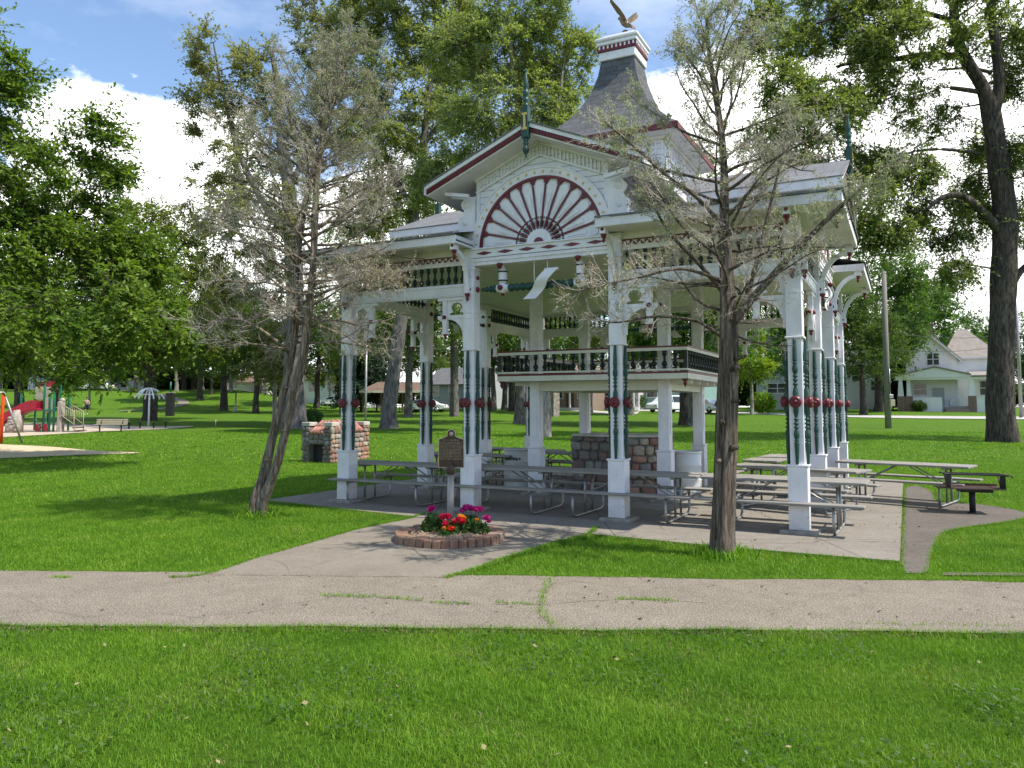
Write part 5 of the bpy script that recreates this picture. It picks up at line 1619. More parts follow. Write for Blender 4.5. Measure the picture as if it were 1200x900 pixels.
# tall tree behind the multi-stemmed cedar
px_tree('tall_tree', 'towering grey barked tree with airy olive crown behind the twisted cedar', 'tree', 345, 50,
        [(345, 470), (345, 420), (346, 360), (343, 290), (338, 220), (330, 160), (325, 100), (318, 60)], [.72, .64, .60, .52, .42, .32, .22, .12],
        [(255, 70, 42, 40, 0), (252, 130, 44, 36, 1), (300, 90, 34, 40, 0), (262, 190, 50, 34, 0), (320, 160, 60, 50, 2), (250, 245, 38, 38, 0), (300, 250, 60, 40, -2), (290, 310, 70, 40, 0), (380, 60, 40, 60, 2), (400, 130, 50, 60, 3), (420, 230, 50, 50, 2), (360, 10, 40, 26, 1), (280, 360, 60, 34, 2)],
        420, .10, 200, 1.05, M['olive'], M['barkgrey'], 8, limbs=[([(343, 290), (310, 240), (280, 180), (262, 110), (250, 50)], [.28, .22, .17, .11, .05]), ([(338, 220), (370, 160), (390, 90), (395, 20)], [.24, .18, .12, .06]), ([(325, 120), (300, 80), (290, 50)], [.15, .1, .05])], flat=.7, group='park trees')
# leaning ash and the tall pale honey locusts behind the gable
px_tree('leaning_tree', 'slanting grey trunk with soft light green crown rising behind the left eave', 'tree', 455, 50,
        [(456, 480), (461, 440), (468, 390), (476, 330), (486, 250), (496, 170), (505, 90), (510, 30)], [.50, .45, .42, .38, .32, .25, .16, .08],
        [(450, 60, 55, 50, 0), (520, 40, 55, 55, 2), (480, 130, 60, 45, 0), (440, 150, 44, 36, -2), (540, 110, 48, 45, 2), (500, 200, 50, 40, 1), (450, 240, 50, 40, 0), (470, 330, 46, 40, 3), (430, 20, 44, 30, 0), (480, -40, 80, 50, 0)],
        450, .09, 260, 1.15, M['locust'], M['barkgrey'], 12, limbs=[([(486, 250), (455, 190), (440, 130), (435, 70)], [.22, .16, .1, .05]), ([(496, 170), (530, 120), (545, 70)], [.18, .12, .06])], flat=.75, group='park trees')
px_tree('locust_tree', 'tall feathery light green locust directly behind the sunburst gable', 'tree', 638, 41,
        [(638, 490), (636, 440), (632, 380), (626, 300), (618, 220), (610, 140), (600, 70), (596, 20)], [.36, .33, .31, .28, .24, .19, .13, .07],
        [(590, 60, 60, 50, 0), (640, 60, 50, 50, 2), (570, 130, 60, 45, 0), (630, 140, 55, 50, 1), (560, 200, 55, 40, 2), (660, 110, 40, 40, 2), (610, 10, 60, 36, 0), (540, 60, 40, 40, 1), (680, 170, 40, 40, 3), (600, 240, 60, 40, 4), (500, 210, 30, 30, 2), (650, -50, 70, 50, 0), (676, 60, 24, 30, 1)],
        500, .078, 280, 1.0, M['locust'], M['barkpale'], 14, limbs=[([(618, 220), (580, 160), (560, 90)], [.17, .12, .06]), ([(618, 200), (650, 140), (660, 80)], [.16, .11, .05])], flat=.75, group='park trees')
# the big black-trunked tree by the right hand house
px_tree('locust_tree', 'huge dark trunked tree with sparse feathery boughs before the white porch house', 'tree', 1175, 36.9,
        [(1175, 500), (1172, 450), (1174, 380), (1177, 310), (1178, 250), (1170, 190), (1161, 135), (1150, 100), (1128, 62), (1119, 25), (1117, -30)], [.62, .58, .56, .56, .53, .48, .42, .30, .26, .22, .15],
        [(905, 45, 42, 42, 0), (960, 30, 60, 46, 2), (1030, 30, 56, 40, 0), (925, 110, 34, 34, -2), (1010, 110, 50, 40, 1), (1080, 130, 44, 40, 2), (985, 190, 52, 34, 0), (1060, 200, 46, 34, 0), (1100, 260, 50, 34, 1), (1035, 270, 42, 26, 0), (1185, 60, 36, 50, 1), (1195, 190, 26, 40, 0), (1120, 320, 22, 20, 0, 900), (1190, 260, 30, 40, 2), (1250, 60, 70, 80, 0, 2600), (1290, 200, 60, 70, 0, 2200), (1080, -60, 90, 50, 0, 2400), (1200, -70, 90, 60, 0, 2400), (905, 165, 30, 28, 1, 1300), (1150, 170, 30, 34, 3, 1000), (965, 130, 46, 34, -3), (1005, 240, 50, 32, -2), (930, 200, 34, 26, -2, 1300), (1060, 60, 60, 40, -2), (1140, 20, 40, 40, -2, 1500), (1140, 230, 34, 36, 2, 1200)],
        800, .078, 240, 1.02, M['boughleaf'], M['barkdark'], 17,
        limbs=[([(1163, 140), (1171, 100), (1167, 55), (1161, 10), (1166, -50)], [.30, .27, .23, .2, .14]), ([(1122, 66), (1085, 64), (1045, 70), (1008, 72), (980, 78)], [.17, .15, .13, .11, .06]),
               ([(1173, 275, 0), (1155, 252, -.5), (1128, 230, -1), (1104, 232, -1), (1086, 246, -1)], [.24, .2, .17, .13, .07]), ([(1180, 345), (1196, 318), (1220, 300)], [.2, .17, .12]),
               ([(1162, 85), (1135, 80), (1100, 82)], [.1, .08, .05]), ([(1150, 108), (1122, 104), (1114, 103)], [.13, .11, .09]), ([(1150, 180), (1105, 175), (1070, 178, -1), (1035, 190, -1)], [.09, .08, .06, .04]),
               ([(1119, 25), (1060, 10), (1000, 14), (950, 30)], [.13, .1, .08, .05]), ([(1119, 10), (1080, -30), (1010, -40)], [.13, .1, .06])],
        dead=[([(1117, -25), (1040, -50), (960, -40), (905, 0), (880, 30), (858, 55), (838, 80)], [.14, .14, .14, .13, .11, .08, .03]), ([(893, 14), (915, 8), (930, 2)], [.05, .04, .02]), ([(882, 28), (868, 26), (862, 24)], [.06, .05, .03]), ([(862, 52), (838, 62)], [.05, .02])], flat=.8, flare=.16, group='park trees')

# ------------------------------------------------------------------ the two old cedars
def cedar(label, base, stems, stemr, bough, rng, extra=(), knots=(), bark='barkcedar'):
    t = thing('cedar_tree', label, 'tree', base, 0, 'old cedars in front of the pavilion')
    m = MB(); fines = []
    for pts, r in zip(stems, stemr):
        f, fr = noisy_tube(m, pts, r, 40, rng, .22, flare=r[0] * .35, ridge=.045)
        fines.append((f, fr))
    for p, d, r in knots:
        p = Vector(p); d = Vector(d)
        m.tube([p, p + d * .06, p + d * .10], [r * 1.5, r * 1.05, r], 8)
    S, E, R0, R1, TW = [], [], [], [], []
    G, D = [], []
    def branch(p, d, L, r, green, dry, dens=1.0, bend=.25):
        """one bough, its side shoots, twigs and sprays"""
        n = 7; pts = [np.array(p, float)]; d = np.array(d, float); d /= np.linalg.norm(d)
        for i in range(n):
            d = d + rng.normal(0, .13, 3) + np.array([0, 0, (bend if i > 3 else -.02) * .22]); d /= np.linalg.norm(d)
            pts.append(pts[-1] + d * L / n)
        rs = np.linspace(r, max(.003, r * .22), n + 1)
        m.tube(pts, list(rs), 5, False)
        sub(pts, L, green, dry, dens)
    def sub(pts, L, green, dry, dens, s0=.18):
        n = len(pts) - 1
        k = int(max(4, L * 13 * dens))
        for q in range(k):
            u = rng.uniform(s0, 1.0); i = min(int(u * n), n - 1); p = pts[i] + (pts[i + 1] - pts[i]) * (u * n - i)
            dm = pts[i + 1] - pts[i]; dm = dm / (np.linalg.norm(dm) + 1e-9)
            e = rng.normal(0, 1, 3); e -= dm * (e @ dm); e /= np.linalg.norm(e) + 1e-9
            dd = dm * rng.uniform(.45, 1.0) + e * rng.uniform(.5, 1.0); dd[2] += rng.uniform(-.12, .30); dd /= np.linalg.norm(dd)
            l = rng.uniform(.18, .46) * min(1.25, .5 + .4 * L) * (1.15 - .5 * u)
            a = p; cur = dd
            for sg in range(3):
                cur = cur + rng.normal(0, .16, 3) + np.array([0, 0, .05]); cur /= np.linalg.norm(cur)
                b = a + cur * l / 3
                S.append(a); E.append(b); R0.append(.0062 * (1 - sg * .26)); R1.append(.0062 * (1 - (sg + 1) * .26))
                for _ in range(3 if sg else 2):
                    w = cur * .7 + rng.normal(0, .62, 3); w /= np.linalg.norm(w); ll = rng.uniform(.06, .19)
                    bb = a + (b - a) * rng.uniform(.2, 1); ee = bb + w * ll
                    S.append(bb); E.append(ee); R0.append(.0028); R1.append(.0013)
                    x = rng.uniform()
                    if x < green: G.append((bb, ee))
                    elif x < green + dry: D.append((bb, ee))
                    if rng.uniform() < .6:
                        w2 = w + rng.normal(0, .5, 3); w2 /= np.linalg.norm(w2); e2 = bb + (ee - bb) * .5; e3 = e2 + w2 * ll * .6
                        S.append(e2); E.append(e3); R0.append(.0022); R1.append(.001)
                        if x < green: G.append((e2, e3))
                a = b
    for fi, (z0, z1, count, Lf, gf, df, el, dens) in bough:
        f, fr = fines[fi]
        hs = np.array([q.z for q in f])
        for q in range(count):
            z = z0 + (z1 - z0) * (q + rng.uniform(0, .9)) / count
            i = int(np.argmin(np.abs(hs - z))); p = f[i]; a = q * 2.399 + rng.uniform(-.5, .5)
            e_ = math.radians(el(z) + rng.uniform(-14, 14))
            branch(p, (math.cos(a) * math.cos(e_), math.sin(a) * math.cos(e_), math.sin(e_)), Lf(z) * rng.uniform(.65, 1.15), min(fr[i] * .5, .012 + .008 * Lf(z)), gf(z), df(z), dens)
    for pts, rs, g_, d_, dens in extra:
        f, fr = noisy_tube(m, pts, rs, 8, rng, .08)
        L = sum((f[i + 1] - f[i]).length for i in range(len(f) - 1))
        sub([np.array(q) for q in f], L, g_, d_, dens, .3)
    m.build('trunk', M[bark], t)
    v, f = prisms(S, E, R0, R1); raw_mesh('twigs', v, f, M['twig'], t)
    for nm, X, mat, per, sz in (('foliage', G, M['cedar'], 16, .017), ('dry_foliage', D, M['cedardry'], 12, .014)):
        if not X: continue
        A = np.array([x[0] for x in X]); B = np.array([x[1] for x in X])
        u = rng.uniform(.1, 1.2, (len(A), per, 1))
        P = (A[:, None] + (B - A)[:, None] * u + rng.normal(0, .022, (len(A), per, 3))).reshape(-1, 3)
        v, f = leafquads(P, sz, rng, .2, .5); raw_mesh(nm, v, f, mat, t)
    return t
rng2 = np.random.default_rng(33)
# west cedar: two twisted stems
cb = on_ground(303, 605); Yc = cb.y
sA = [(0, 0, -.1)] + [L_(x, y, Yc + d, cb) for x, y, d in ((300, 590, 0), (309, 560, .05), (318, 520, .1), (330, 470, .1), (341, 420, .1), (346, 370, 0), (348, 310, 0), (353, 260, 0), (366, 205, .1), (380, 150, .15), (394, 105, .2), (406, 60, .2), (412, 25, .2))]
sB = [(.08, .05, -.1)] + [L_(x, y, Yc + d, cb) for x, y, d in ((307, 592, -.05), (319, 562, -.1), (331, 520, -.1), (343, 465, -.1), (354, 420, -.1), (361, 370, -.1), (367, 310, -.1), (369, 255, -.1), (372, 210, -.1), (378, 165, -.15), (376, 120, -.2))]
k_ = Yc / FPX
zt = lambda py: at(303, py, Yc).z - cb.z
lenW = lambda z: float(np.interp(z, [zt(430), zt(330), zt(250), zt(150), zt(80), zt(25)], [1.25, 2.05, 2.05, 1.45, .95, .35]))
grW = lambda z: float(np.interp(z, [zt(340), zt(260), zt(170), zt(80)], [.02, .07, .22, .46]))
dryW = lambda z: float(np.interp(z, [zt(400), zt(300), zt(150), zt(80)], [.04, .12, .08, .02]))
elW = lambda z: float(np.interp(z, [zt(420), zt(300), zt(150), zt(40)], [2, 16, 36, 58]))
cedar('grey half dead cedar with two twisted stems beside the left corner of the pavilion', cb, [sA, sB],
      [[.11, .094, .08, .072, .066, .063, .060, .058, .055, .052, .044, .036, .028, .02, .01], [.10, .092, .080, .074, .071, .068, .064, .058, .056, .048, .036, .02]],
      [(0, (zt(400), zt(40), 60, lenW, grW, dryW, elW, .85)), (1, (zt(400), zt(125), 40, lenW, grW, dryW, elW, .85))], rng2,
      extra=[([L_(340, 415, Yc + .1, cb), L_(318, 395, Yc - .2, cb), L_(290, 378, Yc - .4, cb), L_(262, 373, Yc - .5, cb), L_(232, 384, Yc - .6, cb), L_(205, 372, Yc - .7, cb)], [.035, .03, .025, .018, .012, .006], .0, .0, .9),
             ([L_(340, 410, Yc, cb), L_(310, 405, Yc - .5, cb), L_(270, 400, Yc - .9, cb), L_(240, 398, Yc - 1.1, cb)], [.022, .018, .012, .006], 0, 0, .9),
             ([L_(364, 350, Yc, cb), L_(400, 335, Yc - .4, cb), L_(435, 330, Yc - .6, cb), L_(470, 322, Yc - .7, cb)], [.03, .022, .015, .006], .03, .55, 1.5),
             ([L_(364, 330, Yc, cb), L_(395, 310, Yc - .6, cb), L_(430, 318, Yc - .9, cb), L_(462, 336, Yc - 1.0, cb)], [.03, .022, .015, .006], .03, .5, 1.4),
             ([L_(362, 385, Yc, cb), L_(385, 375, Yc - .4, cb), L_(420, 382, Yc - .6, cb), L_(450, 400, Yc - .7, cb)], [.02, .016, .012, .005], 0, 0, .8)],
      knots=[(L_(318, 540, Yc - .1, cb), (-1, -.3, .2), .02), (L_(330, 505, Yc - .15, cb), (.9, -.4, .1), .02), (L_(352, 450, Yc - .2, cb), (.6, -.8, .2), .018), (L_(338, 455, Yc, cb), (-.9, -.4, .2), .02)])
# east cedar: one straight stem
ce = on_ground(848, 652); Ye = ce.y
sE = [(0, 0, -.1)] + [L_(x, y, Ye + d, ce) for x, y, d in ((847, 630, 0), (849, 580, 0), (850, 520, 0), (852, 450, 0), (853, 390, 0), (851, 330, 0), (848, 270, .05), (849, 215, .1), (846, 160, .1), (838, 105, .15), (831, 60, .2), (828, 20, .2))]
ze = lambda py: at(848, py, Ye).z - ce.z
lenE = lambda z: float(np.interp(z, [ze(430), ze(330), ze(230), ze(130), ze(60), ze(20)], [.9, 1.6, 1.75, 1.35, .7, .3]))
grE = lambda z: float(np.interp(z, [ze(330), ze(250), ze(170), ze(60)], [.01, .06, .25, .38]))
dryE = lambda z: float(np.interp(z, [ze(400), ze(300), ze(150)], [.0, .05, .04]))
elE = lambda z: float(np.interp(z, [ze(420), ze(300), ze(150), ze(40)], [4, 18, 34, 60]))
cedar('thinly needled cedar with straight ribbed trunk standing before the right bay of the pavilion', ce, [sE], [[.15, .145, .13, .125, .118, .11, .085, .065, .055, .045, .034, .025, .016, .008]],
      [(0, (ze(400), ze(30), 50, lenE, grE, dryE, elE, .8))], rng2,
      extra=[([L_(853, 388, Ye, ce), L_(880, 352, Ye - .2, ce), L_(925, 302, Ye - .4, ce), L_(968, 258, Ye - .5, ce), L_(1008, 222, Ye - .6, ce), L_(1055, 185, Ye - .8, ce)], [.055, .05, .042, .034, .024, .008], .45, .08, 1.1),
             ([L_(854, 400, Ye - .05, ce), L_(874, 350, Ye + .2, ce), L_(890, 295, Ye + .3, ce), L_(903, 240, Ye + .4, ce), L_(916, 185, Ye + .5, ce), L_(925, 140, Ye + .6, ce)], [.045, .038, .03, .022, .014, .006], .2, .05, .9),
             ([L_(850, 345, Ye, ce), L_(818, 308, Ye - .2, ce), L_(787, 276, Ye - .4, ce), L_(765, 240, Ye - .5, ce), L_(742, 200, Ye - .6, ce)], [.032, .027, .021, .014, .006], .22, .03, .9),
             ([L_(850, 398, Ye, ce), L_(815, 376, Ye - .2, ce), L_(765, 371, Ye - .3, ce), L_(722, 378, Ye - .4, ce), L_(690, 372, Ye - .5, ce)], [.025, .02, .015, .01, .004], 0, .16, 1.0),
             ([L_(848, 265, Ye, ce), L_(815, 230, Ye - .3, ce), L_(780, 205, Ye - .5, ce), L_(735, 165, Ye - .7, ce), L_(705, 140, Ye - .8, ce)], [.03, .025, .019, .012, .004], .5, .05, 1.1),
             ([L_(848, 330, Ye, ce), L_(800, 315, Ye - .5, ce), L_(750, 325, Ye - .8, ce), L_(700, 335, Ye - 1.0, ce), L_(668, 345, Ye - 1.1, ce)], [.026, .02, .014, .009, .004], .1, .3, 1.1)],
      knots=[(L_(858, 432, Ye - .12, ce), (.7, -.7, .1), .03), (L_(862, 420, Ye - .08, ce), (1, -.3, .2), .022), (L_(846, 495, Ye - .14, ce), (-.2, -1, .1), .028), (L_(858, 470, Ye - .1, ce), (.8, -.6, 0), .018), (L_(843, 540, Ye - .13, ce), (-.5, -.9, 0), .022), (L_(858, 525, Ye - .12, ce), (.4, -.9, .1), .03)], bark='barkcedardark')

# ================================================================== park trees further off
def lib(kind):
    """wood and crown of one kind of tree, standing at the origin"""
    if kind == 'broad':
        return broadleaf('park_tree', 'x', 'tree', (0, 0, 0), [(0, 0, -.2), (.05, 0, 1.5), (.0, .1, 3.5), (.2, 0, 6), (.1, -.1, 9), (.2, .1, 12)], [.42, .36, .32, .27, .18, .08],
                         [(0, 0, 9, 5.2, 5.2, 3.6), (-2.8, 1, 7, 3, 3, 2.4), (3, -1, 7.5, 3, 3, 2.6), (.4, .4, 13, 3.4, 3.4, 2.4), (-1.5, -2.5, 10.5, 2.6, 2.6, 2), (2.2, 2.5, 11, 2.6, 2.6, 2)], 150, .15, 165, 1.7, M['deep'], M['barkdark'], 41, fine_twigs=False, group='park trees')
    if kind == 'tall':
        return broadleaf('park_tree', 'x', 'tree', (0, 0, 0), [(0, 0, -.2), (.1, 0, 2.5), (.3, .1, 6), (.2, 0, 10), (.5, -.1, 14), (.4, .1, 18)], [.45, .40, .36, .3, .2, .08],
                         [(0, 0, 17, 4, 4, 4), (-2.5, 0, 13, 3, 3, 3), (2.8, 1, 13.5, 3, 3, 3), (.5, 0, 21, 2.6, 2.6, 3), (0, -2, 10.5, 3.4, 3.4, 2), (2, 2, 9, 2.6, 2.6, 1.6), (-3, 1, 9, 2.2, 2.2, 1.5)], 160, .15, 155, 1.6, M['ash'], M['barkgrey'], 43, fine_twigs=False, group='park trees')
    if kind == 'round':
        return broadleaf('park_tree', 'x', 'tree', (0, 0, 0), [(0, 0, -.15), (.02, 0, 1.2), (-.05, .05, 2.6), (.0, 0, 4.5), (.05, 0, 6)], [.20, .17, .15, .11, .05],
                         [(0, 0, 5.6, 2.9, 2.9, 2.2), (-1.4, .4, 4.4, 1.6, 1.6, 1.2), (1.5, -.4, 4.6, 1.7, 1.7, 1.3), (0, 0, 7.6, 1.6, 1.6, 1.2)], 70, .15, 95, 1.05, M['maple'], M['barkpale'], 47, fine_twigs=False, group='park trees')
    if kind == 'spruce':
        t = thing('spruce_tree', 'x', 'tree', (0, 0, 0), 0, 'park trees'); rng = np.random.default_rng(51)
        m = MB(); m.tube([(0, 0, -.2), (0, 0, 6), (0, 0, 16)], [.3, .2, .03], 8)
        P = []
        for k in range(230):
            z = 1.2 + 14.8 * (k / 230) ** .9; L = 4.0 * (1 - (z - 1) / 15.6) ** .8 * rng.uniform(.75, 1.12) + .15; a = k * 2.399 + rng.uniform(-.3, .3)
            e = Vector((math.cos(a) * L, math.sin(a) * L, z - .22 * L)); m.tube([(0, 0, z), (e.x * .5, e.y * .5, z + .03 * L), e], [.04, .025, .008], 4, False)
            n = int(60 + 85 * L); u = rng.uniform(.12, 1.05, n)[:, None]
            q = np.array([0, 0, z]) * (1 - u) + np.array(e) * u + rng.normal(0, 1, (n, 3)) * np.array([.26, .26, .10]) * (.5 + .35 * L ** .5); q[:, 2] += .12 * L * np.sin(u[:, 0] * PI) - rng.uniform(0, .3, n); P.append(q)
        m.build('trunk', M['barkdark'], t)
        v, f = leafquads(np.concatenate(P), .16, rng, .3, .45); raw_mesh('crown', v, f, M['pine'], t)
        return t
    t = thing('leafy_bush', 'x', 'bush', (0, 0, 0), 0, 'bushes by the houses'); rng = np.random.default_rng(53)
    m = MB()
    for k in range(9):
        a = k * .7; m.tube([(0, 0, 0), (.3 * math.cos(a), .3 * math.sin(a), .7), (.75 * math.cos(a), .75 * math.sin(a), 1.3)], [.03, .02, .008], 5, False)
    m.build('stem', M['barkdark'], t)
    u = rng.normal(0, 1, (3200, 3)); u /= np.linalg.norm(u, axis=1)[:, None]
    P = u * np.array([1.05, 1.05, .85]) * (rng.uniform(.2, 1, 3200) ** .4 * (1 + .22 * np.sin(7 * u[:, 0] + 3) * np.sin(6 * u[:, 1] + 1)))[:, None] + np.array([0, 0, .85])
    v, f = leafquads(P, .085, rng, .3, .6); raw_mesh('foliage', v, f, M['lime'], t)
    return t
PROTO = {}
def park_tree(kind, px, Y, h, label, rz=None, wide=1.0, leafmat=None):
    """h: height in metres"""
    p = ground_at(px, Y); base = dict(broad=15.6, tall=24, round=8.8, spruce=16.3, bush=1.75)[kind]
    s = h / base; rz = random.uniform(0, 6.28) if rz is None else rz
    sc = (s * wide, s * wide, s)
    if kind not in PROTO:
        t = lib(kind); PROTO[kind] = t
        t['label'] = label; t.location = p; t.rotation_euler = (0, 0, rz); t.scale = sc
    else: t = dup(PROTO[kind], label, p, rz, sc)
    if leafmat:
        for c in t.children:
            if c.name.startswith(('crown', 'foliage')):
                c.material_slots[0].link = 'OBJECT'; c.material_slots[0].material = leafmat
    return t
for a in (
    ('broad', 22, 62, 15, 'stout grey tree directly behind the play structure'),
    ('tall', 478, 72, 21, 'forked dark tree between the leaning grey trunk and the second side post'),
    ('tall', 533, 73, 23, 'dark straight tree seen just left of the front post beside the marker'),
    ('broad', 371, 100, 15, 'pale trunked tree in front of the white house on the hill'),
    ('round', 386, 112, 8, 'small dark forked tree beside the car under the hill house'),
    ('tall', 579, 95, 19, 'pale trunk tree beyond the balcony, first of three in a row'),
    ('tall', 591, 97, 20, 'middle trunk of three close trees beyond the balcony'),
    ('broad', 600, 92, 17, 'third of three close trees beyond the balcony, nearest the fireplace'),
    ('tall', 609, 57, 21, 'black trunked tree seen beside the thin rear left post'),
    ('broad', 803, 55, 15, 'thick flared trunk tree in front of the white van'),
    ('tall', 812, 52, 19, 'slim dark tree close behind the thick flared trunk'),
    ('broad', 833, 110, 13, 'dark tree behind the white parked car beyond the street'),
    ('tall', 738, 78, 20, 'tall tree whose crown shows between the two front right posts'),
    ('tall', 690, 84, 22, 'tall tree whose crown shows above the balcony middle'),
    ('broad', 247, 112, 9, 'thin dark sapling on the hill slope past the footpath bend'),
    ('broad', 226, 128, 13, 'tree at the top of the hill beyond the footpath'),
    ('broad', 300, 84, 13, 'shade tree on the slope behind the grey light post'),
    ('round', 104, 92, 7, 'small tree on the lawn behind the walking person'),
    ('broad', 66, 96, 11, 'dark tree at the hill foot right of the play structure'),
    ('broad', 1012, 78, 12.5, 'rusty green tree at the pavilion corner before the white two storey house'),
    ('tall', 1052, 112, 24, 'tall drooping tree behind the utility pole'),
    ('broad', 1090, 118, 22, 'broad tree behind the chimney of the porch house'),
    ('broad', 1150, 135, 17, 'pale distant tree behind the roof of the porch house'),
    ('broad', 1205, 130, 16, 'distant tree beyond the grey steel pole'),
    ('broad', 940, 88, 13, 'dark tree seen between the right side posts'),
    ('tall', 985, 100, 24, 'tall tree rising behind the right eave of the pavilion'),
    ('broad', 905, 118, 14, 'tree behind the pale grey house across the street'),
    ('broad', 1030, 90, 19, 'full crowned tree between the pavilion corner and the utility pole'),
    ('broad', 262, 90, 17, 'full dark tree on the slope between the big shade tree and the twisted cedar'),
    ('broad', 234, 104, 16, 'dark tree farther up the slope right of the black pillar'),
    ('tall', 402, 82, 20, 'tall tree behind the stone hearth and the left corner post'),
    ('spruce', 424, 92, 15, 'dark spruce at the end of the brown picnic shelter'),
    ('spruce', 1064, 99, 13, 'dark spruce between the utility pole and the porch house'),
): park_tree(*a)
for px, Y, h, lab in ((128, 122, 10, 'low crowned tree on the hill right of the walking person'), (158, 130, 11, 'low crowned tree behind the white spinner on the hill'), (206, 120, 9.5, 'low crowned tree at the bend of the hill footpath'), (236, 126, 10.5, 'low crowned tree between the footpath bend and the thin sapling'), (270, 118, 10, 'low crowned tree above the grey light post'), (305, 124, 11, 'low crowned tree behind the multi stemmed olive tree'), (55, 120, 10, 'low crowned tree above the play structure'), (90, 128, 10, 'low crowned tree above the play structure stair')):
    park_tree('round', px, Y, h, lab, wide=1.5, leafmat=M['deep'])
park_tree('round', 322, 56, 7.5, 'low multi stemmed olive tree close behind the twisted cedar', wide=1.15, leafmat=M['olive'])
park_tree('round', 881, 79, 9.2, 'bright lime green young tree in full sun beyond the right lawn', leafmat=M['lime'])
park_tree('bush', 894, 82, 2.3, 'bright lime bush at the foot of the young lime green tree')
park_tree('bush', 745, 98, 2.2, 'flowering shrub beside the teal house', leafmat=M['plant'])
park_tree('bush', 1077, 90, 1.3, 'small dark shrub against the porch wall of the white house', leafmat=M['deep'])
park_tree('bush', 366, 54, 1.2, 'green shrub behind the old stone hearth', leafmat=M['plant'])
ff = [(-60, 150), (0, 142), (70, 150), (125, 146), (175, 152), (215, 148), (268, 142), (330, 136), (410, 132), (455, 122), (505, 126), (548, 130), (632, 128), (668, 134), (715, 128), (765, 130), (860, 132), (925, 138), (968, 130), (1105, 150), (1250, 140)]
for i, (px, Y) in enumerate(ff):
    park_tree(('broad', 'tall', 'broad')[i % 3], px, Y, 13 + (i * 37 % 7), 'leafy tree in the distant row beyond the houses that closes the view', wide=1.25)
for i, px in enumerate(list(range(-40, 345, 24)) + list(range(350, 980, 42)) + [1000, 1180, 1230]):
    park_tree('bush', px + (i * 7 % 11), (153 if px < 345 else 124) + i % 5, 3.6 + (i * 13 % 7) * .35, 'dark bush in the overgrown row that closes the view between the distant trees', wide=1.9, leafmat=M['deep'])

# ================================================================== houses beyond the street
def window(m_frame, m_pane, parent, x, z, w, h, y=-.02, bars=1):
    f = MB(); t = .09
    f.box(x - w / 2 - t, x + w / 2 + t, y - .05, y + .03, z - h / 2 - t, z - h / 2); f.box(x - w / 2 - t, x + w / 2 + t, y - .05, y + .03, z + h / 2, z + h / 2 + t)
    f.box(x - w / 2 - t, x - w / 2, y - .05, y + .03, z - h / 2, z + h / 2); f.box(x + w / 2, x + w / 2 + t, y - .05, y + .03, z - h / 2, z + h / 2)
    if bars: f.box(x - w / 2, x + w / 2, y - .035, y + .02, z - .035, z + .035)
    o = f.build('window', m_frame, parent)
    g = MB(); g.box(x - w / 2, x + w / 2, y - .012, y + .012, z - h / 2, z + h / 2); g.build('pane', m_pane, o)
    return o
STREET_ROT = -.48
def frontage(b, rot):
    """sight-line solvers for a facade whose base b is turned by rot"""
    c, sn = math.cos(rot), math.sin(rot)
    def X(px, y=0.0):
        a = (px - 600) / FPX
        return (a * (b.y + c * y) - b.x + sn * y) / (c - a * sn)
    def Z(py, x=0.0, y=0.0):
        Yw = b.y + sn * x + c * y; Xw = b.x + c * x - sn * y
        return at(600 + FPX * Xw / Yw, py, Yw).z - b.z
    def depth(px, x):
        return min(np.linspace(0, 14, 281), key=lambda y: abs(X(px, y) - x))
    return X, Z, depth
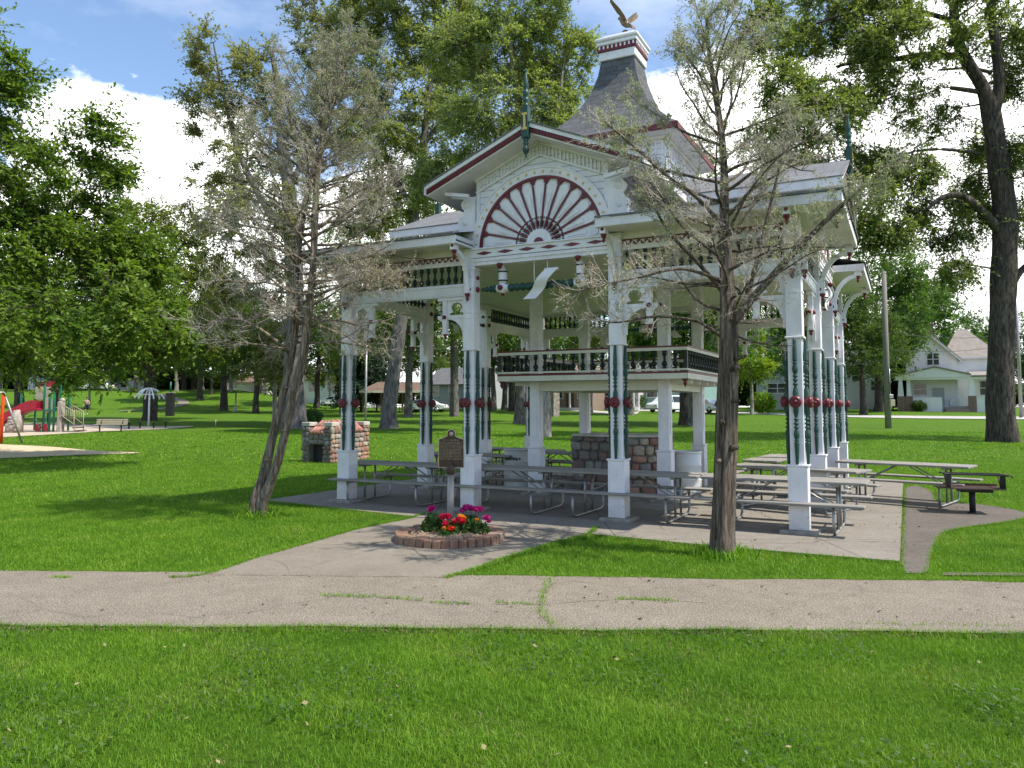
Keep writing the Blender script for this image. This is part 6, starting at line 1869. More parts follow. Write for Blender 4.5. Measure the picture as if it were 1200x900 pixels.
def house(label, px0, px1, Y, eave, peak, wall, roof, wins=(), ridge='x', depth=8, rot=STREET_ROT, door=None, chim=None, porch=None, cat='house'):
    """surveyed house: the front spans px0..px1 at range Y, eave and peak given as picture heights"""
    if px1 < 340: rot = 0.0
    pc_ = (px0 + px1) / 2; b = ground_at(pc_, Y)
    t = thing('house', label, cat, b, rot, 'houses beyond the street')
    X, Zf, dp = frontage(b, rot)
    Z = lambda py: Zf(py)
    xl, xr_ = X(px0), X(px1); w = (xr_ - xl) / 2; sh = (xl + xr_) / 2
    b.x += math.cos(rot) * sh; b.y += math.sin(rot) * sh; b.z = float(ht(b.x, b.y)); t.location = b; X, Zf, dp = frontage(b, rot)
    ze, zp = Z(eave), Z(peak); m = MB(); o = .35
    if ridge == 'x':
        m.box(-w, w, 0, depth, -.6, ze)
        m.prism([(0, ze), (depth, ze), (depth / 2, zp - .06)], -w, w, 'yz')
        r = MB()
        for y0, y1 in ((-o, depth / 2), (depth + o, depth / 2)):
            k = (zp - ze) / (depth / 2); z0 = ze - k * o
            r.add([(-w - o, y0, z0), (w + o, y0, z0), (w + o, y1, zp), (-w - o, y1, zp), (-w - o, y0, z0 + .14), (w + o, y0, z0 + .14), (w + o, y1, zp + .14), (-w - o, y1, zp + .14)],
                  [(0, 1, 2, 3), (7, 6, 5, 4), (0, 4, 5, 1), (1, 5, 6, 2), (3, 7, 4, 0), (2, 6, 7, 3)])
    else:
        m.box(-w, w, 0, depth, -.6, ze)
        m.prism([(-w, ze), (w, ze), (0, zp - .06)], 0, depth, 'xz')
        r = MB(); k = (zp - ze) / w
        for s_ in (-1, 1):
            r.prism([(0, zp), (s_ * (w + o), ze - k * o), (s_ * (w + o), ze - k * o + .15), (0, zp + .15)], -o, depth + o)
    m.build('wall', wall, t); ro = r.build('roof', roof, t)
    if ridge != 'x':
        m = MB()
        for s_ in (-1, 1): m.prism([(0, zp - .02), (s_ * (w + o), ze - k * o - .02), (s_ * (w + o), ze - k * o - .22), (0, zp - .22)], -o - .06, -o - .01)
        m.build('rake_board', M['hwhite'], t)
    for px, py, ww, hh in wins: window(M['trim'], M['glass'], t, X(px), Z(py), ww, hh)
    if door:
        px, py = door; m = MB(); m.box(X(px) - .5, X(px) + .5, -.06, -.002, 0, 2.1); d = m.build('door', M['brownwood'], t)
        m = MB(); m.lathe([(.01, -.12), (.04, -.10), (.03, -.062)], 8, (X(px) + .38, 0, 1.0), 'y'); m.build('handle', M['chrome'], d)
    if chim:
        px, py, cw = chim; m = MB(); m.box(X(px) - cw / 2, X(px) + cw / 2, depth * .45 - cw / 2, depth * .45 + cw / 2, ze, Z(py)); m.box(X(px) - cw / 2 - .06, X(px) + cw / 2 + .06, depth * .45 - cw / 2 - .06, depth * .45 + cw / 2 + .06, Z(py), Z(py) + .15)
        m.build('chimney', M['chimney'], ro)
    if porch:
        x0, x1, pz, pd, n = porch; x0, x1 = X(x0), X(x1); pz = Z(pz)
        m = MB(); m.add([(x0, -pd, pz - .1), (x1, -pd, pz - .1), (x1, -.01, pz + .6), (x0, -.01, pz + .6), (x0, -pd, pz - .25), (x1, -pd, pz - .25), (x1, -.01, pz - .25), (x0, -.01, pz - .25)],
                        [(0, 1, 2, 3), (7, 6, 5, 4), (0, 4, 5, 1), (1, 5, 6, 2), (3, 7, 4, 0), (2, 6, 7, 3)])
        m.build('porch_roof', roof, t)
        for k in range(n):
            x = x0 + .15 + (x1 - x0 - .3) * k / (n - 1); m = MB(); m.box(x - .09, x + .09, -pd + .02, -pd + .2, 0, pz - .26); m.build('porch_post', M['hwhite'], t)
        m = MB(); m.box(x0, x1, -pd, -.01, -.4, .35); m.build('porch_floor', M['hgrey'], t)
    return t
house('small white gabled house at the hill top behind the play structure', 33, 60, 148, 446, 435, M['hwhite'], M['brownroof'], [(42, 451, .9, 1.2), (48, 451, .9, 1.2)], 'y', 9)
house('low white house on the hill right of the walking person', 134, 172, 150, 445, 438, M['hwhite'], M['greyroof'], [(146, 450, 1.2, 1.2), (162, 450, 1.2, 1.2)], 'x', 8)
house('long low house with a red chimney on the hill behind the grey light post', 262, 312, 140, 448, 440, M['hcream'], M['brownroof'], [(273, 452, 1.4, 1), (300, 452, 1.4, 1)], 'x', 8, chim=(266, 434, 1.0))
house('bright white house beyond the pale trunk, left of the corner post', 352, 412, 118, 444, 428, M['hwhite'], M['greyroof'], [(366, 453, 1.3, 1.4), (391, 452, 2.2, 1.3)], 'x', 9, door=(402, 455))
house('dark grey house half hidden by trees behind the brown picnic shelter', 498, 560, 104, 450, 430, M['hgrey'], M['greyroof'], [(511, 458, 1.0, 1.4), (530, 458, 1.0, 1.4), (550, 458, 1, 1.4)], 'x', 9)
house('brown fronted house with a porch stair behind the stone lamp pillar', 628, 694, 96, 448, 424, M['hbrown'], M['brownroof'], [(655, 459, 1.0, 1.6), (682, 459, 1.0, 1.6), (645, 438, .9, 1.2)], 'y', 10, door=(668, 462), porch=(636, 690, 449, 2.2, 5))
house('pinkish white house between the brown porch and the teal house', 692, 748, 98, 447, 420, M['hpink'], M['greyroof'], [(712, 457, .9, 1.5), (724, 457, .9, 1.5), (718, 434, .9, 1.2)], 'y', 10, porch=(728, 748, 456, 1.6, 3), door=(738, 462))
house('teal clapboard house with a dark window behind the white van', 753, 822, 97, 440, 415, M['hteal'], M['greyroof'], [(764, 456, 1.3, 1.9), (785, 452, 1.1, 1.6), (808, 452, 1.1, 1.6)], 'x', 10)
house('pale grey house in shade behind the lime green young tree', 886, 944, 100, 446, 424, M['hgrey'], M['greyroof'], [(905, 455, 1.2, 1.2), (916, 455, 1.0, 1.2), (930, 455, 1.0, 1.2)], 'y', 9, door=(923, 461))
h2 = house('white two storey house with a wooden deck left of the utility pole', 990, 1040, 102, 428, 408, M['hwhite'], M['greyroof'], [(1024, 434, .7, 1.3), (1028.5, 434, .7, 1.3), (1033, 434, .7, 1.3), (1026, 452, 1.1, 1.2), (1003, 440, .9, 1.4)], 'x', 9)
m = MB(); m.box(1.5, 4.0, -2.2, -.01, .9, 1.05)
for x in (1.55, 2.35, 3.15, 3.95): m.box(x - .05, x + .05, -2.2, -2.1, -.6, 2.0)
m.box(1.5, 4.0, -2.18, -2.12, 1.9, 1.98); m.build('deck', M['brownwood'], h2)

# the white porch house at the right, in detail
Yh = 92; pcx = 1092; hb_ = ground_at(pcx, Yh); HR = STREET_ROT
t = thing('porch_house', 'big white house with low gabled front porch, tan roof and brick chimney', 'house', hb_, HR, 'houses beyond the street')
X, Z, DP = frontage(hb_, HR)
xl, gw = X(1062), X(1122); xm = (xl + gw) / 2; ze, zp = Z(418), Z(392, xm)
d1 = float(DP(1143, gw)); d1 = max(3.0, min(d1, 7.0))
wx = X(1172, d1)
m = MB(); m.box(xl, gw, 0, 9.5, -.5, ze); m.prism([(xl, ze), (gw, ze), (xm, zp - .05)], 0, 9.5, 'xz')
m.box(gw, wx, d1, d1 + 8, -.5, ze); m.build('wall', M['hwhite'], t)
r = MB(); k = (zp - ze) / (gw - xm); o = .45
for s_ in (-1, 1): r.prism([(xm, zp), (xm + s_ * (gw - xm + o), ze - k * o), (xm + s_ * (gw - xm + o), ze - k * o + .16), (xm, zp + .16)], -o, 9.9)
zr_ = Z(386, gw + 1, d1 + 4)
e = [(gw - 1.5, d1 - .45, ze - .05), (wx + .45, d1 - .45, ze - .05), (wx + .45, d1 + 8.45, ze - .05), (gw - 1.5, d1 + 8.45, ze - .05)]; tp = [(gw + .4, d1 + 4, zr_), (max(gw + 1.4, wx - 3.2), d1 + 4, zr_)]
r.add(e + tp, [(0, 1, 5, 4), (1, 2, 5), (2, 3, 4, 5), (3, 0, 4), (3, 2, 1, 0)])
ro = r.build('roof', M['tanshingle'], t)
m = MB()
for s_ in (-1, 1): m.prism([(xm, zp - .01), (xm + s_ * (gw - xm + o), ze - k * o - .01), (xm + s_ * (gw - xm + o), ze - k * o - .24), (xm, zp - .24)], -o - .07, -o - .01)
m.box(gw + .5, wx + .5, d1 - .52, d1 - .46, ze - .22, ze - .02); m.build('rake_board', M['hwhite'], t)
cx = xm; cy_ = float(DP(1120, xm)); cy_ = max(2.5, min(cy_, 8)); m = MB(); m.box(cx - .42, cx + .42, cy_ - .4, cy_ + .4, ze - .5, Z(381, cx, cy_)); m.box(cx - .5, cx + .5, cy_ - .48, cy_ + .48, Z(381, cx, cy_), Z(379.5, cx, cy_)); m.build('chimney', M['chimney'], ro)
for px in (1090.5, 1098): window(M['trim'], M['glass'], t, X(px), Z(421), .55, 1.35)
# porch
pd = 2.6; XP = lambda px: X(px, -pd)
x0, x1 = XP(1052), XP(1163); zb = Z(441, 0, -pd); xk = XP(1096); pk = Z(430.5, xk, -pd)
xe0, xe1 = x0 - .6, XP(1138)
m = MB()
m.prism([(xk, pk), (xe0, zb), (xe0, zb + .14), (xk, pk + .14)], -pd - .5, -.01)
m.prism([(xk, pk), (xe1, zb + .1), (xe1, zb + .24), (xk, pk + .14)], -pd - .5, -.01)
m.add([(xe1, -pd - .4, zb + .05), (x1 + .6, -pd - .4, zb + .05), (x1 + .6, d1 - .01, zb + .75), (xe1, d1 - .01, zb + .75), (xe1, -pd - .4, zb - .1), (x1 + .6, -pd - .4, zb - .1), (x1 + .6, d1 - .01, zb - .1), (xe1, d1 - .01, zb - .1)],
      [(0, 1, 2, 3), (7, 6, 5, 4), (0, 4, 5, 1), (1, 5, 6, 2), (3, 7, 4, 0), (2, 6, 7, 3)])
m.build('porch_roof', M['tanshingle'], t)
m = MB(); m.prism([(xk, pk - .03), (xe0 + .3, zb + .02), (xe0 + .3, zb - .14), (xe1, zb - .14), (xe1, zb + .06)], -pd - .3, -pd - .15); m.box(x0 - .3, x1 + .4, -pd - .14, -pd + .2, zb - .40, zb - .141); m.build('porch_gable', M['hwhite'], t)
for px in (1055, 1064.5, 1138.5, 1161):
    m = MB(); x = XP(px); pr = 1 if px != 1064.5 else .8
    m.add([(x - .32 * pr, -pd - .1, 1.75), (x + .32 * pr, -pd - .1, 1.75), (x + .32 * pr, -pd + .4, 1.75), (x - .32 * pr, -pd + .4, 1.75), (x - .19 * pr, -pd - .02, zb - .41), (x + .19 * pr, -pd - .02, zb - .41), (x + .19 * pr, -pd + .3, zb - .41), (x - .19 * pr, -pd + .3, zb - .41)],
          [(3, 2, 1, 0), (4, 5, 6, 7), (0, 1, 5, 4), (1, 2, 6, 5), (2, 3, 7, 6), (3, 0, 4, 7)]); m.build('porch_column', M['hwhite'], t)
    m = MB(); m.box(x - .4, x + .4, -pd - .2, -pd + .5, -.6, 1.74); m.build('porch_pier', M['chimney'], t)
for a_, b_ in ((1057, 1103), (1141, 1162)):
    m = MB(); m.box(XP(a_), XP(b_), -pd, -pd + .2, -.6, 1.55); m.box(XP(a_), XP(b_), -pd - .04, -pd + .24, 1.551, 1.63); m.build('porch_rail', M['hwhite'], t)
m = MB(); m.box(XP(1103), x1, -pd + .4, -pd + .5, -.6, .55); m.box(x0, x1, -pd + .51, -.01, .4, .6); m.build('porch_floor', M['hgrey'], t)
m = MB()
for q in range(4): m.box(XP(1107), XP(1135), -pd - .9 + q * .3, -pd + .39, -.5 + q * .25, -.1 + q * .2)
m.build('porch_steps', M['hbrown'], t)
m = MB(); m.box(X(1092), X(1106), -.05, -.002, .6, 2.75); d = m.build('front_door', M['hgrey'], t)
m = MB(); m.lathe([(.01, -.12), (.04, -.1), (.03, -.051)], 8, (X(1094), 0, 1.6), 'y'); m.build('handle', M['chrome'], d)
window(M['trim'], M['glass'], t, X(1153, d1), Z(455, gw, d1), .9, 1.6, d1 - .02); window(M['trim'], M['glass'], t, X(1078), Z(456), 1.3, 1.3)
m = MB(); m.bbox(XP(1112), XP(1124), -pd + .8, -pd + 1.5, .601, 1.35, .06); m.build('porch_seat', M['barrelshadedirty'], t)
_p = Vector((hb_.x + math.cos(HR) * (xl - .2), hb_.y + math.sin(HR) * (xl - .2) - .3, hb_.z + ze + .35))
ds = thing('satellite_dish', 'pale satellite dish on the roof edge of the porch house', 'satellite dish', _p, .3)
m = MB(); m.M = Matrix.Rotation(math.radians(70), 4, 'X'); m.lathe([(.02, 0), (.2, .03), (.42, .13), (.44, .15), (.40, .15), (.2, .06), (.02, .03)], 16); m.M = None; m.build('dish', M['barrel'], ds)
m = MB(); m.tube([(0, .05, -.05), (0, .3, -.25), (.25, .75, -.75)], .03, 6); m.build('mast', M['steel'], ds)

# ================================================================== poles, wires, pillar
pb = on_ground(1041, 502)
t = thing('utility_pole', 'tall weathered wooden utility pole with small meter boxes on the right lawn', 'pole', pb)
hz = at(1041, 318, pb.y).z - pb.z; s = pb.y / FPX
m = MB(); m.tube([(0, 0, -.3), (.02, 0, hz * .5), (.06, 0, hz)], [3.6 * s, 3.2 * s, 2.5 * s], 12); m.build('shaft', M['pole'], t)
m = MB(); zb_ = at(1041, 476, pb.y).z - pb.z; m.bbox(.02, .32, -.36, -.16, zb_, zb_ + .42, .02); m.build('meter_box', M['playbeige'], t)
m = MB(); m.bbox(-.02, .24, -.34, -.15, zb_ + .5, zb_ + .75, .02); m.tube([(.1, -.2, zb_ + .75), (.1, -.19, zb_ + 2.4)], .03, 6); m.build('conduit', M['steel'], t)
p2 = on_ground(1197, 490)
t = thing('steel_pole', 'slim grey steel pole beside the huge dark trunk near the porch house', 'pole', p2)
h2z = at(1197, 318, p2.y).z - p2.z
m = MB(); m.tube([(0, 0, -.2), (0, 0, h2z)], [.16, .12], 10); m.build('shaft', M['steel'], t)
m = MB(); m.lathe([(.3, 0), (.3, .06), (.17, .08)], 12); m.build('base_plate', M['steel'], t)
for k, (ya, yb, lab) in enumerate(((389, 388, 'topmost of the thin black wires strung from the utility pole'), (409, 399, 'middle sagging wire strung from the utility pole past the house gable'), (420, 418, 'lowest thin wire strung from the utility pole toward the pavilion'))):
    a = at(1041, ya, pb.y); b = at(1197 if k < 2 else 960, yb, p2.y)
    m = MB(); pts = [a.lerp(b, q / 12) - Vector((0, 0, .5 * 4 * (q / 12) * (1 - q / 12))) for q in range(13)]
    m.tube(pts, .017, 5); o = m.build('power_wire', M['black']); tag(o, lab, 'wire', 'wires on the utility pole')
pp = on_ground(649, 488); s = pp.y / FPX
t = thing('stone_pillar', 'square pale stone pillar with white globe by the street, seen under the balcony', 'pillar', pp, .7)
w = .40; hp = at(649, 459, pp.y).z - pp.z
m = MB(); m.bbox(-w, w, -w, w, -.1, hp, .03); m.build('shaft', M['stonepale'], t)
m = MB(); m.bbox(-w - .08, w + .08, -w - .08, w + .08, hp, hp + .14, .02); m.build('cap', M['cap'], t)
m = MB(); m.lathe([(.08, hp + .14), (.07, hp + .3), (.12, hp + .34)], 10); m.ell((0, 0, hp + .62), (.3, .3, .3)); m.build('globe', M['barrel'], t)

# ================================================================== picnic shelter across the lawn
pb = ground_at(461, 86); s = 86 / FPX
t = thing('picnic_shelter', 'open brown roofed picnic shelter on posts across the lawn', 'shelter', pb, -.1)
w = 38 * s; ze = at(461, 458, 86).z - pb.z; zp = at(461, 447, 86).z - pb.z
r = MB(); r.add([(-w, -1, ze), (w, -1, ze), (w, 5, ze), (-w, 5, ze), (-w + 1.2, 2, zp), (w - 1.2, 2, zp)], [(0, 1, 5, 4), (1, 2, 5), (2, 3, 4, 5), (3, 0, 4), (3, 2, 1, 0)]); r.build('roof', M['brownroof'], t)
for y in (-1.04, 4.98):
    m = MB(); m.box(-w, w, y, y + .06, ze - .22, ze - .002); m.build('fascia', M['hcream'], t)
for x in (-w + .4, -w / 3, w / 3, w - .4):
    for y in (-.7, 4.7):
        m = MB(); m.box(x - .09, x + .09, y - .09, y + .09, -.3, ze - .003); m.build('post', M['brownwood'], t)
for i, (x, y) in enumerate(((-1.4, .8), (1.3, 1.2))):
    q = Vector((pb.x + x, pb.y + y, pb.z + .02)); dup(t0, ('picnic table under the brown shelter roof, nearer its left posts', 'picnic table under the brown shelter roof, nearer its right posts')[i], q, .2)

# ================================================================== vehicles
def vehicle(name, label, cat, loc, rz, L, W, prof, glass, wheels, hgt, lights=True, group='vehicles parked along the street'):
    """prof: side outline (x along the length, z); glass: side-window outlines"""
    t = thing(name, label, cat, loc, rz, group)
    m = MB(); n = len(prof); hw = W / 2
    def ins(z): return hw - max(0, z - .95) * .28
    v = [(x, -ins(z), z) for x, z in prof] + [(x, ins(z), z) for x, z in prof]
    m.sm = False
    m.add(v, [tuple(range(n)), tuple(range(2 * n - 1, n - 1, -1))] + [((i + 1) % n, i, n + i, n + (i + 1) % n) for i in range(n)])
    b = m.build('body', M['carwhite'], t)
    bv = b.modifiers.new('soft', 'BEVEL'); bv.width = .07; bv.segments = 3; bv.limit_method = 'ANGLE'
    for g in glass:
        for sd in (-1, 1):
            m = MB(); k = len(g)
            pts = [(x, sd * (ins(z) + .012), z) for x, z in g]; m.add(pts + [(x, y - sd * .03, z) for x, y, z in pts], [tuple(range(k)) if sd < 0 else tuple(range(k - 1, -1, -1))] + [(i, (i + 1) % k, k + (i + 1) % k, k + i) for i in range(k)])
            m.build('window', M['glass'], t)
    for x in wheels:
        for sd in (-1, 1):
            m = MB(); m.lathe([(.20, -.10), (.30, -.11), (.325, -.07), (.325, .07), (.30, .11), (.20, .10)], 18, (x, sd * (hw - .10), .325), 'y'); wh = m.build('wheel', M['rubber'], t)
            m = MB(); m.lathe([(.02, -.105), (.19, -.10), (.20, -.02), (.20, .02), (.19, .10), (.02, .105)], 12, (x, sd * (hw - .095), .325), 'y'); m.build('rim', M['chrome'], wh)
    for sd in (-1, 1):
        m = MB(); m.bbox(prof[0][0] - .02, prof[0][0] + .10, sd * hw * .68 - .2, sd * hw * .68 + .2, .66, .82, .02); m.build('headlight', M['chrome'], t)
        xr = max(p[0] for p in prof); m = MB(); m.bbox(xr - .10, xr + .02, sd * hw * .74 - .16, sd * hw * .74 + .16, .72, .92, .02); m.build('tail_light', M['redlamp'], t)
    xr = max(p[0] for p in prof)
    for x0, x1 in ((prof[0][0] - .03, prof[0][0] + .12), (xr - .12, xr + .03)):
        m = MB(); m.box(x0, x1, -hw * .92, hw * .92, .30, .48); m.build('bumper', M['steel'], t)
    return t
sed = [(-2.3, .45), (-2.32, .62), (-2.2, .82), (-1.3, .96), (-.55, 1.40), (.1, 1.46), (.85, 1.42), (1.55, 1.04), (2.2, 1.0), (2.3, .8), (2.28, .42), (1.9, .3), (-1.9, .3)]
sg = [[(-1.12, .98), (-.52, 1.33), (.08, 1.39), (.08, .98)], [(.15, .98), (.15, 1.39), (.78, 1.35), (1.32, 1.04), (1.3, .98)]]
vn = [(-2.4, .45), (-2.42, .75), (-2.25, .98), (-1.55, 1.12), (-.85, 1.78), (-.4, 1.86), (2.2, 1.84), (2.4, 1.1), (2.42, .45), (2.0, .32), (-2.0, .32)]
vg = [[(-1.25, 1.12), (-.78, 1.68), (-.1, 1.72), (-.1, 1.12)], [(0, 1.12), (0, 1.72), (1.0, 1.72), (1.0, 1.12)], [(1.1, 1.12), (1.1, 1.72), (2.1, 1.70), (2.22, 1.12)]]
def vloc(px, Y, dz=.06): p = ground_at(px, Y); p.z += dz; return p
vehicle('parked_car', 'white car parked between the shelter and the dark straight tree', 'car', vloc(500, 86), 2.95, 4.6, 1.75, sed, sg, (-1.4, 1.4), 1.46)
vehicle('parked_van', 'white van with dark door windows parked before the teal house', 'van', vloc(783, 85), .55, 4.8, 1.85, vn, vg, (-1.5, 1.5), 1.86)
vehicle('parked_car', 'white car seen from behind right of the thick flared trunk', 'car', vloc(831, 84), -1.25, 4.6, 1.8, sed, sg, (-1.4, 1.4), 1.46)
vehicle('parked_car', 'pale car standing before the bright white house on the hill', 'car', vloc(391, 112), .1, 4.6, 1.75, sed, sg, (-1.4, 1.4), 1.46)
vehicle('parked_car', 'white car on the hill top road, behind the small lawn tree', 'car', vloc(116, 140), .0, 4.6, 1.75, sed, sg, (-1.4, 1.4), 1.46)
vehicle('parked_van', 'white van on the hill top road left of the low white house', 'van', vloc(98, 142), 3.1, 4.8, 1.85, vn, vg, (-1.5, 1.5), 1.86)

# ================================================================== playground
Yp = 45; pb = ground_at(45, Yp); s = Yp / FPX
t = thing('play_structure', 'green and beige play structure with red slide and rock climber', 'playground', pb, 0)
X = lambda px: (px - 45) * s
Z = lambda py: at(45, py, Yp).z - pb.z
for px, y, top in ((13, .9, 461), (37, 1.6, 452), (49, .2, 446), (49, 1.8, 447), (56, .2, 461), (61, .2, 461), (61, 1.7, 461), (14, 2.2, 460)):
    m = MB(); m.lathe([(.06, -.1), (.06, Z(top)), (.05, Z(top) + .05), (.01, Z(top) + .06)], 10, (X(px), y, 0)); m.build('post', M['playgreen'], t)
m = MB(); m.box(X(36), X(62), .1, 1.9, 1.24, 1.32); m.build('deck', M['playgreen'], t)
for bx in ((X(29), X(47), .9, .97, Z(468), Z(453)), (X(50), X(55), .18, .24, 1.12, Z(467)), (X(57), X(60), .18, .24, 1.12, Z(468))):
    m = MB(); m.bbox(*bx, .02); m.build('wall_panel', M['playbeige'], t)
def trough(m, pts, w, h, th=.05):
    """open chute swept along pts"""
    prof = [(-w, h), (-w, .08), (-w * .8, 0), (w * .8, 0), (w, .08), (w, h), (w + th, h), (w + th, 0), (w * .8, -th), (-w * .8, -th), (-w - th, 0), (-w - th, h)]
    n = len(prof); v = []
    for p in pts:
        for a, b in prof: v.append((p[0], p[1] + a, p[2] + b))
    f = [(i * n + j, i * n + (j + 1) % n, (i + 1) * n + (j + 1) % n, (i + 1) * n + j) for i in range(len(pts) - 1) for j in range(n)]
    f += [tuple(range(n)), tuple(range((len(pts) - 1) * n, len(pts) * n))]
    m.add(v, f)
m = MB(); trough(m, [(X(48), -.1, 1.33), (X(41), -.15, 1.32), (X(33), -.2, 1.16), (X(23), -.3, .86), (X(12), -.35, .54), (X(3), -.4, .30), (X(-8), -.4, .16), (X(-16), -.4, .14)], .36, .52); m.build('slide', M['slide'], t)
m = MB(); trough(m, [(X(41), 1.5, Z(451)), (X(36), 1.5, Z(450.5)), (X(32), 1.45, Z(455)), (X(29), 1.4, Z(462)), (X(27), 1.4, Z(466))], .28, .25); m.build('upper_slide', M['slide'], t)
m = MB(); m.sm = True
rg = np.random.default_rng(8)
outl = [(16, 508), (17, 500), (21, 494), (20, 489), (24, 486), (25, 481), (32, 480), (32.5, 508)]
m.prism([(X(a), Z(b)) for a, b in outl], -.75, -.30)
for k in range(12):
    x = rg.uniform(X(18), X(31)); z = rg.uniform(.05, .85); m.ell((x, -.76, z), (.16, .07, .09), 8, 6)
m.build('rock_climber', M['greyrock'], t)
m = MB(); m.bbox(X(65), X(71), .1, .5, -.05, Z(470), .06); m.ell((X(69), .3, Z(469)), (.16, .16, .14), 8, 6); m.build('rock_panel', M['greyrock'], t)
m = MB()
for q in range(6): m.box(X(71) + q * .16, X(71) + (q + 1) * .16 + .05, .1, 1.0, .88 - q * .16, .93 - q * .16)
m.build('stair', M['black'], t)
for y in (.06, 1.04):
    m = MB()
    m.tube([(X(71), y, Z(474)), (X(86), y, Z(482)), (X(87), y, .0)], .025, 6); m.tube([(X(71), y, 1.0), (X(86), y, Z(497))], .02, 6)
    for k in range(8):
        f = k / 7; m.tube([(X(71) + f * X(60) * 0 + f * (X(86) - X(71)), y, Z(474) + f * (Z(482) - Z(474))), (X(71) + f * (X(86) - X(71)), y, 1.0 + f * (Z(497) - 1.0))], .012, 5)
    m.build('handrail', M['playbeige'], t)
for px in (43, 51):
    m = MB(); m.bbox(X(px) - .17, X(px) + .17, .15, .22, .08, .48, .02); m.build('lower_panel', M['slide'], t)
for k, (a, b) in enumerate(((33, 48), (48, 58))):
    m = MB(); m.tube([(X(a), .02, Z(488) if k == 0 else .1), ((X(a) + X(b)) / 2, .0, 1.0), (X(b), .02, .12)], .025, 6); m.build('arch_climber', M['playgreen'], t)
sp_ = on_ground(1, 520); s2 = sp_.y / FPX
t = thing('swing_frame', 'orange swing frame post with silver slanting leg at the sand patch', 'swing frame', sp_)
m = MB(); m.lathe([(.07, -.1), (.07, at(1, 463, sp_.y).z - sp_.z), (.05, at(1, 462, sp_.y).z - sp_.z)], 10); m.build('post', M['orange'], t)
m = MB(); m.tube([(-.03, .1, at(1, 460, sp_.y).z - sp_.z), (17 * s2, .5, -.02)], .045, 8); m.tube([(-.03, .1, at(1, 460, sp_.y).z - sp_.z), (-3.2, .1, at(1, 460, sp_.y).z - sp_.z)], .045, 8); m.build('leg', M['steel'], t)
bb_ = on_ground(130, 506); s = bb_.y / FPX
t = thing('park_bench', 'tan slatted park bench at the edge of the play area', 'bench', bb_, .1)
m = MB()
for q in range(3): m.bbox(-.88, .88, .10 + .03 * q, .13 + .03 * q, .46 + q * .10, .54 + q * .10, .008)
m.build('backrest', M['playbeige'], t)
m = MB()
for q in range(4): m.bbox(-.88, .88, -.34 + q * .11, -.25 + q * .11, .41, .44, .008)
m.build('seat', M['playbeige'], t)
for x in (-.6, .6):
    m = MB(); m.box(x - .03, x + .03, -.12, -.06, -.05, .409); m.box(x - .025, x + .025, -.3, .08, .37, .409); m.bar((x, .06, .40), (x, .24, .84), .05, .04); m.build('leg', M['black'], t)
st0 = None
for px, py, lab in ((151, 503, 'black step stool nearest the tan park bench'), (164, 502.5, 'second black step stool from the tan park bench'), (180, 502.5, 'third black step stool from the tan park bench'), (194, 501.5, 'black step stool farthest from the tan park bench')):
    p = on_ground(px, py)
    if st0 is None:
        st0 = thing('step_stool', lab, 'stool', p, 0, 'black step stools in the play area')
        m = MB(); m.lathe([(.05, -.05), (.05, .36)], 10); m.build('leg', M['black'], st0)
        m = MB(); m.lathe([(.05, .36), (.16, .37), (.17, .385), (.16, .40), (.01, .405)], 16); m.build('seat', M['black'], st0)
    else: dup(st0, lab, p)
p = on_ground(174, 500); s = p.y / FPX
t = thing('spinner_climber', 'white umbrella shaped climber of curved bars on one pole', 'play climber', p)
zt_ = at(174, 455, p.y).z - p.z; zr2 = at(174, 464, p.y).z - p.z
m = MB(); m.lathe([(.06, -.05), (.06, zt_)], 10); m.build('pole', M['carwhite'], t)
R_ = 16 * s
for k in range(6):
    a = k * PI / 3 + .2; m = MB()
    m.tube([(R_ * u * math.cos(a), R_ * u * math.sin(a), zt_ - (zt_ - zr2 + .12) * u ** 2.2) for u in np.linspace(0, 1, 8)] + [(R_ * math.cos(a), R_ * math.sin(a), zr2 - .22)], .05, 6); m.build('curved_bar', M['carwhite'], t)
m = MB(); m.tube([(R_ * .8 * math.cos(a), R_ * .8 * math.sin(a), zr2 + .1) for a in np.linspace(0, 2 * PI, 25)], .03, 6); m.build('ring', M['carwhite'], t)
p = on_ground(199, 487.5); s = p.y / FPX
t = thing('black_pillar', 'tall black square pillar beside the big shade tree', 'pillar', p, .15)
hh = at(199, 461, p.y).z - p.z
m = MB(); w = 4.2 * s; m.bbox(-w, w, -w, w, -.1, hh, .04); m.build('shaft', M['black'], t)
m = MB(); m.bbox(-w - .04, w + .04, -w - .04, w + .04, hh, hh + .09, .02); m.build('cap', M['pole'], t)
m = MB(); m.lathe([(.07, hh + .09), (.07, hh + 1.1)], 8); m.build('rod', M['playgreen'], t)
p = ground_at(276, 88); s = 88 / FPX
t = thing('light_post', 'short pale grey light post standing alone on the slope', 'light post', p)
m = MB(); m.lathe([(.16, -.1), (.16, .25), (.11, .32), (.09, .4), (.08, 2.0), (.12, 2.05), (.02, 2.12)], 12); m.build('shaft', M['steel'], t)
m = MB(); m.lathe([(.26, -.05), (.26, .08), (.17, .10)], 12); m.build('base_plate', M['steel'], t)
p = on_ground(252.5, 503)
t = thing('marker_flag', 'thin stake with a small pale flag on the open lawn', 'marker flag', p)
m = MB(); m.lathe([(.012, -.05), (.012, .62)], 6); m.build('stake', M['steel'], t)
m = MB(); m.prism([(.012, .44), (.012, .62), (.10, .53)], -.004, .004); m.build('flag', M['playbeige'], t)

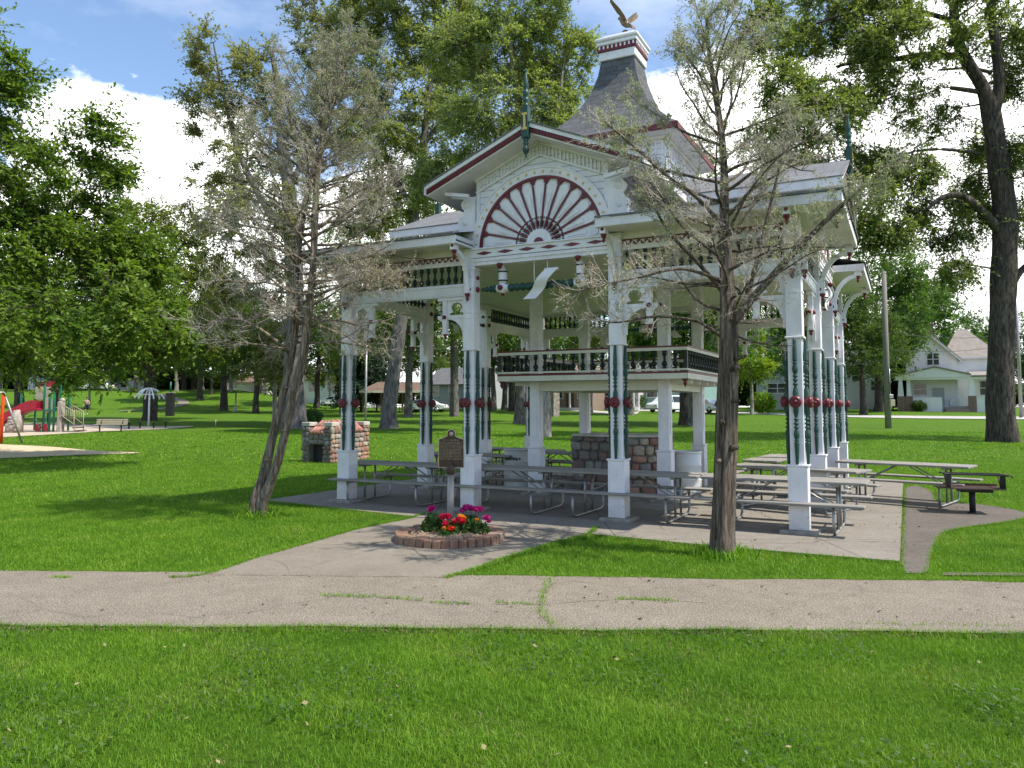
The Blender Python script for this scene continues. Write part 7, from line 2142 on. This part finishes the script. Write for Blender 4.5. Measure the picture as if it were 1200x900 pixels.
# ================================================================== person walking on the slope
p = on_ground(101, 486)
t = thing('person', 'person in dark shorts and pale top walking across the slope', 'person', p, .5)
J = dict(pel=(0, 0, .93), wst=(0, .01, 1.08), chs=(.0, .0, 1.32), nck=(.0, -.02, 1.47), hd0=(0, -.04, 1.56), hd1=(0, -.05, 1.66), hd2=(0, -.05, 1.72),
         lh=(-.10, 0, .90), lk=(-.12, -.16, .50), la=(-.12, -.08, .09), lt=(-.12, -.22, .04), rh=(.10, 0, .90), rk=(.11, .06, .49), ra=(.11, .24, .12), rt=(.11, .12, .03),
         ls=(-.19, 0, 1.40), le=(-.25, .10, 1.14), lw=(-.24, -.06, .95), lf=(-.24, -.12, .87), rs=(.19, 0, 1.40), re=(.25, -.10, 1.16), rw=(.20, -.28, 1.05), rf=(.17, -.35, 1.02))
Rd = dict(pel=.13, wst=.125, chs=.145, nck=.055, hd0=.075, hd1=.095, hd2=.06, lh=.09, lk=.055, la=.04, lt=.035, rh=.09, rk=.055, ra=.04, rt=.035, ls=.065, le=.042, lw=.03, lf=.032, rs=.065, re=.042, rw=.03, rf=.032)
ED = 'pel-wst wst-chs chs-nck nck-hd0 hd0-hd1 hd1-hd2 pel-lh lh-lk lk-la la-lt pel-rh rh-rk rk-ra ra-rt chs-ls ls-le le-lw lw-lf chs-rs rs-re re-rw rw-rf'.split()
K = list(J); me = bpy.data.meshes.new('body'); me.from_pydata([J[k] for k in K], [tuple(K.index(q) for q in e.split('-')) for e in ED], [])
bo = bpy.data.objects.new('body', me); COL.objects.link(bo); bo.parent = t; me.materials.append(M['skin'])
md = bo.modifiers.new('skin', 'SKIN'); me.skin_vertices.new(name='') if not me.skin_vertices else None
for i, k in enumerate(K): me.skin_vertices[0].data[i].radius = (Rd[k], Rd[k])
me.skin_vertices[0].data[0].use_root = True
sb = bo.modifiers.new('sub', 'SUBSURF'); sb.levels = 2; sb.render_levels = 2
m = MB(); m.lathe([(.15, 1.02), (.165, 1.15), (.185, 1.32), (.16, 1.42), (.08, 1.47)], 14); m.build('shirt', M['shirt'], t)
m = MB(); m.lathe([(.16, .84), (.165, .95), (.155, 1.03)], 14)
for x, k1 in ((-.105, (-.12, -.13, .56)), (.105, (.11, .05, .56))): m.tube([(x, 0, .9), k1], [.115, .10], 12)
m.build('shorts', M['cloth'], t)
m = MB(); m.ell((0, -.035, 1.70), (.10, .105, .085), 12, 8); m.build('hair', M['hair'], t)
m = MB(); m.ell((-.12, -.16, .04), (.055, .14, .05), 10, 6); m.ell((.11, .16, .08), (.055, .13, .06), 10, 6); m.build('shoe', M['shoe'], t)
